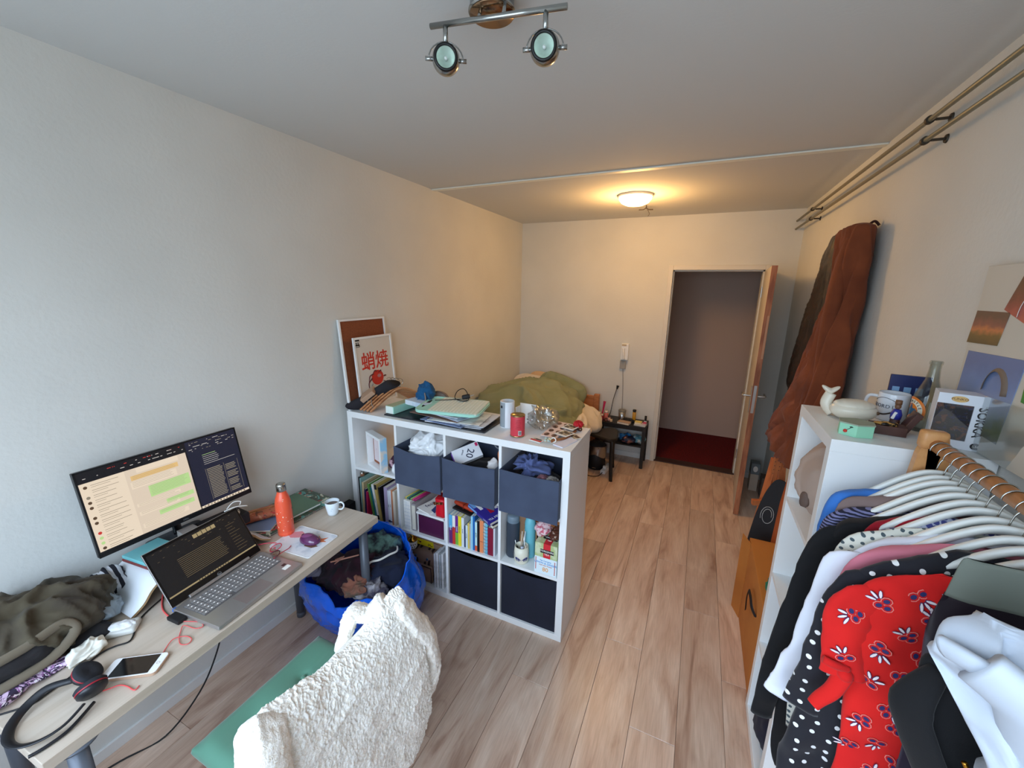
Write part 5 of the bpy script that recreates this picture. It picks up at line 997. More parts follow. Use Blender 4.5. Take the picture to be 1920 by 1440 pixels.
a = MB(); a.tube([(.475, .60, zc), (.50, .612, zc), (.535, .625, zc), (.562, .619, zc), (.548, .602, zc), (.503, .591, zc+.003), (.52, .572, zc), (.545, .555, zc), (.575, .545, zc), (.595, .556, zc), (.585, .572, zc), (.555, .570, zc), (.535, .545, zc+.003), (.55, .515, zc), (.572, .494, zc)], .0014, n=6); solo('thin_red_cable', a, RD, 'thin looped red cable from the black adapter to the phone', 'cable')
a = MB(); a.tube([(.628, .412, zc), (.632, .399, zc), (.60, .396, zc), (.575, .388, zc), (.562, .37, zc), (.560, .357, zc+.005)], .0018, n=6); solo('headphone_cable', a, RD, 'short red cable between the phone and the headphones', 'cable')
a = MB(); a.box((.449, .597, ZD+.008), (.062, .03, .014), rot=(0, 0, R(4)), bev=.003); solo('adapter', a, BLK, 'small black inline adapter on the red cable', 'adapter')
hp = root('headphones', 'black on ear headphones with red trim lying on the near end of the desk', 'headphones')
HB = M('headphone_black', (26, 27, 32), r=.4)
a = MB(); a.tube([(.47, .33, ZD+.03), (.445, .285, ZD+.035), (.447, .24, ZD+.02), (.475, .205, ZD+.012), (.52, .188, ZD+.010), (.565, .195, ZD+.012), (.595, .225, ZD+.014), (.605, .265, ZD+.02), (.59, .31, ZD+.03)], lambda t: (.0035, .008+.004*math.sin(PI*t)), n=8); obj('headband', a, HB, hp)
for c, n_, sc_ in (((.478, .352, ZD+.028), Vector((.35, .45, .75)), 1), ((.560, .338, ZD+.032), Vector((-.75, .1, .5)), 1)):
    m_ = n_.normalized().to_track_quat('Z', 'Y').to_matrix(); e_ = obj('ear_cup', (lambda a: (setattr(a, 'sm', True), a.lathe([(.001, -.012), (.024, -.012), (.033, -.004), (.034, .002), (.033, .004)], c, n=32, rot=m_), a)[-1])(MB()), HB, hp)
    a = MB(); a.sm = True; a.lathe([(.034, .004), (.0352, .006), (.034, .008)], c, n=32, rot=m_); obj('red_trim', a, M('red_trim', (150, 30, 44), r=.4), e_)
    a = MB(); a.sm = True; a.lathe([(.034, .008), (.036, .014), (.031, .020), (.015, .018), (.001, .016)], c, n=32, rot=m_); obj('ear_pad', a, M('foam_black', (36, 38, 44), r=.9, bump=(300, .4, .001)), e_)
# rod/pen near edge
a = MB(); a.tube([(.585, .33, ZD+.012), (.615, .27, ZD+.006), (.618, .225, ZD+.005), (.612, .196, ZD+.005)], .0042, n=8); solo('hair_band_end', a, HB, 'thin black rod lying beside the headphones on the desk edge', 'rod')
# black power cable across desk
a = MB(); a.tube([(.275, .655, ZD+.0035), (.318, .56, ZD+.0035), (.36, .52, ZD+.0035), (.412, .481, ZD+.0035), (.396, .45, ZD+.0035), (.388, .418, ZD+.004), (.402, .37, ZD+.0035), (.415, .325, ZD+.0035), (.423, .284, ZD+.0035), (.425, .251, ZD+.0035), (.391, .205, ZD+.0035)], .0026, n=6); solo('power_cable', a, BLK, 'black cable winding across the near half of the desk top', 'cable')
a = MB(); a.tube([(.12, .80, .70), (.13, .85, .5), (.20, .84, .40), (.22, .80, .30), (.20, .72, .15), (.14, .60, .012), (.08, .47, .006), (.05, .35, .006), (.04, .2, .006)], .0035, n=6); solo('floor_cable', a, BLK, 'black cable hanging under the desk and running along the skirting', 'cable')
# tissue packet
r_ = root('tissue_packet', 'opened white tissue packet lying on the desk beside the riser', 'tissues', wc=False, loc=(.333, .487, ZD+.0005), rz=R(47))
a = MB(); a.sm = True; a.box((0, 0, .011), (.10, .062, .022), bev=.008); obj('packet', a, M('translucent_packet', (206, 206, 200), r=.3), r_)
a = MB(); a.sm = True; a.sph((.005, .0, .02), (.04, .022, .010), 4, lambda co, n: co+n*fold_noise(co, 60, .003, 2)); obj('tissue', a, WL, r_)
# olive bag
a = MB(); a.sm = True
rows = []
OL = cloth('olive_canvas', (76, 68, 52), (58, 50, 40), 9)
def bagf(co, n):
    p = co+n*(fold_noise(co, 6.5, .024, 11)+.012*noise.noise(co*9)+fold_noise(co, 15, .005, 4)); 
    if p.z < -.075: p.z = -.075+(p.z+.075)*.05
    return p
a.sph((.165, .285, ZD+.079), (.158, .25, .098), 6, bagf); bgr = root('canvas_bag', 'dark olive canvas bag lying on the near left part of the desk', 'bag'); obj('body', a, OL, bgr)
a = MB(); a.tube([(.33, .08, ZD+.03), (.345, .16, ZD+.045), (.348, .25, ZD+.045), (.338, .335, ZD+.05), (.315, .395, ZD+.08), (.300, .375, ZD+.115), (.318, .29, ZD+.11), (.322, .19, ZD+.11), (.30, .08, ZD+.11)], lambda t: (.007, .014), n=8); obj('strap', a, cloth('olive_strap', (112, 102, 86)), bgr)
a = MB(); a.sm = True; a.sph((.305, .23, ZD+.072), (.036, .14, .030), 4, lambda co, n: co+n*fold_noise(co, 12, .008, 5)); obj('dark_lining', a, cloth('dark_lining', (30, 28, 30)), bgr)
# striped cloth and plastic bag
def stripemat(name, c1, c2, scale, ax=1, rough=.9, dist=1.2):
    if name in MC: return MC[name]
    mt = bpy.data.materials.new(name); mt.use_nodes = True; t = mt.node_tree; b = t.nodes['Principled BSDF']; b.inputs['Roughness'].default_value = rough
    c = nd(t, 'ShaderNodeTexCoord'); wv = nd(t, 'ShaderNodeTexWave'); wv.bands_direction = 'XYZ'[ax]; wv.inputs['Scale'].default_value = scale; wv.inputs['Distortion'].default_value = dist; t.links.new(c.outputs['Object'], wv.inputs[0])
    rm = nd(t, 'ShaderNodeValToRGB'); rm.color_ramp.interpolation = 'CONSTANT'; rm.color_ramp.elements[0].color = lin(c1); rm.color_ramp.elements[1].color = lin(c2); rm.color_ramp.elements[1].position = .5; t.links.new(wv.outputs[0], rm.inputs[0]); t.links.new(rm.outputs[0], b.inputs['Base Color']); MC[name] = mt; return mt
ZB = stripemat('black_white_stripes', (24, 24, 34), (206, 206, 210), 13, 1)
a = MB(); a.sm = True; crumple(a, (.098, .545, ZD+.062), (.055, .055, .05), s=12, amp=.012, seed=6, sub=5); solo('striped_beanie', a, ZB, 'black and white striped knitted hat between the olive bag and the riser', 'hat')
a = MB(); a.sm = True; crumple(a, (.195, .488, ZD+.048), (.07, .06, .042), s=16, amp=.012, seed=16, sub=5); solo('plastic_packet', a, M('frosted_plastic', (150, 160, 166), r=.25, tr=.25, var=(25, (70, 74, 80), .55, .7)), 'crumpled translucent plastic packet beside the striped hat', 'plastic bag')
a = MB(); a.sm = True; crumple(a, (.285, .435, ZD+.018), (.05, .055, .022), s=16, amp=.008, seed=26, sub=4); solo('black_glove', a, MC['black_cotton'], 'black crumpled fabric between the plastic packet and white cloth', 'fabric')
a = MB(); a.sm = True; crumple(a, (.368, .392, ZD+.022), (.042, .045, .024), s=20, amp=.012, seed=36, sub=5); solo('white_cloth', a, M('cream_white_cloth', (226, 224, 212), r=.9), 'small crumpled white cloth at the end of the purple scarf', 'cloth')
a = MB(); a.sm = True
rows = []
for i in range(41):
    u = i/40; y = .13+.25*u; x_ = .345+.012*math.sin(u*7); row = []
    for j in range(16): t = 2*PI*j/16; tw = u*22; rr_ = .024-.010*u+.004*math.sin(3*t+tw); row.append(Vector((x_+rr_*1.5*math.cos(t), y, ZD+.021-.008*u+rr_*.8*math.sin(t))))
    rows.append(row)
a.grid(rows, close_u=True, cap0=True, cap1=True); solo('scarf', a, floralmat('lilac_floral', (46, 38, 60), [(18, (206, 180, 206), .50, 4), (30, (150, 100, 150), .58, 4), (26, (236, 228, 236), .62, 3)]), 'twisted purple and lilac floral scarf in front of the olive bag', 'scarf')
a = MB(); a.bb(.008, .04, 1.80-.062, 1.80-.022, 0.0, .49); a.bb(.004, .06, 1.80-.085, 1.80-.018, .42, .5, bev=.004); solo('dark_box', a, BLK, 'dark upright box squeezed between the wall and the cube shelf', 'box')
# ---------------- blue laundry bag ----------------
BL = M('blue_woven_plastic', (8, 104, 240), r=.2, coat=.5, bump=(28, .7, .008))
lb = root('laundry_bag', 'big glossy blue woven plastic bag of clothes under the end of the desk', 'bag')
bot = [(.20, 1.34), (.44, 1.30), (.63, 1.42), (.68, 1.60), (.60, 1.74), (.40, 1.755), (.20, 1.72), (.13, 1.55)]
rim = [(.20, 1.27), (.38, 1.21), (.58, 1.19), (.70, 1.29), (.71, 1.50), (.58, 1.67), (.40, 1.72), (.20, 1.60)]
bel = [(.12, 1.24), (.42, 1.15), (.72, 1.24), (.80, 1.46), (.70, 1.72), (.40, 1.765), (.14, 1.74), (.08, 1.48)]
def ringp(P, z, n=72):
    q = smooth([Vector((p[0], p[1], z)) for p in P], 9, True); return q
rows = []
rb, rm_, rt = ringp(bot, .004), ringp(bel, .2), ringp(rim, .41)
NR = 26
for i in range(NR+1):
    u = i/NR; row = []
    for j in range(len(rb)):
        p = rb[j]*(1-u)**2+rm_[j]*2*u*(1-u)+rt[j]*u*u; c_ = Vector((.42, 1.5, p.z)); d_ = (p-c_).normalized()
        f_ = fold_noise(p, 7, .022, 3)*min(1, u*2)+noise.noise(p*22)*.006
        q0 = p; zz = .004+u*(.40+.05*(q0.y-1.45)/.27+.05*noise.noise(Vector((j*.13, 0, 4)))+.03*math.sin(j*.35))
        q = Vector((p.x+d_.x*f_, p.y+d_.y*f_, zz)); q.y = min(q.y, KY-.022 if q.x < KX+KW else 9); q.x = max(q.x, .03); row.append(q)
    rows.append(row)
a = MB(); a.sm = True; a.grid(rows, close_u=True, cap0=True)
a.grid([[p+(Vector((.42, 1.5, p.z))-p).normalized()*.006 for p in r__] for r__ in rows[3:]], close_u=True); a.grid([rows[-1], [p+(Vector((.42, 1.5, p.z))-p).normalized()*.006 for p in rows[-1]]], close_u=True)
obj('bag_wall', a, BL, lb)
a = MB(); t_ = [rows[-1][k] for k in range(8, 24)]; a.tube([rows[-2][46]+Vector((0, 0, -.02)), rows[-1][48]+Vector((-.03, -.03, .03)), rows[-1][52]+Vector((-.10, -.06, .05)), rows[-1][58]+Vector((-.1, -.08, .03)), rows[-2][62]], lambda t: (.0025, .018), n=8); obj('handle', a, BL, lb)
CL = [((.32, 1.36, .36), (.12, .09, .08), (30, 26, 34), (60, 34, 50), 'black patterned garment at the near left of the blue bag'), ((.46, 1.40, .37), (.14, .13, .08), (56, 20, 36), (34, 14, 26), 'dark maroon garment with a pink print in the middle of the blue bag'),
      ((.58, 1.50, .35), (.115, .12, .09), (22, 30, 56), (16, 22, 42), 'navy garment with a white drawstring on the right of the blue bag'), ((.25, 1.27, .40), (.075, .05, .04), (120, 118, 134), (96, 94, 112), 'grey sock hanging over the near rim of the blue bag'),
      ((.60, 1.33, .34), (.09, .08, .055), (70, 66, 84), (190, 186, 190), 'grey and white striped garment at the near right of the blue bag'), ((.40, 1.62, .38), (.14, .09, .07), (40, 40, 50), (110, 150, 140), 'dark garment with pale green pattern at the back of the blue bag'), ((.55, 1.28, .38), (.07, .05, .04), (150, 96, 78), (90, 84, 70), 'rust and sage patterned garment at the front rim of the blue bag')]
for i, (c, r__, c1, c2, lb_) in enumerate(CL):
    a = MB(); a.sm = True; crumple(a, c, r__, s=10, amp=.02, seed=50+i, sub=5); solo('garment', a, cloth('laundry_%d' % i, c1, c2, 18), lb_, 'clothes', 'clothes in the blue bag')
a = MB(); a.tube([(.56, 1.36, .44), (.55, 1.40, .452), (.58, 1.44, .452), (.60, 1.49, .456), (.61, 1.54, .45), (.58, 1.58, .445)], lambda t: (.003, .006), n=6); solo('drawstring', a, PAPER, 'white drawstring lying over the navy garment in the blue bag', 'drawstring')
a = MB(); X_ = Vector((.8, -.6, 0)); text(a, 'A', .07, (.40, 1.33, .468), (.6, -.6, .1), (.5, .6, .3), extrude=.001, bold=.002); a.tube([(.37, 1.30, .462), (.43, 1.36, .468), (.46, 1.41, .462)], .004, n=6); solo('print_patch', a, M('salmon_print', (222, 160, 140), r=.7), 'salmon coloured print on the maroon garment in the blue bag', 'print')

# ---------------- green chair with fleece jacket ----------------
GS = M('sage_velvet', (86, 136, 114), r=.75, sheen=.3, bump=(300, .15, .001)); BW = M('beech_wood', (216, 170, 132), r=.5, var=(8, (200, 150, 112), .4, .65), scl=(5, 5, .7))
chr_ = root('chair', 'green upholstered chair with beech legs standing at the desk', 'chair')
rows_t = []; a = MB(); a.sm = True
sx0, sx1, sy0, sy1 = .69, 1.09, .475, .955
NX, NY = 64, 76; top_ = []
for i in range(NX+1):
    row = []
    for j in range(NY+1):
        u, v = i/NX, j/NY; x = sx0+(sx1-sx0)*u; y = sy0+(sy1-sy0)*v
        e_ = min(1, min(u, 1-u)*9)*min(1, min(v, 1-v)*9); z = .445+.025*(1-(1-e_)**3)
        for tx, ty in ((.80, .615), (.80, .793), (.96, .615), (.96, .793)):
            d_ = math.hypot(x-tx, y-ty); z -= .016*math.exp(-(d_/.02)**2)+.016*math.exp(-(d_/.075)**2)
            dd = abs((x-tx)); z -= .0025*math.exp(-(dd/.006)**2)*math.exp(-(d_/.09)**2)
        row.append(Vector((x, y, z)))
    top_.append(row)
a.grid(top_); 
per = [top_[0][j] for j in range(NY+1)]+[top_[i][NY] for i in range(1, NX+1)]+[top_[NX][j] for j in range(NY-1, -1, -1)]+[top_[i][0] for i in range(NX-1, 0, -1)]
a.grid([per, [Vector((p.x+(p.x-.89)*.015, p.y+(p.y-.715)*.015, .43)) for p in per], [Vector((p.x, p.y, .415)) for p in per]], close_u=True, cap1=True)
bmesh.ops.remove_doubles(a.b, verts=a.b.verts, dist=.0004); obj('seat', a, GS, chr_)
for tx, ty in ((.80, .615), (.80, .793), (.96, .615), (.96, .793)): a = MB(); a.sm = True; a.sph((tx, ty, .4525), (.009, .009, .004), 2); obj('button', a, GS, chr_)
for (x, y, dx, dy) in ((.73, .515, -.03, -.03), (.73, .915, -.03, .03)): a = MB(); a.cyl((x+dx, y+dy, 0), (x, y, .42), .013, .02, n=12); obj('leg', a, BW, chr_)
for (y, dy) in ((.52, -.02), (.91, .02)): a = MB(); a.tube([(1.13, y+dy, 0), (1.075, y, .40), (1.085, y, .60), (1.12, y, .775)], lambda t: (.012+.005*math.sin(PI*min(1, t*1.4)), .016), n=10); obj('leg', a, BW, chr_)
a = MB(); a.sm = True; a.box((1.105, .715, .70), (.035, .42, .16), rot=(0, R(10), 0), bev=.015); obj('backrest', a, GS, chr_)
# jacket
def fleece():
    mt = bpy.data.materials.new('sherpa_fleece'); mt.use_nodes = True; t = mt.node_tree; b = t.nodes['Principled BSDF']; b.inputs['Roughness'].default_value = 1; b.inputs['Sheen Weight'].default_value = .5
    c = nd(t, 'ShaderNodeTexCoord'); n = nd(t, 'ShaderNodeTexNoise'); n.inputs['Scale'].default_value = 120; n.inputs['Detail'].default_value = 3; n.inputs['Distortion'].default_value = 1.5; t.links.new(c.outputs['Object'], n.inputs[0])
    r_ = nd(t, 'ShaderNodeValToRGB'); r_.color_ramp.elements[0].position = .36; r_.color_ramp.elements[0].color = lin((232, 222, 204)); r_.color_ramp.elements[1].position = .56; r_.color_ramp.elements[1].color = lin((252, 248, 240)); t.links.new(n.outputs[0], r_.inputs[0]); t.links.new(r_.outputs[0], b.inputs['Base Color'])
    bp = nd(t, 'ShaderNodeBump'); bp.inputs['Strength'].default_value = .8; bp.inputs['Distance'].default_value = .003; t.links.new(n.outputs[0], bp.inputs['Height']); t.links.new(bp.outputs[0], b.inputs['Normal']); return mt
FLE = fleece()
jk = root('fleece_jacket', 'cream sherpa fleece jacket draped over the back of the green chair', 'jacket')
def curl(p):
    w_ = Vector((noise.noise(p*40), noise.noise(p*40+Vector((7, 0, 0))), noise.noise(p*40+Vector((0, 9, 0)))))*.5
    return (1-min(1, abs(noise.noise(p*85+w_*2))*3.0))*.0038+(1-min(1, abs(noise.noise(p*140-w_*3))*3))*.0018
def draped(name, ctrl, nu=150, nv=170, amp=.02, seed=0, th=.012):
    """ctrl: grid of control points (rows along y, cols over the ridge from seat side to outer hem)"""
    rows = [smooth([Vector(p) for p in r__], max(2, nv//(len(r__)-1))) for r__ in ctrl]
    cols = list(zip(*rows)); cc = [smooth(list(c_), max(2, nu//(len(c_)-1))) for c_ in cols]; G = [list(r__) for r__ in zip(*cc)]
    n0, n1 = len(G), len(G[0]); out_ = []; inn = []
    for i in range(n0):
        ro, ri = [], []
        for j in range(n1):
            p = G[i][j]; tu = G[min(i+1, n0-1)][j]-G[max(i-1, 0)][j]; tv = G[i][min(j+1, n1-1)]-G[i][max(j-1, 0)]
            nn = tu.cross(tv); nn = nn.normalized() if nn.length > 1e-9 else Vector((1, 0, 0))
            if nn.x*1+nn.z*.6 < -.2 and j > n1*.35: nn = -nn
            q = p+nn*(fold_noise(p, 5.5, amp, seed)*.6+noise.noise(p*6+Vector((seed, 0, 0)))*amp*.7)
            ed = min(1, min(i, n0-1-i, j, n1-1-j)/6.0)
            ro.append(q+nn*(th*ed**.5+curl(q)*max(.3, ed))); ri.append(q-nn*.004)
        out_.append(ro); inn.append(ri)
    a = MB(); a.sm = True; A = a.grid(out_); B_ = a.grid(inn)
    bmesh.ops.reverse_faces(a.b, faces=[f for v in [x for r__ in B_ for x in r__] for f in v.link_faces][:0])
    e0 = [A[0], A[-1], [r__[0] for r__ in A], [r__[-1] for r__ in A]]; e1 = [B_[0], B_[-1], [r__[0] for r__ in B_], [r__[-1] for r__ in B_]]
    for x_, y_ in zip(e0, e1):
        for k_ in range(len(x_)-1):
            try: f_ = a.b.faces.new((x_[k_], x_[k_+1], y_[k_+1], y_[k_])); f_.smooth = True
            except ValueError: pass
    return obj(name, a, FLE, jk)
# rows from y low to y high: seat side -> ridge -> outer hem
draped('back_panel', [
    [(1.02, .45, .60), (1.06, .44, .74), (1.115, .44, .835), (1.17, .41, .80), (1.20, .36, .60), (1.19, .33, .36), (1.17, .33, .18)],
    [(1.00, .52, .56), (1.05, .52, .72), (1.12, .52, .835), (1.185, .50, .78), (1.21, .47, .58), (1.20, .45, .36), (1.18, .44, .18)],
    [(1.01, .61, .58), (1.06, .61, .72), (1.12, .61, .80), (1.18, .60, .76), (1.215, .58, .58), (1.21, .57, .36), (1.19, .56, .18)],
    [(1.02, .70, .60), (1.06, .70, .72), (1.12, .70, .79), (1.18, .69, .75), (1.21, .69, .58), (1.22, .69, .36), (1.20, .68, .18)],
    [(1.02, .80, .60), (1.06, .80, .72), (1.12, .80, .79), (1.175, .80, .76), (1.21, .80, .58), (1.22, .80, .36), (1.21, .79, .18)],
    [(1.03, .88, .60), (1.06, .89, .72), (1.125, .90, .835), (1.175, .90, .78), (1.22, .90, .58), (1.23, .90, .36), (1.22, .89, .20)],
    [(1.05, .93, .60), (1.08, .945, .74), (1.13, .955, .84), (1.18, .965, .76), (1.21, .985, .58), (1.22, 1.0, .36), (1.21, .98, .24)]], nu=270, nv=330, amp=.010, seed=2)
def sleeve(name, pts, rr_, seed=0):
    P = smooth([Vector(p) for p in pts], 22); a = MB(); a.sm = True; rows = []; prev = None; N = len(P)
    for i, p in enumerate(P):
        t = (P[min(i+1, N-1)]-P[max(i-1, 0)]).normalized(); e_ = (prev-t*prev.dot(t)) if prev else t.orthogonal(); e_.normalize(); prev = e_; f_ = t.cross(e_)
        u = i/(N-1); k_ = min(1, (math.sqrt(max(0, 1-((.12-u)/.12)**2)) if u < .12 else 1))*(1 if u < .95 else max(.5, (1-u)/.05)**.5) ; row = []
        for j in range(70):
            an = 2*PI*j/70; d_ = e_*math.cos(an)*rr_[0]+f_*math.sin(an)*rr_[1]; q = p+d_*max(.03, k_); q += d_.normalized()*(curl(q)+fold_noise(q, 9, .012, seed)*.5); row.append(q)
        rows.append(row)
    a.grid(rows, close_u=True, cap0=True, cap1=True); return obj(name, a, FLE, jk)
sleeve('sleeve', [(1.13, .925, .835), (1.17, .965, .74), (1.19, 1.03, .60), (1.18, 1.075, .44), (1.15, 1.07, .30)], (.030, .055), 3)
sleeve('sleeve', [(1.12, .46, .84), (1.20, .41, .78), (1.26, .35, .60), (1.27, .31, .40), (1.25, .30, .20)], (.045, .065), 5)
sleeve('collar', [(1.06, .76, .71), (1.045, .80, .76), (1.05, .835, .805), (1.09, .86, .80), (1.12, .90, .84)], (.022, .042), 7)

# ---------------- bed and back of the room ----------------
DV = cloth('sage_duvet', (146, 152, 120), (136, 144, 110), 5); SHT = M('cream_sheet', (226, 214, 196), r=.9, bump=(30, .4, .004)); PWD = M('pine_bed', (196, 128, 78), r=.5, var=(7, (176, 108, 62), .4, .65), scl=(1, 5, 5))
bd_ = root('bed', 'pine framed single bed behind the cube shelf with a cream sheet', 'bed')
for x, y, hh_ in ((.05, 4.52, .72), (1.02, 4.52, .72), (.05, 2.62, .5), (1.02, 2.62, .5)): a = MB(); a.bb(x-.03, x+.03, y-.03, y+.03, 0, hh_, bev=.004); obj('post', a, PWD, bd_)
a = MB(); a.bb(.08, .99, 4.50, 4.535, .30, .70, bev=.004); obj('headboard', a, PWD, bd_)
a = MB(); a.bb(.08, .99, 2.605, 2.635, .25, .44, bev=.004); obj('footboard', a, PWD, bd_)
for x in (.03, 1.01): a = MB(); a.bb(x, x+.03, 2.65, 4.49, .22, .36, bev=.003); obj('side_rail', a, PWD, bd_)
a = MB(); a.bb(.07, 1.0, 2.66, 4.485, .30, .49, bev=.04); obj('mattress', a, SHT, bd_)
def duv(co, n):
    p = co+n*(fold_noise(co, 2.4, .045, 4)+noise.noise(co*2.2)*.08); w = Vector((.48, 3.82, .64))
    if p.z+w.z < .495: p.z = .495-w.z+(p.z+w.z-.495)*.02
    p.x = max(p.x, -.46); return p
a = MB(); a.sm = True; a.sph((.48, 3.82, .64), (.56, .60, .30), 6, duv); dvo = root('duvet', 'sage green duvet heaped up on the bed', 'duvet'); obj('cover', a, DV, dvo)
a = MB(); a.sm = True; a.sph((.70, 3.55, .60), (.40, .42, .19), 6, lambda co, n: co+n*(fold_noise(co, 4, .05, 9))); obj('fold', a, DV, dvo)
for i, (c, rot, m_, lb_) in enumerate((((.30, 4.38, .70), (R(62), R(4), R(4)), SHT, 'cream pillow propped on the headboard in the corner'), ((.62, 4.37, .73), (R(58), R(17), R(-4)), DV, 'sage green pillow sloping along the headboard'), ((.90, 4.05, .58), (R(20), R(14), R(20)), SHT, 'cream pillow at the outer edge of the bed'), ((.45, 4.46, .70), (R(74), R(14), 0), M('peach_cushion', (216, 180, 140), r=.9), 'peach coloured pillow behind the sage green one'))):
    a = MB(); a.sm = True
    def pf(co, n):
        k_ = 1-(abs(co.x)/.32)**6*.3; return Vector((co.x, co.y, co.z))+n*(fold_noise(co, 5, .012, i))
    q = a.sph((0, 0, 0), 1, 5)
    for v in a.b.verts:
        x, y, z = v.co; sx = math.copysign(abs(x)**.55, x); sy = math.copysign(abs(y)**.55, y); v.co = Vector((sx*.30, sy*.20, z*.085)); v.co += Vector((0, 0, 1 if z > 0 else -1))*fold_noise(v.co, 6, .012, i)
    r_ = root('pillow', lb_, 'pillow', 'pillows on the bed', wc=False, loc=c); r_.rotation_euler = rot; obj('pillow_case', a, m_, r_)
a = MB(); a.sm = True; crumple(a, (1.02, 3.30, .58), (.10, .16, .12), s=8, amp=.02, seed=61, sub=5); solo('yellow_cloth', a, cloth('mustard_cloth', (204, 150, 44), (190, 130, 36), 10), 'mustard yellow cloth at the foot corner of the bed', 'cloth')
a = MB(); a.sm = True; crumple(a, (1.07, 3.62, .56), (.085, .15, .17), s=7, amp=.02, seed=63, sub=5); solo('cream_cloth', a, SHT, 'cream sheet hanging over the outer edge of the bed', 'sheet')
# stool
BKW = M('black_wood', (30, 27, 25), r=.5)
stl = root('stool', 'black rounded triangular stool in front of the bedside table', 'stool')
cxs, cys = 1.235, 4.02; pts_ = []
for k_ in range(3):
    an = R(-52)+k_*2*PI/3
    for d_ in range(-4, 5): t = an+d_*R(11); pts_.append((cxs+.105*math.cos(an)+.088*math.cos(t), cys+.105*math.sin(an)+.088*math.sin(t)))
a = MB(); a.prism(pts_, .03, base=.42); bmesh.ops.bevel(a.b, geom=[e_ for e_ in a.b.edges if abs(e_.verts[0].co.z-e_.verts[1].co.z) < 1e-6], offset=.008, segments=3, affect='EDGES'); obj('seat', a, BKW, stl)
for k_ in range(3):
    an = R(-52)+k_*2*PI/3; p0 = Vector((cxs+.15*math.cos(an), cys+.15*math.sin(an), .425)); p1 = Vector((cxs+.205*math.cos(an), cys+.205*math.sin(an), 0))
    a = MB(); a.tube([p0, p0.lerp(p1, .1)+Vector((.02*math.cos(an), .02*math.sin(an), 0)), p0.lerp(p1, .5), p1], lambda t: (.022-.006*t, .026-.006*t), n=12); obj('leg', a, BKW, stl)
# bedside table
bt = root('bedside_table', 'black bedside table with an open lower shelf left of the doorway', 'table')
tx0, tx1, ty0, ty1, th_ = 1.08, 1.61, 4.30, 4.575, .475
a = MB(); a.bb(tx0, tx1, ty0, ty1, th_-.018, th_, bev=.002); obj('table_top', a, BKW, bt)
a = MB(); a.bb(tx0+.02, tx1-.02, ty0+.015, ty1-.01, .235, .25); obj('lower_shelf', a, BKW, bt)
for x in (tx0, tx1-.034):
    for y in (ty0, ty1-.034): a = MB(); a.bb(x, x+.034, y, y+.034, 0, th_-.018, bev=.002); obj('leg', a, BKW, bt)
for b_ in ((tx0+.034, tx1-.034, ty0+.004, ty0+.02), (tx0+.034, tx1-.034, ty1-.02, ty1-.004)): a = MB(); a.bb(*b_, th_-.05, th_-.018); obj('apron', a, BKW, bt)
zt_ = th_+.0006
r_ = root('steel_tumbler', 'brushed steel tumbler on the bedside table below the wall phone', 'cup', wc=False, loc=(1.33, 4.45, zt_)); a = MB(); a.sm = True; a.lathe([(.001, 0), (.034, 0), (.036, .004), (.04, .115), (.038, .115), (.034, .006), (.001, .004)], n=32); obj('tumbler', a, ST, r_)
a = MB(); a.sm = True; a.lathe([(.0395, .10), (.041, .103), (.041, .12), (.001, .122)], n=32); obj('lid', a, M('grey_lid', (120, 120, 116), r=.4), r_)
r_ = root('amber_bottle', 'slim amber bottle with a black cap on the bedside table', 'bottle', wc=False, loc=(1.455, 4.50, zt_)); a = MB(); a.sm = True; a.lathe([(.001, 0), (.018, 0), (.0185, .003), (.0185, .095), (.014, .10), (.014, .105)], n=24); obj('body', a, M('amber_plastic', (206, 150, 44), r=.2), r_); a = MB(); a.sm = True; a.lathe([(.019, .105), (.019, .125), (.001, .126)], n=24); a.cyl((0, 0, .09), (0, 0, .104), .015, n=20); obj('cap', a, BLK, r_)
r_ = root('dark_vial', 'small dark bottle with a white label at the right end of the bedside table', 'bottle', wc=False, loc=(1.585, 4.45, zt_)); a = MB(); a.sm = True; a.lathe([(.001, 0), (.013, 0), (.0135, .035), (.011, .04), (.011, .045), (.012, .048), (.012, .085), (.001, .087)], n=20); obj('body', a, BLK, r_); a = MB(); a.sm = True; a.lathe([(.0139, .012), (.0139, .032)], n=20); obj('label', a, PAPER, r_)
for i, (x, y, z, w_, d_, h_, rz_, c, lb_) in enumerate(((1.375, 4.345, 0, .13, .09, .02, -10, (176, 150, 130), 'tan paperback at the front edge of the bedside table'), (1.545, 4.37, 0, .12, .10, .014, -6, (206, 210, 226), 'pale grey blue book at the front right of the bedside table'), (1.52, 4.385, .0146, .07, .075, .016, -4, (226, 206, 120), 'small yellow notebook on the pale grey blue book'), (1.585, 4.385, .0146, .035, .06, .012, -6, (206, 70, 120), 'pink packet on the pale grey blue book'))):
    r_ = root('bedside_book', lb_, 'book' if i < 3 else 'packet', wc=False, loc=(x, y, zt_+z), rz=R(rz_)); a = MB(); a.box((0, 0, .001), (w_, d_, .002)); a.box((0, 0, h_-.001), (w_, d_, .002)); obj('cover', a, M('bs_cover_%d' % i, c, r=.6), r_); a = MB(); a.box((.001, 0, h_/2), (w_-.004, d_-.004, h_-.004)); obj('pages', a, PAGES, r_)
a = MB(); a.sm = True; crumple(a, (1.42, 4.42, zt_+.016), (.06, .035, .018), s=20, amp=.006, seed=71, sub=4); solo('sleep_mask', a, MC['black_cotton'], 'black soft fabric sleep mask behind the tan paperback', 'mask')
r_ = root('hair_brush', 'bright pink hairbrush standing upright at the left of the bedside table', 'brush'); a = MB(); a.sm = True; a.tube([(1.115, 4.40, zt_+.02), (1.125, 4.41, zt_+.10), (1.135, 4.42, zt_+.2)], lambda t: (.006+.012*max(0, t-.4), .010+.010*max(0, t-.4)), n=10); obj('brush_body', a, M('hot_pink', (190, 30, 90), r=.35), r_)
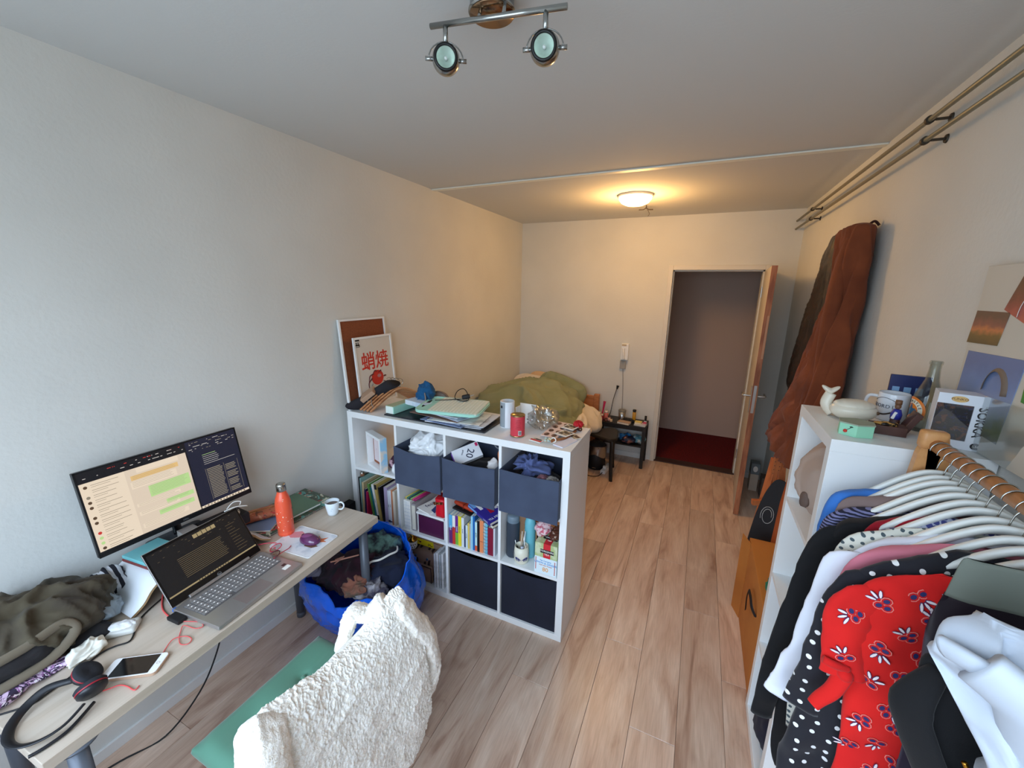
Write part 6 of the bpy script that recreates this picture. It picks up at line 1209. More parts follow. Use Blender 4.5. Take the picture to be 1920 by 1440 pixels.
for i, (x, y, r__, h_, c, lb_) in enumerate(((1.165, 4.40, .024, .10, (206, 110, 100), 'salmon pink bottle beside the hairbrush'), (1.205, 4.37, .02, .05, (206, 160, 150), 'pale pink jar beside the salmon bottle'), (1.13, 4.35, .018, .07, (150, 40, 50), 'dark red bottle in front of the hairbrush'), (1.235, 4.34, .014, .045, (226, 196, 160), 'cream lidded pot in front of the pale pink jar'), (1.10, 4.375, .014, .085, (196, 40, 60), 'slim red tube at the left edge of the bedside table'), (1.18, 4.335, .014, .035, (120, 70, 60), 'small brown pot at the front of the bedside table'))):
    r_ = root('cosmetic_pot', lb_, 'bottle', 'cosmetics on the bedside table', wc=False, loc=(x, y, zt_)); a = MB(); a.sm = True; a.lathe([(.001, 0), (r__*.95, 0), (r__, .003), (r__, h_*.7), (r__*.7, h_*.76), (.001, h_*.76)], n=22); obj('body', a, M('cosmetic_%d' % i, c, r=.3), r_); a = MB(); a.sm = True; a.cyl((0, 0, h_*.76), (0, 0, h_), r__*.72, n=18); obj('cap', a, M('cosmetic_cap_%d' % (i % 2), ((232, 220, 210), (60, 40, 40))[i % 2], r=.4), r_)
for i, (x, y, c, c2, lb_) in enumerate(((1.40, 4.42, (40, 120, 190), (110, 180, 226), 'bright blue plastic packet on the lower shelf of the bedside table'), (1.52, 4.40, (90, 150, 170), (200, 206, 200), 'pale teal packet on the right of the lower shelf'), (1.27, 4.43, (200, 206, 210), (120, 130, 140), 'white bundle on the left of the lower shelf'), (1.44, 4.36, (30, 40, 70), (150, 100, 90), 'navy and brown bundle on the lower shelf front'))):
    a = MB(); a.sm = True; crumple(a, (x, y, .25+.045), (.075, .06, .042), s=13, amp=.014, seed=80+i, sub=4); solo('shelf_bundle', a, M('bundle_%d' % i, c, r=.35, var=(20, c2, .5, .6)), lb_, 'packet', 'packets on the lower shelf')
a = MB(); a.tube([(1.175, 4.50, zt_+.003), (1.19, 4.52, zt_+.06), (1.205, 4.54, zt_+.2), (1.235, 4.55, zt_+.335)], .004, n=6); a.cyl((1.235, 4.55, zt_+.325), (1.243, 4.55, zt_+.365), .008, .016, n=12); solo('lamp_plug', a, BLK, 'black cable with a plug standing up from the bedside table', 'cable')
wp = root('wall_phone', 'white intercom phone on the back wall above the bedside table', 'intercom')
a = MB(); a.bb(1.245, 1.325, D-.045, D, 1.14, 1.32, bev=.005); obj('base', a, SW, wp); a = MB(); a.sm = True; a.tube([(1.275, D-.062, 1.27), (1.277, D-.07, 1.22), (1.28, D-.062, 1.15)], lambda t: (.012+.006*abs(2*t-1)**2, .014), n=10); obj('handset', a, SW, wp)
a = MB(); a.bb(1.252, 1.30, D-.05, D-.044, 1.295, 1.315); obj('speaker_panel', a, M('beige_panel', (190, 176, 150), r=.6), wp)
a = MB(); a.bb(1.24, 1.305, D-.03, D, 1.035, 1.125, bev=.004); obj('junction_box', a, M('grey_plastic_box', (160, 156, 150), r=.5), wp)
a = MB(); a.tube([(1.275, D-.006, 1.035), (1.29, D-.006, .85), (1.30, D-.006, .65), (1.30, D-.006, .5)], .004, n=6); obj('cable', a, M('grey_cable', (150, 146, 144), r=.5), wp)
# bin
bn = root('waste_bin', 'black pedal style waste bin with a transparent liner beside the bed', 'bin', wc=False, loc=(1.145, 4.13, .0005))
a = MB(); a.sm = True; a.lathe([(.001, 0), (.085, 0), (.09, .01), (.10, .26), (.095, .26), (.086, .012), (.001, .008)], n=36); obj('bin_body', a, BLK, bn)
a = MB(); a.sm = True; rows = [[Vector(((.103+.004*math.sin(7*t+z*40))*math.cos(t), (.103+.004*math.sin(7*t+z*40))*math.sin(t), .27-z+.02*math.sin(3*t)*(z > .05))) for t in [i*PI/24 for i in range(48)]] for z in (0, .02, .05, .08, .11)]; a.grid(rows, close_u=True); obj('liner', a, thin_glass('bin_liner', (.85, .86, .86), .35, .3), bn)
a = MB(); a.sm = True; a.sph((0, 0, .26), (.09, .09, .045), 4, lambda co, n: co+n*fold_noise(co, 14, .01, 2)); obj('dark_rubbish', a, M('rubbish_black', (34, 30, 30), r=.7), bn)
a = MB(); a.box((.0, -.09, .03), (.04, .02, .008)); obj('pedal', a, CH, bn)
es_ = root('power_strip', 'white power strip with a plug on the floor behind the stool', 'power strip', wc=False, loc=(1.265, 4.10, .0005), rz=R(82))
a = MB(); a.box((0, 0, .02), (.24, .055, .04), bev=.008); obj('strip', a, SW, es_); a = MB(); a.box((-.05, 0, .055), (.04, .035, .03), bev=.006); obj('plug', a, PAPER, es_); a = MB(); a.tube([(-.05, 0, .07), (-.04, .01, .12), (.0, .02, .10), (.03, .04, .01), (.0, .10, .005)], .0035, n=6); obj('black_lead', a, BLK, es_); a = MB(); a.tube([(-.12, 0, .02), (-.2, .02, .006), (-.24, .10, .005), (-.2, .2, .005)], .0035, n=6); obj('lead', a, BLK, es_)
# ---------------- right hand side: tall shelf and what is on it ----------------
RSX, RY0, RY1, RH = 2.402, 1.43, 1.85, 1.47
ts = root('tall_shelf', 'tall narrow white cube shelf against the right wall', 'shelf')
rx1 = W-.004
a = MB(); a.bb(RSX, rx1, RY0, RY1, RH-.038, RH, bev=.0012); obj('top_panel', a, SW, ts)
a = MB(); a.bb(RSX, rx1, RY0, RY1, 0, .038, bev=.0012); obj('bottom_panel', a, SW, ts)
for y in (RY0, RY1-.038): a = MB(); a.bb(RSX+.0005, rx1, y, y+.038, .038, RH-.038, bev=.001); obj('side_panel', a, SW, ts)
zz = [.038+i*.3525 for i in range(4)]
for z in zz[1:]: a = MB(); a.bb(RSX+.001, rx1, RY0+.038, RY1-.038, z-.0165, z); obj('shelf_board', a, SW, ts)
a = MB(); a.sm = True
a.sph((RSX+.15, 1.64, zz[3]+.0+.155), (.165, .158, .158), 5, lambda co, n: co+n*(fold_noise(co, 7, .010, 3))); r_ = root('round_cushion', 'taupe round cushion stuffed into the upper compartment of the tall shelf', 'cushion'); obj('cushion_body', a, cloth('taupe_cushion', (182, 160, 146), (170, 148, 134), 6), r_)
a = MB(); a.sm = True; a.sph((RSX+.008, 1.60, zz[3]+.10), (.012, .03, .035), 3, lambda co, n: co+n*fold_noise(co, 30, .006, 2)); obj('knot', a, M('taupe_knot', (110, 92, 84), r=.9), r_)
for i, (c, r__, c1, lb_) in enumerate((((RSX+.07, 1.68, zz[1]+.04), (.06, .08, .035), (206, 190, 176), 'beige folded clothing in the third compartment of the tall shelf'), ((RSX+.07, 1.55, zz[1]+.035), (.06, .05, .033), (60, 90, 140), 'blue folded clothing in the third compartment of the tall shelf'), ((RSX+.08, 1.64, zz[0]+.09), (.075, .13, .085), (28, 28, 46), 'dark navy clothing in the bottom compartment of the tall shelf'))):
    a = MB(); a.sm = True; crumple(a, c, r__, s=12, amp=.010, seed=90+i, sub=4); solo('folded_clothes', a, cloth('folded_%d' % i, c1), lb_, 'clothes')
ZR = RH+.0006
# whale shaped pot
CR = M('cream_glaze', (226, 218, 200), r=.25)
wh = root('whale_dish', 'cream ceramic whale shaped lidded dish on a mint box on the tall shelf', 'ornament')
wx, wy, wz = 2.515, 1.69, ZR
a = MB(); a.sm = True; a.sph((wx, wy, wz+.036), (.066, .05, .037), 4, lambda co, n: Vector((co.x, co.y, co.z*(1 if co.z < 0 else .8)))); obj('body', a, CR, wh)
a = MB(); a.sm = True; a.sph((wx, wy, wz+.052), (.057, .044, .020), 4, lambda co, n: co+n*.0015*abs(math.sin(co.x*160))*(co.z > 0)); obj('lid', a, CR, wh)
a = MB(); a.sm = True; a.tube([(wx-.045, wy+.03, wz+.012), (wx-.066, wy+.045, wz+.04), (wx-.058, wy+.045, wz+.078)], lambda t: (.020-.006*t, .020-.002*t), n=14); a.sph((wx-.060, wy+.05, wz+.082), (.027, .014, .011), 3, lambda co, n: Vector((co.x, co.y, co.z+abs(co.x)*.7))); obj('tail', a, CR, wh)
a = MB(); a.sm = True; a.sph((wx+.058, wy-.024, wz+.038), (.006, .006, .006), 2); obj('eye', a, M('brown_dot', (92, 66, 40), r=.4), wh)
r_ = root('mint_box', 'small mint hexagonal box printed with a cherry at the front of the tall shelf', 'box')
hx, hy = 2.478, 1.515
hexp = [(hx+.047*math.cos(R(20+60*i)), hy+.042*math.sin(R(20+60*i))) for i in range(6)]
a = MB(); a.prism(hexp, .036, base=ZR); obj('carton', a, M('mint_carton', (150, 212, 180), r=.5), r_)
a = MB(); a.prism([(hx+(x-hx)*1.04, hy+(y-hy)*1.04) for x, y in hexp], .004, base=ZR+.0362); obj('lid', a, M('sage_grey_lid', (150, 160, 140), r=.5), r_)
p0, p1 = Vector((hexp[3][0], hexp[3][1], 0)), Vector((hexp[4][0], hexp[4][1], 0)); mid = (p0+p1)/2; dr = (p1-p0).normalized(); nn = Vector((dr.y, -dr.x, 0))
if nn.dot(mid-Vector((hx, hy, 0))) < 0: nn = -nn
a = MB(); a.sm = True; c_ = mid+nn*.0005+Vector((0, 0, ZR+.014)); a.sph(c_-dr*.006, (.0055, .0055, .0055), 2); obj('cherry_print', a, RI, r_); a = MB(); a.tube([c_-dr*.003+Vector((0, 0, .004)), c_+dr*.004+Vector((0, 0, .01)), c_+dr*.008+Vector((0, 0, .014))], .0008, n=5); a.sph(c_+dr*.008+Vector((0, 0, .015)), (.005, .003, .002), 2); obj('stem_print', a, M('leaf_dark', (30, 60, 40), r=.5), r_)
# mug
mu = root('souvenir_mug', 'white mug with dark lettering behind the brown box on the tall shelf', 'mug', wc=False, loc=(2.640, 1.765, ZR))
a = MB(); a.sm = True; a.lathe([(.001, 0), (.037, 0), (.041, .003), (.0415, .092), (.040, .095), (.038, .092), (.037, .006), (.001, .004)], n=40); obj('mug', a, M('white_mug_glaze', (222, 228, 236), r=.15), mu)
a = MB(); cam_dir = R(-128)
def cyl_text(a, s_, size, rad, z, an0, step):
    for i, ch in enumerate(s_):
        an = an0+i*step; X = Vector((-math.sin(an), math.cos(an), 0)); text(a, ch, size, (rad*math.cos(an), rad*math.sin(an), z), X, (0, 0, 1), extrude=.0003)
cyl_text(a, 'GEORDIE', .017, .0422, .050, cam_dir-R(64), R(17)); obj('lettering', a, M('mug_ink', (70, 76, 90), r=.5), mu)
a = MB(); a.tube([(.0422*math.cos(cam_dir-R(64)+R(i*6)), .0422*math.sin(cam_dir-R(64)+R(i*6)), .066+.014*math.sin(PI*i/17)) for i in range(18)], .0008, n=5, sub=1); a.tube([(.0422*math.cos(cam_dir-R(50)+R(i*5)), .0422*math.sin(cam_dir-R(50)+R(i*5)), .032-.010*math.sin(PI*i/14)) for i in range(15)], .0024, n=5, sub=1); obj('arcs', a, M('mug_ink_dark', (40, 34, 34), r=.5), mu)
a = MB(); a.sm = True; a.tube([(-.035, .02, .075), (-.056, .034, .072), (-.062, .038, .045), (-.052, .032, .022), (-.036, .02, .020)], .0055, n=10); obj('handle', a, MC['white_mug_glaze'], mu)
# photo/postcard standing behind
r_ = root('boxed_card', 'dark blue picture box standing behind the mug and glass bottle', 'box', wc=False, loc=(2.690, 1.815, ZR), rz=R(-8)); a = MB(); a.box((0, 0, .075), (.105, .012, .15), bev=.001); obj('carton', a, M('midnight_blue', (34, 44, 92), r=.3), r_)
a = MB(); a.box((0, -.0068, .03), (.1, .001, .06)); obj('dark_red_print', a, M('wine_print', (70, 22, 28), r=.4), r_)
for i in range(3): a = MB(); a.box((-.034+.03*i, -.0066, .096), (.019, .001, .026), bev=.0004); obj('window_print', a, M('pale_blue_print', (120, 160, 200), r=.4), r_)
# brown box with figurine
r_ = root('brown_box', 'open dark brown box with its lid tilted up beside the mug', 'box'); BRN = M('chocolate_board', (74, 42, 34), r=.5)
a = MB(); a.box((2.572, 1.575, ZR+.014), (.085, .05, .028), rot=(0, 0, R(-8)), bev=.001); obj('tray', a, BRN, r_); a = MB(); a.box((2.632, 1.60, ZR+.036), (.016, .05, .07), rot=(0, R(24), R(-8)), bev=.001); obj('lid', a, BRN, r_)
a = MB(); a.sm = True; crumple(a, (2.565, 1.57, ZR+.031), (.028, .014, .007), s=50, amp=.003, seed=3, sub=3); obj('foil_sweets', a, M('gold_dark_foil', (206, 160, 90), r=.3, m=.5, var=(50, (30, 22, 18), .5, .55)), r_)
fg = root('wooden_figure', 'tiny brown wooden figure wearing blue and white, standing at the brown box', 'ornament'); fx, fy = 2.607, 1.632
a = MB(); a.sm = True; a.lathe([(.001, 0), (.012, 0), (.013, .02), (.012, .04), (.001, .045)], (fx, fy, ZR), n=18); obj('legs', a, BRN, fg); a = MB(); a.sm = True; a.lathe([(.001, .034), (.0135, .035), (.0145, .05), (.010, .066), (.001, .068)], (fx, fy, ZR), n=18); obj('blue_coat', a, M('royal_blue', (40, 48, 140), r=.4), fg); a = MB(); a.box((fx-.008, fy-.010, ZR+.048), (.008, .006, .024), rot=(0, R(18), 0), bev=.002); obj('white_sash', a, PAPER, fg)
a = MB(); a.sm = True; a.sph((fx, fy, ZR+.076), (.008, .008, .010), 3); a.cyl((fx, fy, ZR+.082), (fx, fy, ZR+.096), .0085, n=14); obj('head', a, M('dark_teak', (110, 76, 54), r=.5), fg)
# beer bottle
bb = root('beer_bottle', 'clear glass bottle with an orange oval ale label on the tall shelf', 'bottle', wc=False, loc=(2.684, 1.665, ZR))
a = MB(); a.sm = True; prof = [(.001, .004), (.028, 0), (.033, .003), (.034, .01), (.034, .098), (.032, .115), (.024, .140), (.0165, .165), (.0135, .195), (.0135, .212), (.0155, .214), (.0155, .222), (.0135, .224), (.0115, .222), (.0115, .195), (.0145, .165), (.022, .140), (.030, .115), (.032, .098), (.032, .01), (.001, .007)]
a.lathe(prof, n=48); obj('glass', a, thin_glass('bottle_glass', (.84, .87, .85), .03, .01), bb)
LBA = R(-172)
def onb(u, v, rad=.0346): an = LBA+u/.0346; return Vector((rad*math.cos(an), rad*math.sin(an), .062+v))
def patch(a, ru, rv, rad, n=28, hole=None):
    ring = lambda k_, f_: onb(ru*k_*math.cos(2*PI*f_/n), rv*k_*math.sin(2*PI*f_/n), rad)
    a.sm = True; a.grid([[ring(max(k_, .001), f_) for f_ in range(n)] for k_ in ((hole or 0), (hole or 0)*.5+.5, .85, 1)], close_u=True)
a = MB(); patch(a, .040, .046, .0348); obj('orange_label', a, M('ale_orange', (226, 124, 40), r=.4), bb)
a = MB(); patch(a, .033, .038, .0351, hole=.66); obj('white_ring', a, M('ale_white', (236, 228, 206), r=.4), bb)
a = MB()
def ringtext(a, s_, up_, r0_=.83):
    n_ = len(s_); span = R(150)
    for i, ch in enumerate(s_):
        th = (PI/2+span/2-span*(i+.5)/n_) if up_ else (-PI/2-span/2+span*(i+.5)/n_)
        u, v = .033*r0_*math.cos(th), .038*r0_*math.sin(th); p = onb(u, v, .0354); an = LBA+u/.0346; X0 = Vector((-math.sin(an), math.cos(an), 0)); Z0 = Vector((0, 0, 1)); k_ = (th-PI/2) if up_ else (th+PI/2)
        text(a, ch, .0105, p, X0*math.cos(k_)+Z0*math.sin(k_), -X0*math.sin(k_)+Z0*math.cos(k_), extrude=.0002, bold=.0002)
ringtext(a, 'NEWCASTLE', True); ringtext(a, 'BROWN ALE', False); obj('lettering', a, M('ale_black', (50, 20, 24), r=.5), bb)
a = MB(); pts5 = []
for i in range(10): k_ = 1 if i % 2 == 0 else .42; th = PI/2+i*PI/5; pts5.append(onb(.024*k_*math.cos(th), .027*k_*math.sin(th), .0354))
c_ = a.b.verts.new(onb(0, 0, .0356)); vv = [a.b.verts.new(p) for p in pts5]; [a.b.faces.new((c_, vv[i], vv[(i+1) % 10])) for i in range(10)]; obj('blue_star', a, M('star_blue', (44, 96, 130), r=.4), bb)
a = MB(); a.sm = True; rows = [[Vector((.0347*math.cos(R(t)), .0347*math.sin(R(t)), z)) for t in range(-100, 40, 5)] for z in (.012, .098)]; a.grid(rows); obj('back_label', a, M('label_back_grey', (150, 150, 134), r=.6), bb)
# boxed figure (window left plain)
fb = root('collectible_box', 'white window box lettered SOKKA at the near corner of the tall shelf', 'box', wc=False, loc=(2.706, 1.535, ZR), rz=R(-14))
bw_, bd2, bh_ = .108, .07, .155
a = MB(); a.bb(-bw_/2, bw_/2, -bd2/2+.002, bd2/2, 0, bh_, bev=.001); obj('carton', a, M('box_white_card', (222, 226, 234), r=.45), fb)
a = MB()
for b_ in ((-bw_/2, bw_/2, .126, bh_), (-bw_/2, bw_/2, 0, .024), (.018, bw_/2, .024, .126)): a.bb(b_[0], b_[1], -bd2/2-.0005, -bd2/2+.002, b_[2], b_[3])
obj('front_face', a, MC['box_white_card'], fb)
a = MB(); a.bb(-bw_/2+.001, .0175, -bd2/2+.0005, -bd2/2+.0022, .0245, .1255); obj('window_interior', a, floralmat('dim_window_contents', (40, 36, 46), [(24, (120, 74, 56), .56, 2), (40, (40, 50, 96), .58, 3), (60, (120, 120, 130), .68, 3)]), fb)
a = MB(); a.bb(-bw_/2, .018, -bd2/2-.0012, -bd2/2-.0006, .024, .126); obj('window_film', a, thin_glass('window_film', (.95, .95, .96), .14), fb)
a = MB(); text(a, 'SOKKA', .026, (.036, -bd2/2-.0009, .082), (0, 0, -1), (1, 0, 0), bold=.0006); obj('name_lettering', a, BLK, fb)
a = MB(); a.prism([(-.012+.017*math.cos(t), .141+.0085*math.sin(t)) for t in [i*PI/12 for i in range(24)]], -.0006, axis=1, base=-bd2/2-.0006); obj('gold_badge', a, M('badge_gold', (216, 176, 110), r=.4), fb)
a = MB(); text(a, 'FUNKO', .0095, (-.012, -bd2/2-.0014, .141), (1, 0, 0), (0, 0, 1)); obj('badge_lettering', a, M('badge_brown', (120, 84, 50), r=.5), fb)
a = MB(); a.prism([(.040+.0105*math.cos(t), .014+.0095*math.sin(t)) for t in [i*PI/12 for i in range(24)]], -.0006, axis=1, base=-bd2/2-.0006); obj('number_badge', a, BLK, fb); a = MB(); text(a, '536', .009, (.040, -bd2/2-.0014, .014), (1, 0, 0), (0, 0, 1)); obj('number_lettering', a, PAPER, fb)
# postcard board on the right wall
pb = root('postcard_board', 'off white board with picture postcards leaning on the right wall above the tall shelf', 'board', wc=False, loc=(0, 0, 0))
px_ = W-.024
a = MB(); a.bb(px_, px_+.008, 1.17, 1.665, ZR+.001, 1.975, bev=.001); obj('backing', a, M('board_off_white', (206, 200, 188), r=.7), pb)
def card(name, poly, mt_, lb_):
    a = MB(); a.prism(poly, .0015, axis=0, base=px_-.0018); o_ = obj('postcard', a, mt_, pb); o_['label'] = lb_
def gradmat(name, stops, axis=2, dist=.3, z0=0, z1=1):
    mt = bpy.data.materials.new(name); mt.use_nodes = True; t = mt.node_tree; b = t.nodes['Principled BSDF']; b.inputs['Roughness'].default_value = .4
    c = nd(t, 'ShaderNodeTexCoord'); n = nd(t, 'ShaderNodeTexNoise'); n.inputs['Scale'].default_value = 22; n.inputs['Detail'].default_value = 3; t.links.new(c.outputs['Generated'], n.inputs[0]); n.inputs['Scale'].default_value = 5
    s_ = nd(t, 'ShaderNodeSeparateXYZ'); t.links.new(c.outputs['Generated'], s_.inputs[0]); ad = nd(t, 'ShaderNodeMath', operation='MULTIPLY_ADD'); ad.inputs[1].default_value = dist; t.links.new(n.outputs[0], ad.inputs[0]); t.links.new(s_.outputs[axis], ad.inputs[2])
    rp_ = nd(t, 'ShaderNodeValToRGB'); el = rp_.color_ramp.elements; el[0].position = stops[0][0]; el[0].color = lin(stops[0][1]); el[1].position = stops[-1][0]; el[1].color = lin(stops[-1][1])
    for p_, c_ in stops[1:-1]: q_ = el.new(p_); q_.color = lin(c_)
    t.links.new(ad.outputs[0], rp_.inputs[0]); t.links.new(rp_.outputs[0], b.inputs['Base Color']); return mt
card('a', [(1.658, 1.85), (1.515, 1.85), (1.531, 1.761), (1.669, 1.757)], gradmat('sunset_postcard', [(.1, (100, 84, 56)), (.45, (130, 104, 60)), (.6, (204, 128, 80)), (.75, (150, 96, 80)), (1.1, (110, 84, 70))]), 'postcard of an orange sunset over a field')
card('b', [(1.504, 1.945), (1.39, 1.925), (1.38, 1.80), (1.543, 1.857)], gradmat('red_sky_postcard', [(.15, (214, 120, 90)), (.5, (176, 90, 80)), (.75, (120, 66, 56)), (1.1, (86, 56, 46))]), 'postcard with a white arch against a red sky')
card('c', [(1.647, 1.734), (1.405, 1.739), (1.425, 1.516), (1.655, 1.53)], gradmat('river_postcard', [(.1, (70, 76, 84)), (.3, (120, 130, 70)), (.5, (140, 150, 176)), (.8, (120, 140, 186)), (1.1, (110, 126, 170))]), 'postcard of a curved stone bridge under a blue sky')
card('d', [(1.40, 1.85), (1.20, 1.87), (1.19, 1.62), (1.385, 1.64)], gradmat('tulip_postcard', [(.1, (60, 130, 40)), (.55, (70, 140, 40)), (.68, (226, 90, 40)), (.85, (180, 60, 50)), (1.2, (90, 60, 70))]), 'postcard of red flowers above green')
a = MB(); a.tube([(px_-.0025, 1.50-.05*math.cos(t)-.01, 1.64+.065*math.sin(t)) for t in [i*PI/12 for i in range(13)]], lambda t: (.0008, .012), n=6, sub=1); obj('arch_print', a, M('stone_arch_print', (120, 104, 92), r=.6), pb)
a = MB(); a.tube([(px_-.0025, 1.455-.03*math.cos(t), 1.84+.055*math.sin(t)) for t in [i*PI/12 for i in range(13)]], lambda t: (.0008, .004), n=6, sub=1); obj('white_arch_print', a, PAPER, pb)
a = MB(); rows = [[Vector((px_-.006-.01*math.sin(y*9+z*4), y, z)) for z in (ZR+.001, 1.50, 1.56, 1.63)] for y in [1.10+.03*i for i in range(14)]]; a.sm = True; a.grid(rows); solo('plastic_sleeve', a, thin_glass('sleeve_film', (.86, .9, .9), .22, .12), 'clear plastic sleeve standing in front of the postcard board', 'plastic sleeve')

# ---------------- clothes rail ----------------
RW_ = M('rail_beech', (206, 150, 96), r=.4, var=(6, (190, 130, 78), .4, .65), scl=(6, .6, 6))
cr = root('clothes_rail', 'beech clothes rail standing along the right wall in front of the tall shelf', 'clothes rail')
XR, ZRL = 2.602, 1.510
a = MB(); a.sm = True; a.cyl((XR, 1.36, ZRL), (XR, .15, ZRL-.004), .0165, n=28); obj('rod', a, RW_, cr)
for y in (1.372, .15):
    for s_ in (-1, 1):
        a = MB(); a.prism([(XR-.016*s_*1.2, ZRL+.035), (XR+.020*s_, ZRL+.03), (XR+.012*s_+.02*s_, ZRL-.03), (XR+.13*s_, .02), (XR+.09*s_, .02), (XR-.012*s_, ZRL-.04)], .022, axis=1, base=y-.011+.0115*(s_ > 0)*0); obj('leg', a, RW_, cr)
a = MB(); a.sm = True; a.box((XR-.005, 1.372, ZRL+.012), (.055, .034, .05), bev=.009); obj('end_block', a, RW_, cr)
a = MB(); a.sm = True; a.cyl((XR, 1.361, .12), (XR, .16, .12), .012, n=20); obj('lower_rod', a, RW_, cr)
HW_ = M('white_plastic_hanger', (228, 230, 226), r=.35)
def wh_mesh():
    a = MB(); a.sm = True
    a.tube([(-.20, 0, -.128), (-.165, 0, -.100), (-.12, 0, -.058), (-.07, 0, -.014), (-.03, 0, .012), (0, 0, .018), (.03, 0, .012), (.07, 0, -.014), (.11, 0, -.05), (.135, 0, -.085), (.145, 0, -.11)], lambda t: (.0085, .012+.013*math.sin(PI*t)**2), n=12, sub=6); return a
def wk_mesh():
    a = MB(); a.sm = True; r__ = .0215
    pts = [(0, 0, .02), (0, 0, .045)]+[(-r__*math.sin(t)*1, 0, .0905-.0215*math.cos(t)*1-.0) for t in []]
    pts = [(0, 0, .03), (.004, 0, .052)]+[(r__*math.cos(t), 0, .082+r__*math.sin(t)) for t in [(-PI/3+i*PI/8) for i in range(0, 12)]]
    a.tube(pts, .0017, n=6, sub=3); return a
mh_, mk_ = None, None
HY = [1.335, 1.30, 1.27, 1.235, 1.20, 1.165, 1.13, 1.09, 1.055, 1.015, .978, .938]
HL = ['bare white hanger nearest the wooden end block', 'white hanger holding the blue top', 'white hanger holding the taupe top', 'white hanger with the striped top', 'white hanger holding the long black cardigan', 'white hanger inside the crimson collared top', 'white hanger holding the blue patterned blouse', 'white hanger holding the dotted blouse', 'white hanger holding the white shirt', 'white hanger holding the pink top', 'white hanger holding the star print dress', 'white hanger holding the red dress']
for i, y in enumerate(HY):
    r_ = root('coat_hanger', HL[i], 'hanger', 'white hangers on the rail', wc=False, loc=(XR, y, ZRL-.087), rz=R(random.uniform(-3, 3) if i < 9 else 0))
    if mh_ is None: mh_ = obj('arms', wh_mesh(), HW_, r_); mk_ = obj('hook', wk_mesh(), CH, r_)
    else:
        for src in (mh_, mk_): c_ = src.copy(); COL.objects.link(c_); c_.parent = r_
# garments
def garment(name, label, y, mat, rows, sleeve=None, thick=.022, folds=5, amp=.008, seed=0, cat='clothes', sleeve_mat=None, extra=None):
    r_ = root(name, label, cat, 'garments on the rail'); a = MB(); loft(a, rows, thick, folds, amp, seed, y=y, sub=6, n=60, cr=.006); obj('body', a, mat, r_)
    if sleeve:
        pts, rr_ = sleeve; a = MB(); a.sm = True; P = smooth([Vector((p[0], y-.004, p[1])) for p in pts], 7); N = len(P); rws = []
        for i, p in enumerate(P):
            u = i/(N-1); t = (P[min(i+1, N-1)]-P[max(i-1, 0)]).normalized(); e_ = Vector((t.z, 0, -t.x)); w_ = rr_[0]*(1-u)+rr_[1]*u
            k_ = min(1, .15+u*5) ; row = []
            for j in range(26): an = 2*PI*j/26; q = p+e_*math.copysign(abs(math.cos(an))**.8, math.cos(an))*w_*k_+Vector((0, .013*math.sin(an)*k_, 0)); q.y += noise.noise(q*14+Vector((seed, 0, 0)))*.014; q += Vector((.4, -1, 0))*fold_noise(q, 10, .004, seed); row.append(q)
            rws.append(row)
        a.grid(rws, close_u=True, cap0=True, cap1=True); obj('sleeve', a, sleeve_mat or mat, r_)
    return r_
def dotmat(name, base, dot, scale, thr, jitter=.35, met='EUCLIDEAN', base2=None, ring=None):
    mt = bpy.data.materials.new(name); mt.use_nodes = True; t = mt.node_tree; b = t.nodes['Principled BSDF']; b.inputs['Roughness'].default_value = .85; b.inputs['Sheen Weight'].default_value = .15
    c = nd(t, 'ShaderNodeTexCoord'); s_ = nd(t, 'ShaderNodeSeparateXYZ'); cb_ = nd(t, 'ShaderNodeCombineXYZ'); t.links.new(c.outputs['Object'], s_.inputs[0]); t.links.new(s_.outputs[0], cb_.inputs[0]); t.links.new(s_.outputs[2], cb_.inputs[1])
    v = nd(t, 'ShaderNodeTexVoronoi', voronoi_dimensions='2D', distance=met); v.inputs['Scale'].default_value = scale; v.inputs['Randomness'].default_value = jitter; t.links.new(cb_.outputs[0], v.inputs[0])
    rm = nd(t, 'ShaderNodeValToRGB'); rm.color_ramp.interpolation = 'CONSTANT'; rm.color_ramp.elements[0].color = lin(dot); rm.color_ramp.elements[1].color = lin(base); rm.color_ramp.elements[1].position = thr
    if ring:
        rm.color_ramp.elements[1].color = lin(ring[1]); rm.color_ramp.elements[1].position = thr
        for p_, c_ in ring[2:]: q_ = rm.color_ramp.elements.new(p_); q_.color = lin(c_)
    t.links.new(v.outputs['Distance'], rm.inputs[0]); t.links.new(rm.outputs[0], b.inputs['Base Color']); MC[name] = mt; return mt
BC = cloth('black_jersey', (7, 7, 11)); SB = cloth('blue_top', (56, 116, 196)); TPc = cloth('taupe_top', (128, 108, 104)); ST_ = stripemat('space_dye_knit', (28, 28, 50), (120, 120, 160), 40, 2, dist=3); CRc = cloth('crimson', (150, 8, 30))
BP = dotmat('blue_cell_print', (176, 180, 200), (60, 66, 130), 75, .42); DO = dotmat('sage_dot_print', (214, 212, 200), (70, 84, 90), 62, .24, .2); WH_ = M('white_cotton', (228, 230, 240), r=.85, bump=(20, .25, .004)); PK = cloth('dusty_pink', (206, 118, 134))
SD = dotmat('white_star_on_black', (18, 18, 28), (232, 232, 230), 30, .145, .45); RDm = None
garment('blue_shirt', 'bright blue top nearly hidden at the far end of the rail', 1.30, SB, [(1.395, 2.53, 2.64), (1.375, 2.46, 2.70), (1.345, 2.39, 2.73), (1.2, 2.38, 2.735), (.85, 2.40, 2.735)], seed=1)
garment('taupe_shirt', 'taupe top between the blue and black garments', 1.265, TPc, [(1.40, 2.53, 2.66), (1.375, 2.46, 2.70), (1.34, 2.40, 2.735), (1.2, 2.39, 2.735), (.85, 2.40, 2.735)], seed=2)
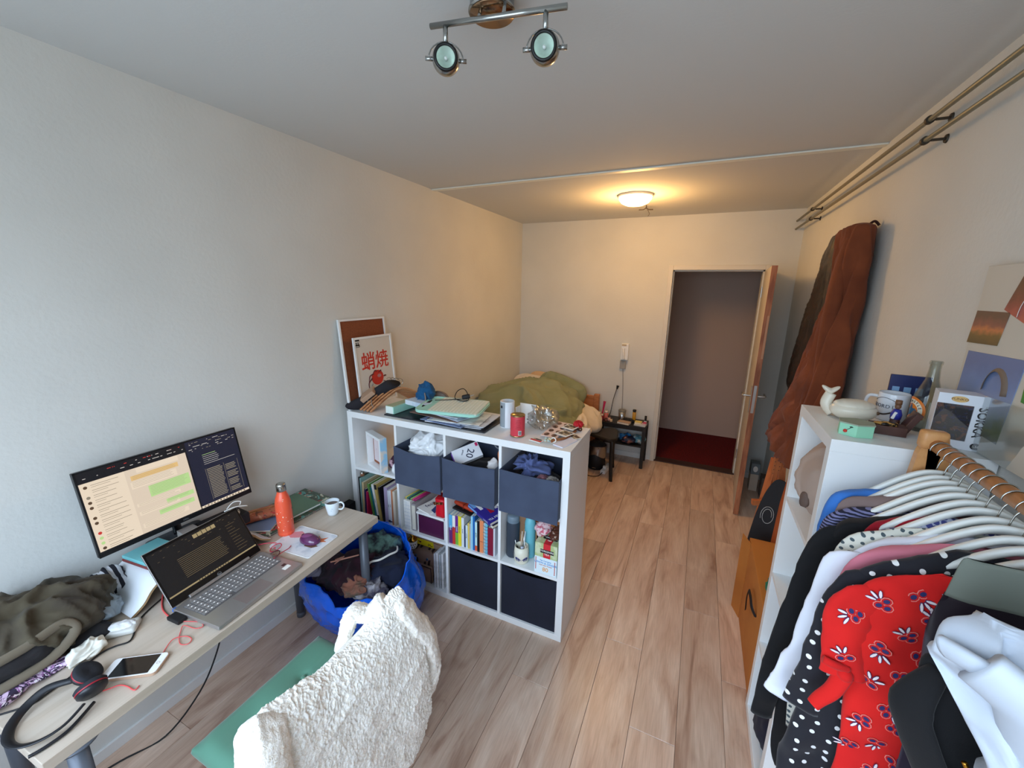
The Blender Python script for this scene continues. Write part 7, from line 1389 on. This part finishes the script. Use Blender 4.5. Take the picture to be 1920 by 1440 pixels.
garment('striped_jumper', 'navy jumper with lilac streaked stripes at the far end of the rail', 1.235, ST_, [(1.37, 2.50, 2.66), (1.345, 2.42, 2.70), (1.30, 2.365, 2.735), (1.15, 2.36, 2.735), (.8, 2.37, 2.735)], seed=3)
garment('black_cardigan', 'long black cardigan with a hanging sleeve, left of the white shirt', 1.19, BC, [(1.375, 2.50, 2.66), (1.345, 2.43, 2.70), (1.30, 2.375, 2.735), (1.1, 2.35, 2.735), (.8, 2.335, 2.735), (.58, 2.34, 2.735), (.50, 2.36, 2.72)], sleeve=([(2.415, 1.315), (2.365, 1.26), (2.345, 1.13), (2.325, .98), (2.31, .82), (2.305, .66)], (.035, .028)), thick=.022, seed=4)
garment('crimson_shirt', 'crimson collared top behind the dotted blouse', 1.16, CRc, [(1.40, 2.53, 2.66), (1.37, 2.47, 2.70), (1.32, 2.42, 2.735), (1.1, 2.42, 2.735), (.9, 2.42, 2.735)], seed=5)
garment('patterned_blouse', 'blouse with a blue cell pattern behind the dotted blouse', 1.125, BP, [(1.415, 2.54, 2.66), (1.38, 2.49, 2.70), (1.32, 2.43, 2.735), (1.1, 2.43, 2.735), (.9, 2.43, 2.735)], seed=6)
garment('dotted_blouse', 'cream blouse with small dark dots beside the white shirt', 1.105, DO, [(1.40, 2.53, 2.66), (1.375, 2.46, 2.70), (1.315, 2.375, 2.735), (1.15, 2.355, 2.735), (.95, 2.33, 2.735), (.75, 2.34, 2.735)], seed=7, thick=.014)
garment('white_shirt', 'white shirt with a long hanging sleeve, between the black cardigan and star dress', 1.07, WH_, [(1.405, 2.54, 2.66), (1.375, 2.47, 2.70), (1.315, 2.385, 2.735), (1.15, 2.37, 2.735), (.95, 2.37, 2.735), (.70, 2.37, 2.735)], sleeve=([(2.42, 1.318), (2.365, 1.27), (2.352, 1.15), (2.335, 1.03), (2.315, .92), (2.305, .865)], (.034, .036)), seed=8)
garment('pink_jumper', 'dusty pink top showing as a thin band behind the star dress', 1.02, PK, [(1.41, 2.53, 2.66), (1.38, 2.46, 2.70), (1.325, 2.365, 2.735), (1.15, 2.355, 2.735), (.95, 2.37, 2.735)], seed=9, thick=.015)
garment('star_dress', 'black dress printed with small white stars, beside the red dress', .975, SD, [(1.415, 2.50, 2.67), (1.38, 2.44, 2.70), (1.325, 2.365, 2.735), (1.2, 2.345, 2.735), (1.05, 2.33, 2.735), (.9, 2.31, 2.735), (.78, 2.30, 2.735), (.66, 2.31, 2.735)], sleeve=([(2.41, 1.33), (2.36, 1.275), (2.345, 1.16), (2.335, 1.04), (2.325, .95)], (.034, .04)), seed=10)
# red dress with berry motifs
RDm = cloth('tomato_red', (222, 26, 20), (206, 20, 18), 6)
rdr = garment('red_dress', 'red dress with navy berry motifs and a tied sleeve, nearest full dress on the rail', .925, RDm, [(1.385, 2.47, 2.68), (1.36, 2.41, 2.71), (1.31, 2.355, 2.735), (1.2, 2.36, 2.735), (1.05, 2.375, 2.735), (.92, 2.385, 2.735), (.78, 2.38, 2.735), (.6, 2.375, 2.735)],
              sleeve=([(2.40, 1.325), (2.352, 1.275), (2.352, 1.20), (2.358, 1.145), (2.362, 1.115)], (.036, .042)), seed=11, amp=.006)
a = MB(); a.sm = True
a.tube([(2.355, .91, 1.135), (2.335, .90, 1.145), (2.318, .90, 1.15)], lambda t: (.008, .018-.01*t), n=10); a.tube([(2.36, .91, 1.125), (2.345, .90, 1.085), (2.325, .895, 1.055), (2.315, .89, 1.04)], lambda t: (.008, .018-.006*t), n=10); a.sph((2.36, .905, 1.125), .014, 2)
obj('sleeve_tie', a, RDm, rdr)
MN = [M('motif_navy', (44, 44, 96), r=.7), M('motif_pink', (240, 130, 120), r=.7), M('motif_white', (240, 226, 226), r=.7), M('motif_red', (206, 22, 26), r=.9)]
dg = bpy.context.evaluated_depsgraph_get()
from mathutils.bvhtree import BVHTree
tr = []
for ch in list(rdr.children):
    if ch.name.startswith(('body', 'sleeve')):
        bm_ = bmesh.new(); bm_.from_mesh(ch.data); tr.append(BVHTree.FromBMesh(bm_)); bm_.free()
def hit(x, z):
    best = None
    for t in tr:
        h_ = t.ray_cast(Vector((x, .5, z)), Vector((0, 1, 0)))
        if h_[0] is not None and (best is None or h_[0].y < best[0].y): best = h_
    return best
random.seed(15); a = MB(); step = .072
k_ = 0
for i, z in enumerate([1.345-step*.62*q_ for q_ in range(20)]):
    for x in [2.36+(i % 2)*step*.5+step*q_ for q_ in range(7)]:
        x_ = x+random.uniform(-.010, .010); z_ = z+random.uniform(-.008, .008); h_ = hit(x_, z_)
        if h_ is None: continue
        n_ = h_[1]; n_ = -n_ if n_.y > 0 else n_
        if n_.y > -.5: continue
        rot = random.random()*6.28; X0 = n_.orthogonal().normalized(); X0 = Matrix.Rotation(rot, 3, n_) @ X0; Y0_ = n_.cross(X0); c_ = h_[0]+n_*.0022
        def dsc(cx, cy, r1, r2, mi, dz, an0=0, n=9):
            a.mi = mi; vs = []
            for q_ in range(n): t = 2*PI*q_/n; u = cx+r1*math.cos(t)*math.cos(an0)-r2*math.sin(t)*math.sin(an0); v = cy+r1*math.cos(t)*math.sin(an0)+r2*math.sin(t)*math.cos(an0); vs.append(a.b.verts.new(c_+X0*u+Y0_*v+n_*dz))
            a.b.faces.new(vs).material_index = mi
        for (cx, cy) in (((-.008, 0), (.008, .002), (0, -.010)) if k_ % 3 else ((-.008, 0), (.008, -.002))): dsc(cx, cy, .0098, .0084, 1, 0); dsc(cx, cy, .0082, .0068, 3, .0004); dsc(cx, cy, .0055, .0042, 0, .0008, 0, 10)
        for an0 in (.9, 1.6, 2.3): dsc(.014*math.cos(an0), .006+.014*math.sin(an0), .0095, .0036, 0, .0010, an0, 7); dsc(.0145*math.cos(an0), .006+.0145*math.sin(an0), .0085, .0024, 2, .0014, an0, 7)
        k_ += 1
o_ = obj('berry_print', a, MN, rdr); o_['kind'] = 'stuff'
# near garments: plaid skirt on hanger, black cardigan, white blouse
PLD = floralmat('slate_plaid', (52, 48, 60), [(3, (36, 28, 36), .5, 0), (5, (70, 68, 78), .6, 0)])
GB_ = M('grey_green_band', (112, 118, 108), r=.8)
a = MB(); loft(a, [(1.468, 2.452, 2.70), (1.462, 2.446, 2.735), (1.43, 2.441, 2.735), (1.395, 2.436, 2.735)], .009, 4, .004, 21, y=.845); r_ = root('plaid_skirt', 'slate grey checked skirt with a pale grey green waistband, near end of the rail', 'clothes', 'garments on the rail'); obj('waistband', a, GB_, r_)
a = MB(); loft(a, [(1.40, 2.436, 2.735), (1.32, 2.427, 2.735), (1.2, 2.435, 2.735), (1.0, 2.44, 2.735), (.8, 2.445, 2.735), (.6, 2.45, 2.735)], .012, 5, .008, 22, y=.848); obj('body', a, PLD, r_)
r_ = root('coat_hanger', 'white clip hanger holding the grey checked skirt', 'hanger', 'white hangers on the rail', wc=False, loc=(XR, .868, ZRL-.087)); r_.scale = (.72, .8, 1)
for src in (mh_, mk_): c_ = src.copy(); COL.objects.link(c_); c_.parent = r_
a = MB(); loft(a, [(1.35, 2.40, 2.60), (1.33, 2.385, 2.68), (1.27, 2.39, 2.735), (1.2, 2.41, 2.735), (1.1, 2.44, 2.735), (.95, 2.48, 2.735)], .016, 5, .012, 23, y=.745); r_ = root('black_knit', 'black knitted cardigan with a gold fastening under the white blouse', 'clothes', 'garments on the rail'); obj('body', a, BC, r_)
a = MB(); a.sm = True; a.tube([(2.40, .735, 1.33), (2.378, .73, 1.26), (2.392, .725, 1.21), (2.43, .72, 1.13), (2.47, .72, 1.05)], lambda t: (.010, .012+.016*min(1, t*4)), n=14); obj('sleeve', a, BC, r_)
a = MB(); a.sm = True; a.tube([(2.43, .690, 1.225), (2.437, .686, 1.212), (2.444, .686, 1.20)], .0035, n=8); obj('gold_fastening', a, M('gold_clasp', (206, 150, 60), r=.3, m=1), r_)
WB = M('sheer_white_blouse', (196, 204, 216), r=.8, bump=(16, .4, .006))
a = MB(); a.sm = True
def wbf(co, n): return co+n*(fold_noise(co, 9, .022, 17)+noise.noise(co*5)*.02)
loft(a, [(1.495, 2.43, 2.56), (1.48, 2.36, 2.66), (1.44, 2.335, 2.735), (1.38, 2.365, 2.735), (1.30, 2.405, 2.735), (1.15, 2.45, 2.735), (.95, 2.48, 2.735)], .038, 6, .020, 24, y=.64, wob=.016, sub=8, n=90, cr=.022); r_ = root('white_blouse', 'bunched sheer white blouse, nearest garment on the rail', 'clothes', 'garments on the rail'); obj('body', a, WB, r_)
a = MB(); a.sm = True; a.tube([(2.36, .60, 1.455), (2.40, .575, 1.43), (2.43, .585, 1.37), (2.47, .59, 1.28), (2.52, .60, 1.18)], lambda t: (.022, .045), n=18); obj('sleeve', a, WB, r_)
a = MB(); a.sm = True; a.tube([(2.34, .625, 1.45), (2.365, .59, 1.455), (2.40, .58, 1.44)], lambda t: (.010, .022), n=14); obj('cuff', a, WB, r_)
a = MB(); a.sm = True; crumple(a, (2.50, .80, .93), (.06, .05, .07), s=12, amp=.016, seed=77, sub=4); solo('pink_garment', a, floralmat('pink_green_print', (196, 40, 90), [(30, (90, 96, 60), .56, 3), (40, (226, 120, 150), .6, 3)]), 'pink patterned garment peeping out low on the near end of the rail', 'clothes')

# ---------------- coats on wall, easel, longboard, cardboard ----------------
SU = cloth('rust_suede', (124, 62, 32), (100, 46, 22), 5); DKL = cloth('dark_lining_coat', (30, 20, 20), (60, 30, 24), 9)
def wall_loft(rows, thick, folds, amp, seed, off):
    """rows: (z, y_near, y_far): cloth hanging on the right wall"""
    a = MB(); loft(a, [(z, y0, y1, *rest) for z, y0, y1, *rest in rows], thick, folds, amp, seed, y=0, sub=6, n=60, wob=.004); a.xf(Matrix(((0, 1, 0, 0), (1, 0, 0, 0), (0, 0, 1, 0), (0, 0, 0, 1)))); a.xf(T(off, 0, 0)); return a
ct = root('suede_coat', 'long rust brown suede coat hanging high on the right wall', 'coat')
obj('body', wall_loft([(2.235, 2.64, 2.74), (2.225, 2.60, 2.82), (2.20, 2.575, 2.90), (2.05, 2.56, 2.84), (1.88, 2.55, 2.82), (1.74, 2.54, 2.89, -.01, 1.1), (1.45, 2.50, 2.98, -.03, 1.3), (1.2, 2.47, 3.12, -.06, 1.5), (.98, 2.46, 3.25, -.085, 1.6), (.95, 2.49, 3.22, -.085, 1.5)], .055, 8, .024, 3, W-.085), SU, ct)
a = MB(); a.sm = True; rws = []
a.tube([(W-.10, 2.66, 2.16), (W-.135, 2.63, 1.95), (W-.145, 2.60, 1.70), (W-.14, 2.59, 1.48), (W-.13, 2.59, 1.36)], lambda t: (.040-.01*t, .042), n=18); obj('sleeve', a, SU, ct)
a = MB(); a.tube([(W-.008, 2.68, 2.225), (W-.03, 2.68, 2.245), (W-.05, 2.69, 2.225)], .006, n=8); obj('hanging_loop', a, DKL, ct)
a = wall_loft([(2.235, 3.02, 3.12), (2.22, 2.98, 3.22), (2.10, 2.96, 3.30), (1.92, 2.95, 3.42), (1.72, 2.95, 3.58), (1.55, 2.96, 3.64), (1.35, 2.97, 3.74), (1.25, 3.0, 3.72), (1.15, 3.02, 3.62)], .04, 6, .012, 6, W-.062)
r_ = root('dark_coat', 'dark patterned coat hanging behind the rust suede coat', 'coat'); obj('body', a, floralmat('dark_paisley', (26, 22, 26), [(10, (50, 26, 24), .58, 3), (22, (90, 84, 80), .70, 4)]), r_)
# easel
EW = M('easel_beech', (196, 112, 62), r=.5, var=(8, (176, 94, 50), .4, .65), scl=(5, 5, .6))
ea = root('easel', 'folded wooden easel with a perforated upright behind the tall shelf', 'easel')
a = MB(); a.bb(-.025, .025, -.012, .012, 0, 1.0, bev=.002); a.xf(T(2.545, 2.98, .0) @ RY(R(2.0))); obj('upright', a, EW, ea)
a = MB()
for kk in range(18):
    for s_ in (-1, 1): a.cyl((.014*s_, -.0125, .45+.028*kk), (.014*s_, -.0118, .45+.028*kk), .0028, n=8)
a.xf(T(2.545, 2.98, 0) @ RY(R(2.0))); o_ = obj('peg_hole', a, BLK, ea); o_['kind'] = 'stuff'
for (x0_, y0_2, x1_, y1_) in ((2.47, 2.90, 2.56, 3.0), (2.63, 2.78, 2.60, 3.0)): a = MB(); v_ = Vector((x1_-x0_, y1_-y0_2, .82)); a.box(((x0_+x1_)/2, (y0_2+y1_)/2, .415), (.045, .02, v_.length), rot=v_.to_track_quat('Z', 'Y').to_matrix(), bev=.002); obj('leg', a, EW, ea)
a = MB(); a.box((2.56, 2.90, .55), (.22, .03, .035), rot=(0, R(-6), R(8)), bev=.002); obj('tray_bar', a, EW, ea)
a = MB(); a.sm = True; a.sph((2.535, 2.88, .575), .012, 2); obj('knob', a, BLK, ea)
wpn = root('wood_panel', 'orange brown wooden board leaning behind the black longboard', 'board'); a = MB(); a.box((2.585, 2.70, .46), (.024, .14, .93), rot=(R(4), R(4), R(6)), bev=.002); obj('plank_board', a, M('orange_board', (190, 104, 60), r=.5, var=(6, (164, 84, 46), .4, .65), scl=(4, 4, .5)), wpn)
lbd = root('longboard', 'black longboard deck with a white swirl print leaning by the easel', 'skateboard')
pr_ = [(0, 0), (.045, .02), (.075, .10), (.085, .25), (.085, .45), (.07, .60), (.035, .70), (0, .72), (-.035, .70), (-.065, .60), (-.08, .45), (-.082, .25), (-.07, .10), (-.04, .02)]
sp_ = [(p.x, p.y) for p in smooth([Vector((x, y, 0)) for x, y in pr_], 4, True)]
LBM = T(2.487, 2.725, .055) @ RZ(R(-28)) @ RX(R(-7)) @ RY(R(4))
a = MB(); a.prism(sp_, .012, axis=1); a.xf(LBM); obj('deck', a, M('grip_black', (24, 24, 28), r=.6), lbd)
a = MB(); a.tube([(-.015+.022*math.cos(t)*(1+t*.08), -.001, .47+.04*math.sin(t)*(1+t*.06)) for t in [i*.4 for i in range(26)]], .0018, n=5, sub=1); a.xf(LBM); obj('swirl_print', a, M('print_grey_white', (190, 190, 186), r=.6), lbd)
for z in (.14, .55):
    for s_ in (-1, 1): a = MB(); a.sm = True; a.cyl((.05*s_-.02, .05, z), (.05*s_+.02, .05, z), .026, n=20); a.xf(LBM); obj('wheel', a, M('wheel_cream', (226, 214, 190), r=.5), lbd)
    a = MB(); a.box((0, .03, z), (.1, .03, .03)); a.xf(LBM); obj('truck', a, ST, lbd)
KR = M('cardboard', (190, 120, 52), r=.8, var=(3, (176, 106, 44), .4, .65), bump=(40, .1, .001))
cbx = root('cardboard_box', 'tall flat orange brown cardboard box with a black strap beside the tall shelf', 'box')
a = MB(); a.bb(2.412, 2.62, 1.872, 2.49, .001, .50, bev=.003); obj('carton', a, KR, cbx)
a = MB(); a.box((2.395, 2.47, .25), (.004, .10, .50), rot=(0, 0, R(18))); obj('open_flap', a, KR, cbx)
a = MB(); a.tube([(2.41, 2.00, .36), (2.39, 2.01, .40), (2.385, 2.05, .425), (2.385, 2.12, .41), (2.388, 2.15, .34), (2.392, 2.155, .27)], lambda t: (.002, .010), n=8); obj('strap', a, BLK, cbx)
a = MB(); a.sm = True; crumple(a, (2.505, 2.02, .535), (.07, .08, .045), s=11, amp=.012, seed=95, sub=4); solo('green_cloth', a, cloth('green_cloth_mat', (20, 110, 76)), 'green cloth on top of the cardboard box', 'cloth')
# small boxes behind the door
for i, (x, y, z, w_, d_, h_, c, lb_) in enumerate(((2.655, 4.34, 0, .07, .10, .17, (206, 190, 172), 'pale tan small carton on the floor behind the open door'), (2.655, 4.34, .171, .075, .10, .11, (120, 128, 132), 'grey carton with a white picture on the pale tan one'), (2.725, 4.22, 0, .05, .12, .2, (90, 74, 64), 'brown carton beside the pale tan one'))):
    r_ = root('small_carton', lb_, 'box', wc=False, loc=(x, y, z+.0006)); a = MB(); a.bb(-w_/2, w_/2, -d_/2, d_/2, 0, h_, bev=.001); obj('carton', a, M('carton_%d' % i, c, r=.7), r_)
    if i == 1: a = MB(); a.prism([(.02*math.cos(t), .055+.03*math.sin(t)) for t in [q_*PI/8 for q_ in range(16)]], -.001, axis=1, base=-d_/2-.0003); obj('picture', a, PAPER, r_)
rebase()
